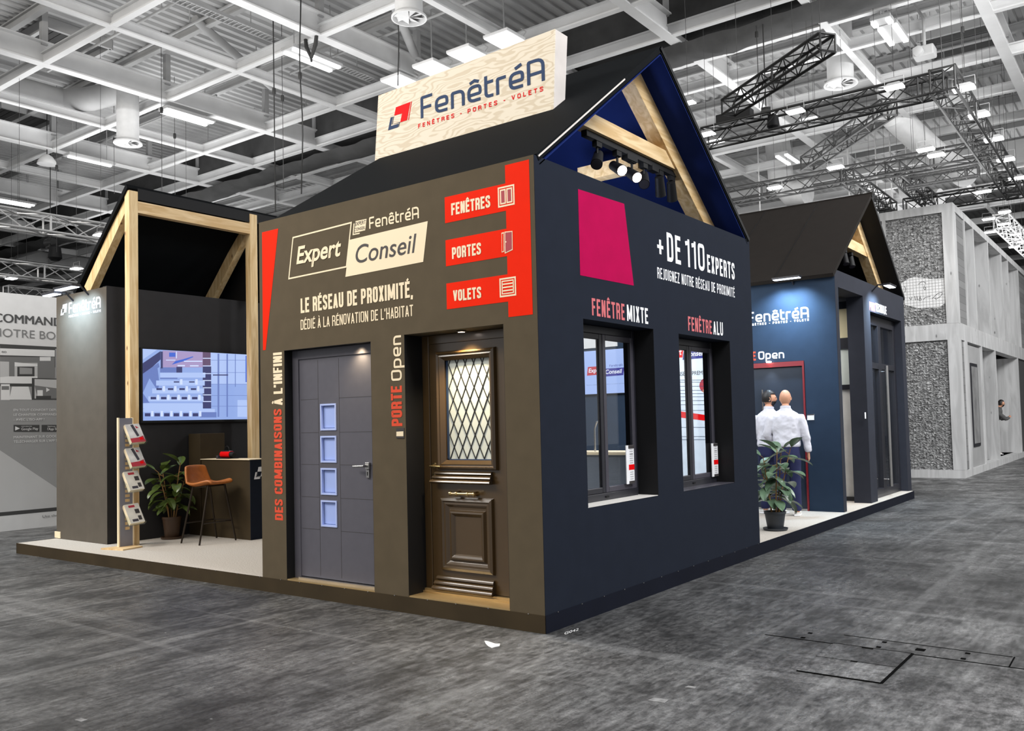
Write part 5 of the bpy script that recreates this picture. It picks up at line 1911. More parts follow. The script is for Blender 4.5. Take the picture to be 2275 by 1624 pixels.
# ---------------- second house farther along the aisle
house2 = thing('rear_house', 'second, smaller-looking dark house-shaped stand beyond the potted rubber plant', 'exhibition house', (-2, 9.5, PT))
YR, XG, HR = 7.62, -0.08, 3.63
OD = (-1.55, -0.573, PT, 2.36)
rw = weld(holed(1, YR, YR + .16, 0, -6.2, XG - .003, PT, HR, [OD]).build('side_wall', M['recess_paint'], house2))
G1 = (7.76, 9.07, PT, 3.42)
G2_ = (9.46, 11.52, PT, 3.21)
gw = weld(holed(0, XG - .26, XG, 1, YR + .003, 11.78, PT, 3.67, [G1, G2_]).build('gable_wall', M['gable_paint'], house2))
RZ2, RY2 = 5.22, 9.83
mb = MB()
mb.prism([(XG + .01, YR - .10, 3.60), (XG + .01, RY2, RZ2), (-3.4, RY2, RZ2), (-3.4, YR - .10, 3.60)], (0, .03, -.05))
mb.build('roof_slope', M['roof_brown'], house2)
mb = MB()
mb.prism([(XG + .01, RY2, RZ2), (XG + .01, 11.86, 3.67), (-3.4, 11.86, 3.67), (-3.4, RY2, RZ2)], (0, -.03, -.05))
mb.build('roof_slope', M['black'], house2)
MB().bar((XG + .015, RY2 + .02, RZ2 + .01), (-3.4, RY2 + .02, RZ2 + .01), 0.05, 0.03).build('ridge_cap', M['roof_brown'], house2)
mb = MB()
for k in (-.95, -1.9, -2.85):
    mb.bar((k, YR - .08, 3.615 + .006), (k, RY2, RZ2 + .004), 0.008, 0.006)
mb.build('panel_joint', M['black'], house2)
sl2 = (RZ2 - 3.67) / (11.86 - RY2)
n_r = Vector((0, -sl2, -1)).normalized()
MB().bar(Vector((-.45, RY2 - .02, RZ2 - .05)) + n_r * .12, Vector((-.45, 11.7, 3.8 - .05)) + n_r * .12, .16, .2, (0, sl2, 1)).build('rafter', M['pine_x'], house2)
MB().box((-.52, 8.85, 4.30), (-.38, 10.9, 4.47)).build('collar_beam', M['pine_x'], house2)
MB().box((-6.1, YR + .2, 3.45), (-.36, 11.6, 3.49)).build('ceiling_panel', M['black'], house2)
MB().box((-2.6, YR + .2, PT), (-2.5, 11.7, 3.45)).build('inner_wall', paint('pale_inner_wall', (196, 192, 188), 0.8), house2)
MB().box((-2.5, 11.62, PT), (-.36, 11.72, 3.6)).build('end_wall', M['gable_paint'], house2)
for y, lab in ((9.5, 'dark spotlight under the timber beam of the second gable, nearer the front'), (9.85, 'dark spotlight under the timber beam of the second gable, farther back')):
    track_spot(-.45, y, 4.28, (.2, -.35, -.9), False, lab, 'spotlights in the second gable')
area_light('interior_fill', (-1.5, 8.6, 3.3), (-1.5, 8.6, 0), 1.0, 45, (1, .97, .93))  # unseen lamp added to light the rear house from inside
area_light('interior_fill', (-1.4, 10.6, 3.3), (-1.4, 10.6, 0), 1.0, 45, (.9, .95, 1))  # another one added, so the sliding door glass is less dark

RECESS = Plane(1, YR, 0, -1)
zr = zoom(1640, 420, 4.776)
polys, w = logo_text('FenêtréA', 0.15)
u0, v0, u1, v1 = rect_from(RECESS, zr, (104, 1422), (750, 1362), (104, 1308), (748, 1248))
flat(RECESS, put(polys, u0, v0, u1, v1, 0, w), 'logo_lettering', M['white'], rw, 0.002)
caps_on(RECESS, zr, 'FENÊTRES - PORTES - VOLETS', (100, 1456), (752, 1397), (100, 1432), (750, 1373), 'tagline', M['white'], rw, 0.24, off=0.002, gap=0.6)
zo = zoom(1640, 700, 3.124)
polys, w = logo_text('Open', 0.16)
u0, v0, u1, v1 = rect_from(RECESS, zo, (140, 309), (320, 299), (140, 250), (319, 246))
flat(RECESS, put(polys, u0, v0, u1, v1, 0, w), 'door_lettering', M['white'], rw, 0.002)
caps_on(RECESS, zo, 'PORTE', (-40, 322), (122, 316), (-40, 262), (122, 257), 'door_lettering', M['coral'], rw, 0.2, off=0.002)
pl = pixpoly(RECESS, zo, [(480, 688), (528, 686), (528, 728), (480, 729)])
MB().prism([RECESS.p(u, v, 0) for u, v in pl], (0, -.008, 0)).build('info_plate', M['white'], rw)
flat(RECESS, [pixpoly(RECESS, zo, [(480, 688), (528, 686), (528, 694), (480, 696)])], 'plate_strip', M['charcoal_ink'], rw, 0.0095)
GABLE = Plane(0, XG, 1, 1)
caps_on(GABLE, zr, 'POINT', (1393, 1285), (1455, 1302), (1391, 1195), (1453, 1212), 'lettering', M['dusty_red'], gw, 0.18)
caps_on(GABLE, zr, 'TECHNIQUE', (1460, 1303), (1574, 1330), (1458, 1213), (1572, 1243), 'lettering', M['white'], gw, 0.18)

od = thing('entrance_door', 'dark navy door with a red frame behind the two standing people', 'door', (-1.06, YR, PT))
mb = MB()
mb.box((OD[0] + .003, YR - .012, PT), (OD[0] + .045, YR + .1, OD[3]))
mb.box((OD[1] - .03, YR - .012, PT), (OD[1] - .003, YR + .1, OD[3] - .003))
mb.box((OD[0] + .045, YR - .012, OD[3] - .075), (OD[1] - .03, YR + .1, OD[3] - .003))
mb.build('frame', paint('dark_red_frame', (120, 26, 34), 0.4), od)
MB().box((OD[0] + .045, YR + .03, PT + .03), (OD[1] - .03, YR + .09, OD[3] - .075)).build('leaf', paint('door_navy', (34, 44, 58), 0.35), od)
MB().box((-1.06, YR + .022, 1.2), (-.88, YR + .03, 1.62)).build('pane', M['frost'], od)
MB().tube([(-1.22, YR - .03, 0.9), (-1.22, YR - .03, 1.95)], .013, 10).build('pull_bar', M['steel'], od, smooth=True)
MB().box((OD[0] + .045, YR - .01, PT), (OD[1] - .003, YR + .09, PT + .03)).build('threshold', M['steel'], od)
p = at(1708, 806, 1, YR - .06)
ol = thing('door_downlight', 'small glowing downlight over the red-framed door', 'downlight', tuple(p))
MB().lathe([(0, 0), (.035, 0), (.04, .02), (0, .03)], p, 14).build('lens', M['spot_on'], ol)
spot_light('door_beam', p - UP * .03, p - UP * 2 + Vector((0, .02, 0)), 10, 80, (1, .92, .85))

# sliding glass door of the gable
sd = thing('sliding_door', 'tall black-framed glass sliding door with a long steel pull bar in the second gable', 'door', (XG - .15, 10.5, PT))
xa, xb_ = XG - .20, XG - .12
ya, ye, zb_, zt_ = G2_[0] + .003, G2_[1] - .003, PT, G2_[3] - .003
mb = MB()
mb.box((xa, ya, zb_), (xb_, ya + .07, zt_))
mb.box((xa, ye - .07, zb_), (xb_, ye, zt_))
mb.box((xa, ya + .07, zt_ - .09), (xb_, ye - .07, zt_))
mb.box((xa, ya + .07, zb_), (xb_, ye - .07, zb_ + .06))
mb.build('frame', M['frame_black'], sd, bevel=0.004)
ymid = ya + 0.95
for a, b in ((ya + .07, ymid), (ymid, ye - .07)):
    s = MB()
    s.box((xa + .01, a, zb_ + .06), (xb_ + .01, a + .08, zt_ - .09))
    s.box((xa + .01, b - .1, zb_ + .06), (xb_ + .01, b, zt_ - .09))
    s.box((xa + .01, a + .08, 2.30), (xb_ + .01, b - .1, 2.40))
    s.box((xa + .01, a + .08, zb_ + .06), (xb_ + .01, b - .1, zb_ + .15))
    s.box((xa + .01, a + .08, zt_ - .17), (xb_ + .01, b - .1, zt_ - .09))
    so = s.build('sash', M['frame_black'], sd, bevel=0.004)
    MB().box((-.245, a + .08, zb_ + .15), (-.238, b - .1, 2.30)).build('pane', M['glass'], so)
    MB().box((-.245, a + .08, 2.40), (-.238, b - .1, zt_ - .17)).build('pane', M['glass'], so)
yp = ymid + .02
mb = MB()
mb.tube([(XG - .02, yp, .30), (XG - .02, yp, 2.36)], .028, 12)
for z in (.42, 2.26):
    mb.tube([(xb_, yp, z), (XG - .02, yp, z)], .012, 8)
mb.build('pull_bar', M['steel'], sd, smooth=True)
p = at(1922, 923, 0, XG)
MB().box((XG, p.y - .03, p.z - .05), (XG + .006, p.y + .03, p.z + .05)).build('info_plate', M['white'], gw)
# glazed element inside the open bay
gb = thing('glazed_partition', 'black-framed glazed partition with roller blind seen through the open bay of the second gable', 'glazed partition', (-1.2, 8.8, PT))
mb = MB()
for z0, z1 in ((PT, .2), (1.95, 2.03), (2.62, 2.80), (3.28, 3.4)):
    mb.box((-2.3, 9.35, z0), (-.36, 9.42, z1))
mb.box((-2.36, 9.35, PT), (-2.28, 9.42, 3.4))
mb.build('frame', M['frame_black'], gb)
MB().box((-2.28, 9.38, .2), (-.36, 9.40, 1.95)).build('blind', paint('pale_blind', (206, 204, 200), 0.8), gb)
MB().box((-2.28, 9.38, 2.03), (-.36, 9.40, 2.62)).build('pane', M['milk'], gb)
MB().box((-2.28, 9.38, 2.80), (-.36, 9.40, 3.28)).build('pane', paint('sand_glass', (206, 196, 160), 0.4), gb)


def arm_lamp(c, out, w, label, energy, target, color=(0.58, 0.80, 1.0)):
    """Flat LED sign lamp on a short arm; out = direction away from the wall."""
    c, out = Vector(c), Vector(out)
    side = out.cross(UP).normalized()
    t = thing('sign_lamp', label, 'sign lamp', c, 'flat lamps over the lit wall lettering')
    a = c + out * .28
    MB().bar(a - side * w / 2 + UP * .02, a + side * w / 2 + UP * .02, .12, .03).build('housing', M['frame_black'], t, bevel=0.006)
    MB().bar(a - side * w * .46, a + side * w * .46, .09, .008).build('lens', glow('sign_lamp_lens', (225, 235, 255), 7.0), t)
    mb = MB()
    mb.tube([c - UP * .05, c + UP * .05 + out * .1, a + UP * .035], .012, 8)
    mb.build('arm', M['frame_black'], t, smooth=True)
    for s in (-.28, .28):
        spot_light('sign_beam', a + side * w * s - UP * .02, Vector(target) + side * w * s, energy / 2, 125, color, 1.0, .05)
    return t


arm_lamp((-0.69, YR, 3.56), (0, -1, 0), .42, 'flat bright lamp under the roof edge, lighting the white logo on the recess wall', 330, (-0.78, YR, 2.55))
arm_lamp((XG, 9.62, 3.60), (1, 0, 0), .42, 'flat bright lamp over the lettering of the second gable', 260, (XG, 9.7, 2.9))

# ---------------- open timber house with the storage block and screen wall
house3 = thing('open_house', 'open timber-framed house with black lean-to roof over the television corner', 'exhibition house', (-7.2, 1.6, PT))
XB = -7.10
MB().box((-8.415, 0.5, PT), (XB - .003, 0.62, 3.41)).build('front_wall', M['store_paint'], house3)
MB().box((-8.415, 0.62, PT), (-8.32, 5.6, 3.41)).build('outer_wall', M['store_paint'], house3)
MB().box((XB - .1, 0.504, PT), (XB, 5.6, 3.42)).build('screen_wall', M['screen_wall_paint'], house3)
STORE = Plane(1, 0.5, 0, -1)
zl = zoom(0, 400, 2259 / 640)
fl = next(o for o in house3.children if o.name.startswith('front_wall'))
polys, w = logo_text('FenêtréA', 0.15)
u0, v0, u1, v1 = rect_from(STORE, zl, (541, 1050), (792, 995), (540, 965), (788, 908))
flat(STORE, put(polys, u0, v0, u1, v1, 0, w), 'logo_lettering', M['white'], fl, 0.002)
caps_on(STORE, zl, 'FENÊTRES - PORTES - VOLETS', (541, 1082), (793, 1029), (541, 1066), (792, 1010), 'tagline', M['white'], fl, 0.24, off=0.002, gap=0.6)
a_, b_ = STORE.px(*zl(476, 1062)), STORE.px(*zl(528, 968))
er, es = emblem(a_[0], a_[1], b_[0], b_[1])
flat(STORE, er + es, 'emblem', M['white'], fl, 0.002)
pl = pixpoly(STORE, zoom(0, 840, 2259 / 640), [(434, 1200), (476, 1206), (476, 1256), (434, 1250)])
MB().prism([STORE.p(u, v, 0) for u, v in pl], (0, -.01, 0)).build('info_plate', M['cream'], fl)
arm_lamp((-7.55, .5, 3.40), (0, -1, 0), .50, 'flat bright lamp over the white logo on the tall column', 115, (-7.6, .5, 3.0))
arm_lamp((-7.95, .5, 3.36), (0, -1, 0), .34, 'second flat lamp at the outer edge of the tall column, half seen', 60, (-7.95, .5, 3.0))
# timber frame
PX0, PX1 = -6.80, -6.69
MB().box((PX0, .58, PT), (PX1, .695, 4.60)).build('post', M['pine'], house3)
MB().box((PX0, 2.38, PT), (PX1, 2.50, 4.62)).build('post', M['pine'], house3)
MB().box((PX0 + .004, .695, 4.33), (PX1 - .004, 2.38, 4.48)).build('ridge_beam', M['pine_x'], house3)
for y0 in (.60, 2.40):
    d0 = Vector((PX0 + .02, y0 + .05, 4.50))
    d1 = Vector((-7.80, y0 + .05, 3.45))
    MB().bar(d0, d1, .10, .16, (1, 0, 1)).build('rafter', M['pine'], house3)
mb = MB()
mb.prism([(-6.70, .56, 4.63), (-8.05, .56, 3.405), (-8.05, 4.6, 3.405), (-6.70, 4.6, 4.63)], (-.03, 0, .05))
mb.build('roof_slope', M['roof_black'], house3)
MB().box((-6.72, .70, 4.50), (-6.70, 4.6, 4.645)).build('ridge_board', M['black'], house3)
mb = MB()
mb.prism([(-8.0, 2.62, 3.41), (-6.80, 2.62, 3.41), (-6.80, 2.62, 4.48)], (0, .04, 0))
mb.build('gable_panel', M['black'], house3)

# television
tv = thing('television', 'large wall television showing a bluish factory scene', 'television', (XB, 1.8, 2.16))
TVY0, TVY1, TVZ0, TVZ1 = .955, 2.645, 1.688, 2.632
MB().box((XB, TVY0 - .02, TVZ0 - .035), (XB + .05, TVY1 + .02, TVZ1 + .02)).build('bezel', M['black'], tv, bevel=0.006)
TVP = Plane(0, XB + .05, 1, 1)
glow_cols = [glow('screen_%s' % n_, c_, s_) for n_, c_, s_ in (('sky', (150, 176, 236), .95), ('pale', (176, 198, 246), 1.0), ('mid', (110, 132, 200), .9), ('dark', (62, 66, 120), .8),
                                                            ('bright', (206, 220, 255), 1.05), ('rose', (176, 158, 206), .9), ('plum', (110, 84, 120), .8), ('blue', (70, 110, 220), .9))]
zq = zoom(305, 760, 2222 / 260)


def s2(a, b):
    """Picture position on the screen from the crop of the photograph."""
    u, v = TVP.px(*zq(a, b))
    return (min(max(u, TVY0), TVY1), min(max(v, TVZ0), TVZ1))


rq = lambda a, b, c, d: [s2(a, d), s2(c, d), s2(c, b), s2(a, b)]
L0 = [([(TVY0, TVZ0), (TVY1, TVZ0), (TVY1, TVZ1), (TVY0, TVZ1)], 0)]
L1 = [(rq(480, 160, 1240, 480), 5), (rq(1240, 190, 1390, 480), 6), (rq(1390, 200, 2150, 800), 1), (rq(1390, 800, 2150, 1420), 0), (rq(1900, 1100, 2150, 1420), 1),
      ([s2(60, 400), s2(440, 170), s2(440, 330), s2(60, 640)], 3), ([s2(60, 130), s2(380, 140), s2(60, 330)], 1), ([s2(60, 600), s2(400, 390), s2(420, 470), s2(60, 700)], 2),
      ([s2(60, 700), s2(380, 480), s2(420, 800), s2(380, 920), s2(230, 690), s2(90, 960)], 2), ([s2(60, 1160), s2(60, 970), s2(230, 1150)], 2),
      (rq(430, 480, 760, 700), 2), (rq(740, 470, 850, 580), 3), (rq(1240, 460, 1400, 1260), 3), (rq(1190, 1330, 1500, 1430), 2)]
for k in range(5):
    y = 580 + k * 150
    L1.append((rq(430 - k * 75, y, 1290 - k * 12, y + 95), 1))
L1 += [(rq(80, 1160, 1240, 1260), 1), (rq(80, 1270, 1470, 1330), 1)]
L2 = []
for k, (y, n_) in enumerate(((745, 2), (875, 4), (1040, 5), (1350, 6))):
    x0_, x1_ = (690, 1270) if k == 0 else (470 - k * 110, 1230)
    for j in range(n_):
        x = x0_ + (x1_ - x0_) * j / n_
        L2.append((rq(x, y, x + 105, y + 24 + k * 12), 3))
        L2.append((rq(x + 118, y - 40, x + 165, y + 62), 4))
for y in (300, 445, 590, 722, 860, 995, 1120):
    L2.append((rq(1240, y, 1400, y + 16), 4))
L2 += [(rq(1520, 220, 1552, 1420), 2), (rq(1690, 225, 1716, 1420), 2), (rq(1850, 230, 1864, 850), 2), (rq(1430, 615, 1720, 636), 3), (rq(2050, 260, 2110, 760), 7),
       ([s2(720, 360), s2(850, 330), s2(1050, 270), s2(1060, 285), s2(870, 365), s2(650, 430)], 7), (rq(440, 180, 480, 500), 3), (rq(730, 180, 748, 310), 4), (rq(540, 335, 720, 350), 4),
       (rq(600, 200, 720, 280), 7), (rq(880, 355, 1230, 375), 4), (rq(760, 435, 900, 460), 4), (rq(995, 440, 1160, 462), 4)]
for y in (340, 575, 795, 1010, 1215):
    L2.append((rq(1400, y, 2150, y + 7), 2))
for k, L_ in enumerate((L0, L1, L2)):
    flat(TVP, L_, 'screen_picture', glow_cols, tv, 0.002 + .001 * k)

# counter
ct = thing('reception_counter', 'dark counter with a thin pale top edge behind the tan bar stool', 'counter', (-6.2, 1.9, PT))
MB().box((-6.77, 1.625, PT), (-5.715, 1.90, 1.150)).build('body', M['plinth'], ct)
MB().box((-6.775, 1.61, 1.150), (-5.70, 1.91, 1.158)).build('top', M['cream'], ct)
MB().box((-5.715, 1.625, PT), (-5.708, 1.90, 1.150)).build('end_panel', M['cool_lit_paint'], ct)
er, es = emblem(1.68, .90, 1.88, 1.06)
flat(Plane(0, -5.708, 1, 1), er + es, 'emblem', M['white'], ct, 0.002)
mb = MB().box((-7.06, 1.62, PT), (-6.79, 2.0, 1.5))
tag(mb.build('tall_cabinet', M['plinth'], bevel=0.004), 'tall dark brown cabinet behind the plant at the end of the counter', 'cabinet', kind='thing')
# interior fittings seen through the windows
scr = thing('wall_screen', 'bright blue-white wall screen seen through the window nearest the corner', 'screen', (-3.95, YR, 2.37))
MB().box((-4.45, YR - .05, 1.99), (-3.48, YR, 2.76)).build('bezel', M['black'], scr)
SP = Plane(1, YR - .05, 0, -1)
sw_ = glow('screen_white', (176, 200, 255), 1.0)
flat(SP, [[(-4.44, 2.0), (-3.49, 2.0), (-3.49, 2.75), (-4.44, 2.75)]], 'display', sw_, scr, .002)
er_ = glow('screen_red', (226, 60, 76), .8)
eb_ = glow('screen_blue', (60, 56, 170), .8)
ew_ = glow('screen_text', (240, 244, 255), 1.1)
zw = zoom(1290, 700, 1403 / 190)
sp = lambda a, b: SP.px(*zw(a, b))
flat(SP, [[sp(105, 995), sp(120, 852), sp(395, 832), sp(380, 972)]], 'logo_red', er_, scr, .004)
flat(SP, [[sp(375, 1012), sp(390, 880), sp(718, 858), sp(702, 985)]], 'logo_blue', eb_, scr, .004)
type_on(zw, 'Expert', (135, 945), (372, 930), (150, 875), 'logo_text', ew_, .006, .15, .02, scr, SP)
type_on(zw, 'Conseil', (405, 968), (672, 948), (420, 895), 'logo_text', ew_, .006, .15, .02, scr, SP)
polys, w = logo_text('FenêtréA', .12)
a_, b_ = sp(475, 850), sp(688, 800)
flat(SP, put(polys, a_[0], a_[1], b_[0], b_[1], 0, w), 'logo_text', eb_, scr, .004)
type_on(zw, 'Notre réseau de menuisiers à votre service', (100, 1165), (728, 1118), (100, 1140), 'caption', paint('screen_grey', (120, 136, 176), .5), .004, .1, 0, scr, SP)
MB().box((-4.5, YR - .02, 2.80), (-3.75, YR, 3.3)).build('grey_panel', M['duct'], rw)
po = thing('wall_poster', 'tall white poster with shop logo and red band seen through the farther window', 'poster', (-2.3, YR, 1.6))
MB().box((-2.95, YR - .02, .42), (-2.0, YR, 2.9)).build('sheet', paint('poster_sheet', (222, 232, 242), .5), po)
PP = Plane(1, YR - .02, 0, -1)
zx = zoom(1500, 730, 658 / 150)
ppx = lambda a, b: PP.px(*zx(a, b))
flat(PP, [[ppx(-120, 290), ppx(-100, 195), ppx(82, 188), ppx(72, 282)], [ppx(-200, 835), ppx(-200, 770), ppx(352, 850), ppx(350, 905)]], 'red_field', M['pure_red'], po, .002)
flat(PP, [[ppx(72, 305), ppx(85, 215), ppx(310, 200), ppx(296, 285)]], 'blue_field', M['blue_ink'], po, .002)
type_on(zx, 'Expert', (-90, 262), (62, 258), (-80, 205), 'logo_text', M['white'], .004, .15, .02, po, PP)
type_on(zx, 'Conseil', (100, 272), (278, 262), (110, 222), 'logo_text', M['white'], .004, .15, .02, po, PP)
type_on(zx, 'CONSEILS PREMIUM', (-40, 465), (345, 445), (-40, 425), 'poster_text', M['charcoal_ink'], .004, 0, .0, po, PP)
rows = []
for k, y in enumerate((500, 520, 560, 600, 632, 662, 700, 740, 795, 960, 1050, 1080)):
    rows.append([ppx(-150, y + 4), ppx(300, y + 4), ppx(300, y), ppx(-150, y)])
flat(PP, rows, 'small_print', M['slate'], po, .003)
c_ = ppx(305, 555)
flat(PP, [[(c_[0] + .12 * math.cos(a * math.pi / 14), c_[1] + .12 * math.sin(a * math.pi / 14)) for a in range(28)]], 'portrait_disc', M['plum'], po, .003)
flat(PP, [[(c_[0] + .05 * math.cos(a * math.pi / 10), c_[1] + .06 * math.sin(a * math.pi / 10)) for a in range(20)],
          [(c_[0] - .08, c_[1] - .10), (c_[0] + .08, c_[1] - .10), (c_[0] + .05, c_[1] - .05), (c_[0] - .05, c_[1] - .05)]], 'portrait', M['skin'], po, .004)
# bar table, tap and stools inside
bt = thing('interior_counter', 'pale counter with a tap seen through the window nearest the corner', 'counter', (-3.0, 5.6, PT))
MB().box((-4.6, 5.5, PT), (-1.9, 6.0, 1.05)).build('body', paint('interior_pale_unit', (104, 114, 128), .6), bt)
MB().box((-4.65, 5.45, 1.05), (-1.85, 6.05, 1.09)).build('top', M['cream'], bt)
mb = MB()
p = at(1322, 990, 1, 5.7)
mb.tube([(p.x, 5.7, 1.09), (p.x, 5.7, 1.42), (p.x + .04, 5.7, 1.52), (p.x + .12, 5.7, 1.54), (p.x + .17, 5.7, 1.47)], .014, 10)
mb.build('tap', M['steel'], bt, smooth=True)
dc = MB().box((-2.35, 5.5, 1.09), (-2.05, 5.75, 1.2))
tag(dc.build('tissue_box', M['white'], bevel=.01), 'white box on the pale inner counter behind the product card', 'box', kind='thing')
area_light('interior_fill', (-2.0, 5.6, 3.3), (-2.2, 6.8, 1.2), 1.5, 55, (.9, .95, 1.0))  # unseen lamps added to light the room behind the windows
area_light('interior_fill', (-5.0, 6.0, 3.3), (-5.0, 6.6, 1.2), 1.2, 25, (.9, .95, 1.0))

# ------------------------------------------------------------------ brochure stand
bs_ = thing('brochure_stand', 'slim grey brochure stand with acrylic pockets in front of the timber post', 'brochure stand', (-6.58, 0.45, PT))
SX = -6.60
qa, qb = at(265, 929, 0, SX), at(294, 929, 0, SX)
SY0, SY1, SZ = qa.y, qb.y, qa.z
MB().box((SX - .025, SY0, PT + .018), (SX, SY1, SZ)).build('panel', paint('stand_panel_grey', (128, 128, 138), .5), bs_)
MB().box((SX - .03, SY0 - .016, PT + .018), (SX + .004, SY0, SZ + .005)).build('edge_strip', M['cream'], bs_)
MB().box((SX - .03, SY1, PT + .018), (SX + .004, SY1 + .012, SZ + .005)).build('edge_strip', M['cream'], bs_)
mb = MB()
mb.prism([(-6.72, .22, PT), (-6.36, .30, PT), (-6.42, .58, PT), (-6.68, .57, PT)], (0, 0, .018))
mb.build('base_plate', M['pine_x'], bs_)
slots = MB()
for v in (300, 350, 400, 555, 607, 658, 818, 868, 917, 970, 1022, 1180, 1230, 1280, 1335):
    p, q_ = at(278, 910 + (v - 14) / 5.07, 0, SX), at(288, 910 + (v + 14) / 5.07, 0, SX)
    slots.box((SX - .001, p.y, q_.z), (SX + .0015, q_.y, p.z))
slots.build('perforation_pattern', M['pine'], bs_)
acry = glass('clear_acrylic', (.95, .97, .97))
cover1 = paint('brochure_cover_grey', (206, 204, 202), .3, noise=.25, scale=9)
cover2 = paint('brochure_cover_pale', (214, 210, 200), .3, noise=.12, scale=9)
for k, (px, py, kind) in enumerate([(300, 963, 0), (301, 1016, 0), (297, 1068, 1), (298, 1141, 1)]):
    c = at(px, py, 0, SX + .09)
    tilt = Vector((0.54, 0.06, -0.9)).normalized()            # down the sloping cover
    wd = Vector((0, 1, .06)).normalized()
    nn = wd.cross(tilt).normalized()
    if nn.x < 0:
        nn = -nn
    h2, w2 = .13, .092
    mb = MB()
    cor = [c + wd * a * w2 + tilt * b * h2 for a, b in ((-1, -1), (1, -1), (1, 1), (-1, 1))]
    pk = MB()
    pk.prism([p - nn * .045 for p in (c - wd * (w2 + .012) - tilt * h2 * .5, c + wd * (w2 + .012) - tilt * h2 * .5, c + wd * (w2 + .012) + tilt * (h2 + .01), c - wd * (w2 + .012) + tilt * (h2 + .01))], nn * .003)
    for sx in (-1, 1):
        e = c + wd * sx * (w2 + .012)
        pk.prism([e - tilt * h2 * .5 - nn * .045, e + tilt * (h2 + .01) - nn * .045, e + tilt * (h2 + .01) + nn * .02, e + tilt * h2 * .3 + nn * .01], wd * .003)
    e = c + tilt * (h2 + .01)
    pk.prism([e - wd * (w2 + .012) - nn * .045, e + wd * (w2 + .012) - nn * .045, e + wd * (w2 + .012) + nn * .02, e - wd * (w2 + .012) + nn * .02], tilt * .003)
    pk.build('pocket', acry, bs_)
    lab = ['top brochure stack with a red-tinted cover in the stand', 'second brochure stack with a red-tinted cover in the stand',
           'third brochure stack with a pale cover and dark pictures in the stand', 'lowest brochure stack with a pale cover and dark pictures in the stand'][k]
    b = thing('brochure_stack', lab, 'brochures', tuple(c), 'brochure stacks in the stand')
    mb = MB()
    mb.prism([p - nn * .04 for p in cor], nn * .05)
    mb.build('pages', M['cream'], b)

    def cv(poly, m, nm, off):
        MB().prism([c + nn * (.010 + off) + wd * a * w2 + tilt * bb * h2 for a, bb in poly], nn * .0006).build(nm, m, b)
    cv([(-1, -1), (1, -1), (1, 1), (-1, 1)], cover1 if kind == 0 else cover2, 'cover', .0005)
    if kind == 0:
        cv([(-.3, -.9), (.1, -.95), (.4, .3), (.05, .4)], M['frame_grey'], 'cover_picture', .0015)
        cv([(-1, .55), (.2, .5), (.9, .35), (1, 1), (-1, 1)], M['plum'], 'cover_band', .0015)
        cv([(.25, .55), (.7, .5), (.8, .75), (.3, .8)], M['pure_red'], 'cover_mark', .0022)
        cv([(.3, -.8), (.75, -.55), (.35, -.5)], M['plum'], 'cover_flag', .0015)
    else:
        cv([(-.5, -.85), (.35, -.85), (.35, -.62), (-.5, -.62)], M['plum'], 'cover_title', .0015)
        cv([(.15, -.4), (.75, -.4), (.75, .05), (.15, .05)], M['charcoal_ink'], 'cover_picture', .0015)
        cv([(.3, .3), (.75, .3), (.75, .75), (.3, .75)], M['charcoal_ink'], 'cover_picture', .0015)
        cv([(-.6, .6), (.2, .6), (.2, .85), (-.6, .85)], M['frame_grey'], 'cover_picture', .0015)

# ------------------------------------------------------------------ bar stool
st = thing('bar_stool', 'tan leather bar stool with slim dark legs at the dark counter', 'stool', (-6.1, 1.28, PT))
nu, nv = 12, 18
# shell profile from the top of the back, down and out along the seat (local x forward)
prof = [(-.27, 1.105), (-.262, 1.06), (-.25, 1.0), (-.235, .95), (-.215, .90), (-.18, .865), (-.13, .845), (-.06, .842), (.02, .855), (.10, .872), (.17, .887), (.205, .885), (.215, .868)]
halfw = [.165, .178, .19, .20, .21, .215, .22, .222, .222, .218, .205, .195, .185]
vs, fs = [], []
sc = Vector((-6.08, 1.28, 0))
ang = math.radians(12)


def loc(x, y, z):
    return (sc.x + x * math.cos(ang) - y * math.sin(ang), sc.y + x * math.sin(ang) + y * math.cos(ang), z)


for i, ((x, z), w_) in enumerate(zip(prof, halfw)):
    for k in range(nu + 1):
        s = -1 + 2 * k / nu
        if i < 5:
            xx, zz = x + .045 * abs(s) ** 2.5, z - (.012 * abs(s) ** 4 if i == 0 else 0)
        else:
            xx, zz = x, z + .035 * abs(s) ** 3 * (1 if i < 11 else .4)
        vs.append(loc(xx, s * w_, zz))
n_ = len(prof)
for i in range(n_ - 1):
    for k in range(nu):
        a = i * (nu + 1) + k
        fs.append((a, a + 1, a + nu + 2, a + nu + 1))
shell = MB().add(vs, fs).build('seat_shell', M['leather'], st, smooth=True)
sm = shell.modifiers.new('thickness', 'SOLIDIFY')
sm.thickness = .035
sm.offset = 0
ss = shell.modifiers.new('smooth', 'SUBSURF')
ss.levels = ss.render_levels = 2
MB().tube([loc(-.10, -.15, .83), loc(.1, -.15, .845), loc(.1, .15, .845), loc(-.10, .15, .83), loc(-.10, -.15, .83)], .012, 8).build('under_frame', M['stool_leg'], st)
feet = [(-6.31, 1.03), (-5.896, 1.015), (-6.345, 1.56), (-5.905, 1.54)]
tops = [loc(-.13, -.14, .835), loc(.12, -.14, .85), loc(-.13, .14, .835), loc(.12, .14, .85)]
for (fx, fy), tp in zip(feet, tops):
    MB().tube([(fx, fy, PT), tp], [.011, .014], 8).build('leg', M['stool_leg'], st, smooth=True)
fp = [Vector((fx, fy, PT)).lerp(Vector(tp), .36) for (fx, fy), tp in zip(feet, tops)]
mb = MB()
for a, b in ((1, 3), (0, 2), (2, 3)):
    mb.tube([fp[a], fp[b]], .008, 8)
mb.build('footrest', M['stool_leg'], st, smooth=True)


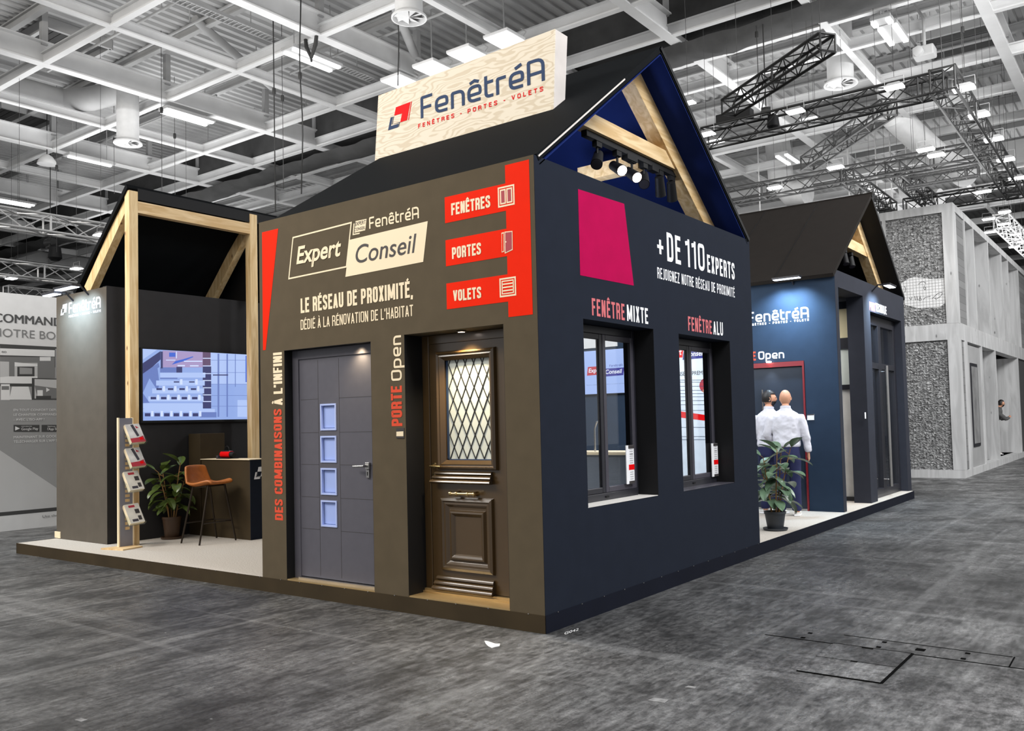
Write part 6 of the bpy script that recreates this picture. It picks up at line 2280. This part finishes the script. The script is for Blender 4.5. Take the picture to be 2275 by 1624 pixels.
# ------------------------------------------------------------------ rubber plants
def leaf_blade(mb, base, direction, up, length, width, droop, fold=.25):
    """Oval leaf with a folded midrib, bending down along its length."""
    d = Vector(direction).normalized()
    s = d.cross(Vector(up))
    if s.length < 1e-3:
        s = d.orthogonal()
    s.normalize()
    n = s.cross(d).normalized()
    p = Vector(base)
    NL, NW = 8, 4
    rows = []
    cur = d.copy()
    for i in range(NL + 1):
        t = i / NL
        w = width * (math.sin(math.pi * min(1, t * .96 + .04)) ** .75) * (1 if t < .93 else .55)
        row = []
        for k in range(NW + 1):
            q = -1 + 2 * k / NW
            row.append(p + s * q * w / 2 + n * (abs(q) * fold * w * .5 - .006 * (1 - abs(q))))
        rows.append(row)
        cur = (cur - UP * droop / NL).normalized()
        n = s.cross(cur).normalized()
        p = p + cur * length / NL
    vs = [v for r in rows for v in r]
    fs = [(i * (NW + 1) + k, i * (NW + 1) + k + 1, (i + 1) * (NW + 1) + k + 1, (i + 1) * (NW + 1) + k) for i in range(NL) for k in range(NW)]
    mb.add(vs, fs)


def rubber_plant(name, label, c, h, spread, pot_r, pot_h, leaf_mat, pot_mat, seed, n_leaf, Lf):
    random.seed(seed)
    c = Vector(c)
    t = thing(name, label, 'plant', tuple(c), None)
    MB().lathe([(pot_r * .72, .012), (pot_r * .76, .02), (pot_r, pot_h - .03), (pot_r * 1.06, pot_h - .03), (pot_r * 1.06, pot_h), (pot_r * .97, pot_h), (pot_r * .95, pot_h - .025)], c, 28).build('pot', pot_mat, t, smooth=True)
    MB().lathe([(pot_r * .9, 0), (pot_r * 1.15, .004), (pot_r * 1.22, .03), (pot_r * 1.16, .03), (pot_r * 1.08, .012), (0, .012)], c, 28).build('saucer', pot_mat, t, smooth=True)
    MB().lathe([(0, 0), (pot_r * .95, 0)], c + UP * (pot_h - .024), 20).build('soil', M['soil'], t)
    stems, leaves = MB(), MB()
    ns = 5
    for k in range(ns):
        a = 2 * math.pi * k / ns + random.uniform(-.4, .4)
        r0 = pot_r * .4
        p0 = c + Vector((math.cos(a) * r0, math.sin(a) * r0, pot_h - .03))
        hh = h * random.uniform(.72, 1.0) if k else h
        lean = spread * random.uniform(.25, .55)
        pts = []
        for i in range(7):
            f_ = i / 6
            pts.append(p0 + Vector((math.cos(a) * lean * f_ ** 1.3, math.sin(a) * lean * f_ ** 1.3, (hh - pot_h) * f_)))
        stems.tube(pts, [.010 - .0008 * i for i in range(7)], 7)
        for j in range(n_leaf):
            f_ = .22 + .78 * j / (n_leaf - 1)
            i0 = min(5, int(f_ * 6))
            p = pts[i0].lerp(pts[i0 + 1], f_ * 6 - i0)
            b = a + j * 2.4 + random.uniform(-.3, .3)
            elev = .75 if f_ > .85 else random.uniform(-.1, .55)
            d = Vector((math.cos(b), math.sin(b), elev))
            pet = d.normalized() * random.uniform(.03, .06)
            stems.tube([p, p + pet], .004, 5)
            leaf_blade(leaves, p + pet, d, UP, Lf * random.uniform(.8, 1.15), Lf * random.uniform(.42, .52), random.uniform(.7, 1.7) if f_ < .85 else .4)
    stems.build('stem', M['stem'], t, smooth=True)
    leaves.build('foliage', leaf_mat, t, smooth=True, fix=False)
    return t


rubber_plant('rubber_plant', 'rubber plant with drooping olive leaves behind the tan bar stool', (-6.86, 1.24, PT), 1.02, .42, .115, .29, M['leaf'], M['pot_brown'], 11, 11, .24)
rubber_plant('rubber_plant', 'grey-green rubber plant in a black pot at the platform edge by the two people', (-0.245, 5.33, PT), 1.03, .30, .125, .235, M['leaf_blue'], M['pot_black'], 23, 11, .27)

# plinth with letters, mostly hidden behind the wall end
ped = thing('display_plinth', 'black display plinth with white letters, half hidden behind the front house', 'plinth', (-0.95, 6.2, PT))
MB().box((-1.25, 6.0, PT), (-.90, 6.35, 1.14)).build('body', M['black'], ped)
MB().box((-1.26, 5.99, 1.14), (-.895, 6.36, 1.155)).build('top', M['cream'], ped)
polys, w = logo_text('FenêtréA', .15)
pp = Plane(0, -.90, 1, 1)
flat(pp, put(polys, 6.03, .98, 6.32, 1.06, 0, w), 'lettering', M['white'], ped, .002)

# coffee machine on the counter
cm = thing('coffee_machine', 'small red coffee machine with a black handle on the dark counter', 'coffee machine', (-6.4, 1.765, 1.158))
MB().box((-6.52, 1.68, 1.158), (-6.26, 1.85, 1.17)).build('tray', M['black'], cm, bevel=.004)
MB().tube([(-6.50, 1.765, 1.215), (-6.30, 1.765, 1.215)], [.045, .045], 18).build('body', M['pure_red'], cm, smooth=True)
MB().box((-6.49, 1.74, 1.245), (-6.31, 1.79, 1.262)).build('top_plate', M['steel'], cm, bevel=.004)
MB().tube([(-6.30, 1.765, 1.21), (-6.24, 1.765, 1.205)], [.042, .032], 14).build('water_tank', M['black'], cm, smooth=True)
MB().tube([(-6.46, 1.765, 1.26), (-6.44, 1.765, 1.31), (-6.39, 1.765, 1.325), (-6.355, 1.765, 1.30), (-6.35, 1.765, 1.26)], .006, 8).build('handle', M['black'], cm, smooth=True)
MB().box((-6.58, 1.72, 1.158), (-6.535, 1.79, 1.20)).build('cup_rest', M['frame_grey'], cm, bevel=.004)


# ------------------------------------------------------------------ people
def skinned(name, nodes, edges, mat, parent, sub=2, root=None):
    """Grow one continuous surface along a skeleton of (x, y, z, rx, ry) joints."""
    base = base_of(parent)
    keys = list(nodes)
    me = bpy.data.meshes.new(name)
    me.from_pydata([tuple(Vector(nodes[k][:3])) for k in keys], [(keys.index(a), keys.index(b)) for a, b in edges], [])
    o = bpy.data.objects.new(name, me)
    COL.objects.link(o)
    sk = o.modifiers.new('skin', 'SKIN')
    sk.use_smooth_shade = True
    sk.branch_smoothing = .3
    for i, k in enumerate(keys):
        r = nodes[k][3:]
        me.skin_vertices[0].data[i].radius = (r[0], r[1] if len(r) > 1 else r[0])
        me.skin_vertices[0].data[i].use_root = (k == (root or keys[0]))
    s = o.modifiers.new('sub', 'SUBSURF')
    s.levels = s.render_levels = sub
    bpy.context.view_layer.update()
    ev = o.evaluated_get(bpy.context.evaluated_depsgraph_get())
    m2 = bpy.data.meshes.new_from_object(ev)
    m2.materials.clear()
    m2.materials.append(mat)
    for p in m2.polygons:
        p.use_smooth = True
    bpy.data.objects.remove(o)
    bpy.data.meshes.remove(me)
    o = bpy.data.objects.new(name, m2)
    COL.objects.link(o)
    o.parent = parent
    return o


def cloth(name, mb, mat, parent, voxel, smooth, fold):
    """Fuse overlapping closed shapes into one garment and wrinkle it a little."""
    me = bpy.data.meshes.new(name)
    me.from_pydata([tuple(v) for v in mb.v], [], mb.f)
    bm = bmesh.new()
    bm.from_mesh(me)
    bmesh.ops.recalc_face_normals(bm, faces=bm.faces)
    bm.to_mesh(me)
    bm.free()
    o = bpy.data.objects.new(name, me)
    COL.objects.link(o)
    r = o.modifiers.new('fuse', 'REMESH')
    r.mode = 'VOXEL'
    r.voxel_size = voxel
    s = o.modifiers.new('smooth', 'SMOOTH')
    s.iterations = smooth
    s.factor = .5
    tx = bpy.data.textures.new('cloth_folds', 'CLOUDS')
    tx.noise_scale = .09
    d = o.modifiers.new('folds', 'DISPLACE')
    d.texture = tx
    d.strength = fold
    d.mid_level = .5
    bpy.context.view_layer.update()
    m2 = bpy.data.meshes.new_from_object(o.evaluated_get(bpy.context.evaluated_depsgraph_get()))
    m2.materials.clear()
    m2.materials.append(mat)
    for p in m2.polygons:
        p.use_smooth = True
    bpy.data.objects.remove(o)
    bpy.data.meshes.remove(me)
    o = bpy.data.objects.new(name, m2)
    COL.objects.link(o)
    o.parent = parent
    return o


def chain(*ks):
    return list(zip(ks[:-1], ks[1:]))


def head_mesh(name, parent, c, turn, mat, hat=None):
    """Head with brow, nose, lips, chin and ears; faces local +y before the turn."""
    bm = bmesh.new()
    bmesh.ops.create_uvsphere(bm, u_segments=32, v_segments=24, radius=1.0)
    for v in bm.verts:
        x, y, z = v.co
        k = 1.0
        if z < 0:
            k = 1.0 - (.26 if y > 0 else .26 - .16 * min(1, -y * 1.5)) * (-z) ** 1.4
        X = x * .079 * k
        Y = y * .095 * (k if y > 0 else 1 - .22 * max(0, -z))
        Z = z * .118
        if y > 0:
            f = max(0, y) ** 2
            Y += .004 * math.exp(-((z - .22) / .12) ** 2) * f                     # brow
            Y -= .008 * math.exp(-((z - .06) / .10) ** 2 - ((abs(x) - .36) / .2) ** 2) * f   # eye sockets
            Y += .016 * math.exp(-((z + .10) / .20) ** 2 - (x / .17) ** 2) * f       # nose
            Y += .006 * math.exp(-((z + .45) / .07) ** 2 - (x / .3) ** 2) * f        # lips
            Y += .010 * math.exp(-((z + .78) / .16) ** 2 - (x / .35) ** 2) * f       # chin
        v.co = (X, Y, Z)
    me = bpy.data.meshes.new(name)
    bm.to_mesh(me)
    bm.free()
    for s in (-1, 1):
        pass
    me.materials.append(mat)
    for p in me.polygons:
        p.use_smooth = True
    o = bpy.data.objects.new(name, me)
    COL.objects.link(o)
    o.parent = parent
    o.location = c
    o.rotation_euler = (0, 0, turn)
    for s in (-1, 1):
        e = MB()
        e.lathe([(.0, .0), (.022, .004), (.03, .012), (.026, .02), (.012, .014), (0, .012)], (s * .074, -.004, -.006), 14, axis=(s, -.35, 0))
        eo = e.build('ear', mat, None, smooth=True)
        eo.parent = o
        eo.scale = (.9, .6, 1.0)
        y_ = MB()
        y_.lathe([(0, -.009), (.008, -.004), (.009, 0), (.008, .004), (0, .009)], (s * .03, .083, .012), 10, axis=(0, 1, 0))
        yo = y_.build('eye', M['hair'], None, smooth=True)
        yo.parent = o
    return o


def person(label, loc_, face, arms, shirt, head_turn, hair, scale=1.0, lean=0.0):
    t = thing('person', label, 'person', loc_)
    WORLD_LOC[t.name] = Vector((0, 0, 0))
    L = lean
    N = {'pelvis': (0, 0, .95, .11, .08), 'waist': (0, .0, 1.10, .10, .07), 'chest': (0, .0 + L * .3, 1.28, .11, .075), 'upper': (0, -.005 + L * .5, 1.40, .075, .055),
         'neck': (0, .005 + L * .6, 1.53, .062, .062), 'skull': (0, .015 + L * .7, 1.60, .058, .062)}
    E = chain('pelvis', 'waist', 'chest', 'upper', 'neck', 'skull')
    for s, nm in ((-1, 'l'), (1, 'r')):
        N.update({nm + 'hip': (s * .09, 0, .87, .085, .085), nm + 'knee': (s * .10, .012, .50, .055, .06), nm + 'ank': (s * .105, -.01, .11, .038, .042), nm + 'heel': (s * .105, -.02, .05, .036, .04),
                  nm + 'toe': (s * .12, .14, .035, .034, .026)})
        E += [('pelvis', nm + 'hip')] + chain(nm + 'hip', nm + 'knee', nm + 'ank', nm + 'heel', nm + 'toe')
        sh, el, wr, fd = arms[nm]
        N.update({nm + 'sh': tuple(Vector(sh) * .97) + (.036, .036), nm + 'el': el + (.032, .032), nm + 'wr': wr + (.026, .022)})
        E += [('upper', nm + 'sh')] + chain(nm + 'sh', nm + 'el', nm + 'wr')
        # palm and five curled fingers
        wv, fv = Vector(wr), Vector(fd).normalized()
        side = fv.cross(Vector((s, .2, .1))).normalized()
        pal = wv + fv * .055
        N[nm + 'palm'] = tuple(pal) + (.034, .018)
        E.append((nm + 'wr', nm + 'palm'))
        inward = Vector((-s, .25, 0)).normalized()
        for k in range(4):
            o_ = (k - 1.5) * .017
            ln = (.026, .032, .030, .022)[k]
            a = pal + fv * .035 + side * o_
            b = a + (fv * .9 + inward * .4).normalized() * ln
            c = b + (fv * .35 + inward * .9).normalized() * ln * .8
            for q_, (p_, r_) in enumerate(((a, .010), (b, .009), (c, .008))):
                N['%sf%d%d' % (nm, k, q_)] = tuple(p_) + (r_, r_)
            E += [(nm + 'palm', '%sf%d0' % (nm, k))] + chain(*['%sf%d%d' % (nm, k, q_) for q_ in range(3)])
        a = pal - fv * .02 + side * -.034 + inward * .008
        b = a + (fv * .8 - side * .4 + inward * .3).normalized() * .034
        N[nm + 't0'], N[nm + 't1'] = tuple(a) + (.011, .011), tuple(b) + (.009, .009)
        E += [(nm + 'palm', nm + 't0'), (nm + 't0', nm + 't1')]
    skinned('body', N, E, M['skin'], t)
    # shirt: torso and sleeves grown together into one cloth surface
    mb = MB()
    yo = lambda z: L * max(0, z - 1.0) * 1.2
    mb.loft([(0, -.004, .955, .150, .108), (0, -.006, .975, .186, .138), (0, -.006, 1.01, .196, .146), (0, -.004, 1.08, .186, .136), (0, yo(1.18), 1.18, .188, .134), (0, yo(1.28), 1.28, .203, .140),
             (0, yo(1.36), 1.36, .210, .134), (0, yo(1.42), 1.42, .196, .118), (0, yo(1.465), 1.465, .140, .094), (0, .004 + yo(1.5), 1.50, .084, .074), (0, .008 + yo(1.53), 1.535, .066, .066)])
    for nm in 'lr':
        sh, el, wr, fd = [Vector(v) for v in arms[nm]]
        cu = el.lerp(wr, .93)
        sh = sh + Vector((0, 0, -.028))
        mb.tube([sh * .8 + Vector((0, 0, .27)), sh, sh.lerp(el, .3), sh.lerp(el, .7), el, el.lerp(cu, .35), el.lerp(cu, .8), cu],
                [.06, .074, .072, .066, .060, .057, .049, .047], 18)
    cloth('shirt', mb, shirt, t, .011, 12, .024)
    cl = MB()
    cl.lathe([(.068, 0), (.074, .02), (.071, .046), (.065, .047), (.066, .02)], (0, .006 + L * .6, 1.505), 24, axis=(0, .12, 1))
    cl.build('collar', shirt, t, smooth=True)
    mb = MB()
    mb.loft([(0, 0, 1.05, .150, .108), (0, 0, 1.04, .166, .122), (0, -.008, .95, .178, .134), (0, -.012, .86, .178, .140), (0, -.006, .79, .165, .125), (0, 0, .77, .10, .09)])
    for s in (-1, 1):
        mb.tube([(s * .085, -.004, .90), (s * .09, 0, .80), (s * .098, .008, .62), (s * .10, .012, .49), (s * .103, .0, .30), (s * .105, -.006, .12), (s * .105, -.002, .075)],
                [.09, .098, .086, .076, .072, .067, .068], 18)
    cloth('trousers', mb, M['trousers'], t, .012, 8, .010)
    for s in (-1, 1):
        sh_ = {'a': (s * .105, -.045, .045, .042, .042), 'b': (s * .108, .03, .045, .045, .043), 'c': (s * .118, .12, .036, .046, .032), 'd': (s * .122, .175, .03, .034, .024)}
        skinned('sneaker', sh_, chain('a', 'b', 'c', 'd'), M['sneaker'], t)
        MB().box((s * .113 - .045, -.085, .0), (s * .113 + .045, .205, .022)).build('sole', M['white'], t, bevel=.01)
    hd = head_mesh('head', t, (0, .03 + L * .75, 1.665), head_turn, M['skin'])
    if hair:
        hb_ = bmesh.new()
        bmesh.ops.create_uvsphere(hb_, u_segments=28, v_segments=20, radius=1.0)
        kill = [v for v in hb_.verts if (v.co.y > .35 and v.co.z < .42) or (v.co.z < -.55)]
        bmesh.ops.delete(hb_, geom=kill, context='VERTS')
        random.seed(4)
        for v in hb_.verts:
            j = 1 + random.uniform(-.02, .03)
            v.co = (v.co.x * .083 * j, (v.co.y * .103 - .004) * j, v.co.z * .124 * j + .008)
        me = bpy.data.meshes.new('hair')
        hb_.to_mesh(me)
        hb_.free()
        me.materials.append(M['hair'])
        for p in me.polygons:
            p.use_smooth = True
        ho = bpy.data.objects.new('hair', me)
        COL.objects.link(ho)
        ho.parent = hd
        sd_ = ho.modifiers.new('thickness', 'SOLIDIFY')
        sd_.thickness = .008
        # short beard along jaw and chin
        bm = bmesh.new()
        bmesh.ops.create_uvsphere(bm, u_segments=28, v_segments=20, radius=1.0)
        kill = [v for v in bm.verts if v.co.z > -.22 or v.co.y < .0]
        bmesh.ops.delete(bm, geom=kill, context='VERTS')
        for v in bm.verts:
            k = 1.0 - .28 * (-v.co.z) ** 1.4
            v.co = (v.co.x * .081 * k, v.co.y * .104 * k + .008, v.co.z * .126)
        me = bpy.data.meshes.new('beard')
        bm.to_mesh(me)
        bm.free()
        me.materials.append(M['hair'])
        bo = bpy.data.objects.new('beard', me)
        COL.objects.link(bo)
        bo.parent = hd
    t.location = loc_
    t.rotation_euler = (0, 0, face)
    t.scale = (scale,) * 3
    return t


A_bald = {'l': ((-.195, 0, 1.41), (-.275, .02, 1.14), (-.15, .17, 1.03), (.8, .5, -.1)), 'r': ((.195, 0, 1.41), (.262, .01, 1.13), (.285, .06, .88), (.02, .12, -1))}
person('bald person in a white shirt and navy trousers, seen from behind by the red-framed door', (-0.635, 6.93, PT), math.radians(14), A_bald, M['shirt'], math.radians(-14), False, 1.0)
A_dark = {'l': ((-.19, 0, 1.41), (-.26, .03, 1.14), (-.16, .2, 1.04), (.8, .5, 0)), 'r': ((.19, 0, 1.41), (.25, .05, 1.15), (.17, .24, 1.05), (-.6, .7, 0))}
person('dark-haired bearded person in a white shirt, half hidden behind the front house', (-0.93, 7.05, PT), math.radians(-15), A_dark, M['shirt'], math.radians(-50), True, 1.0)
far_shirt = paint('grey_jacket', (84, 84, 84), .85, noise=.2, scale=8)
A_far = {'l': ((-.19, .12, 1.36), (-.24, .3, 1.15), (-.12, .42, 1.2), (.5, .5, .3)), 'r': ((.19, .12, 1.36), (.25, .3, 1.15), (.12, .42, 1.2), (-.5, .5, .3))}
fp_ = person('small far person in dark grey clothes leaning out of the timber booth', (-0.62, 25.4, 0.17), math.radians(-70), A_far, far_shirt, 0, True, .95, .28)
for ch in fp_.children:
    if ch.name.startswith('trousers'):
        ch.data.materials[0] = far_shirt

# ------------------------------------------------------------------ floor marks
hm = paint('hatch_gap', (12, 12, 12), .95, noise=0, spec=.02)
hz_ = thing('floor_hatch', 'steel service hatch with dark gaps set in the worn floor of the aisle', 'floor hatch', (2.1, .4, 0))
pa = [at(px, py, 2, 0) for px, py in ((1770, 1491), (1958, 1519), (2028, 1453), (1852, 1430))]
MB().prism([p + UP * .001 for p in pa], UP * .003).build('cover', M['floor'], hz_)
mb = MB()


def gap(a, b, w_):
    mb.bar(Vector((a[0], a[1], .0035)), Vector((b[0], b[1], .0035)), w_, .003)


gap(pa[0], pa[1], .014)
gap(pa[1], pa[2], .016)
gap(pa[2], pa[3], .008)
m1, m2 = (pa[0] + pa[3]) / 2, (pa[1] + pa[2]) / 2
gap(m1, m2, .006)
mb.build('gap', hm, hz_)
mb = MB()
for (a, b) in (((1915, 1440), (1940, 1443)), ((1890, 1470), (1905, 1472))):
    p, q_ = at(a[0], a[1], 2, 0), at(b[0], b[1], 2, 0)
    mb.bar(Vector((p.x, p.y, .005)), Vector((q_.x, q_.y, .005)), .02, .003)
mb.build('lift_slot', hm, hz_)
tr_ = thing('floor_duct_cover', 'long narrow row of floor duct covers with dark joints beside the service hatch', 'duct cover', (3, .9, 0))
a, b = at(1700, 1410, 2, 0), at(2275, 1487, 2, 0)
c, d = at(1875, 1411, 2, 0), at(2250, 1460, 2, 0)
mb = MB()
mb.bar((a.x, a.y, .001), (b.x + .6, b.y + (b.y - a.y) / (b.x - a.x) * .6, .001), .010, .003)
mb.bar((c.x, c.y, .001), (d.x, d.y, .001), .006, .003)
e, f = at(2242, 1482, 2, 0), at(2254, 1460, 2, 0)
mb.bar((e.x, e.y, .001), (f.x, f.y, .001), .008, .003)
mb.build('joint', hm, tr_)
mb = MB()
for px, py in ((1784, 1417), (1800, 1407), (1965, 1427), (1952, 1438), (2045, 1444), (2150, 1452), (2140, 1464)):
    p = at(px, py, 2, 0)
    w_ = .028 if px == 2045 else .014
    mb.box((p.x - w_, p.y - w_, 0.0), (p.x + w_, p.y + w_, .0035))
mb.build('bolt_hole', hm, tr_)
# torn white paper, chalk number at the corner
pw = paint('torn_white_tape', (214, 214, 214), .7, noise=.05)
zf = zoom(900, 1340, 2275 / 600)
pts = [at(*zf(a, b), 2, 0) for a, b in ((668, 320), (700, 325), (760, 345), (800, 345), (795, 365), (755, 372), (730, 380), (700, 365), (680, 345))]
mb = MB().prism([p + UP * .001 for p in pts], UP * .003)
tag(mb.build('torn_paper', pw), 'torn white paper scrap on the floor before the stand corner', 'paper scrap', kind='thing')
polys = font_text('G042')
x0, x1 = extent(polys)
a, b, c = at(*zf(1340, 268), 2, 0), at(*zf(1460, 232), 2, 0), at(*zf(1345, 250), 2, 0)
ua, va = (b - a), (c - a)
mb = MB()
for qd in polys:
    mb.add([a + ua * ((x - x0) / (x1 - x0)) + va * y * 1.3 + UP * .002 for x, y in qd], [list(range(len(qd)))])
tag(mb.build('chalk_number', pw, fix=False), 'white chalk stand number written on the floor at the plinth corner', 'floor marking', kind='thing')
M['worn_tape'] = paint('worn_tape', (120, 120, 120), .7, noise=.3, scale=30)
for px, py, s_, lab in ((1463, 1556, .05, 'small pale tape square stuck on the floor of the near aisle'), (1535, 1527, .03, 'faint pale tape patch between the torn paper and the hatch'),
                        (690, 1402, .012, 'tiny white paper fleck before the plain door'), (180, 1600, .03, 'pale tape scrap at the bottom edge of the floor')):
    p = at(px, py, 2, 0)
    mb = MB().prism([(p.x - s_, p.y - s_ * .7, .0005), (p.x + s_, p.y - s_ * .5, .0005), (p.x + s_ * .9, p.y + s_ * .7, .0005), (p.x - s_ * .8, p.y + s_ * .5, .0005)], UP * .002)
    tag(mb.build('tape_scrap', M['worn_tape']), lab, 'tape scrap', 'tape scraps on the floor', 'thing')
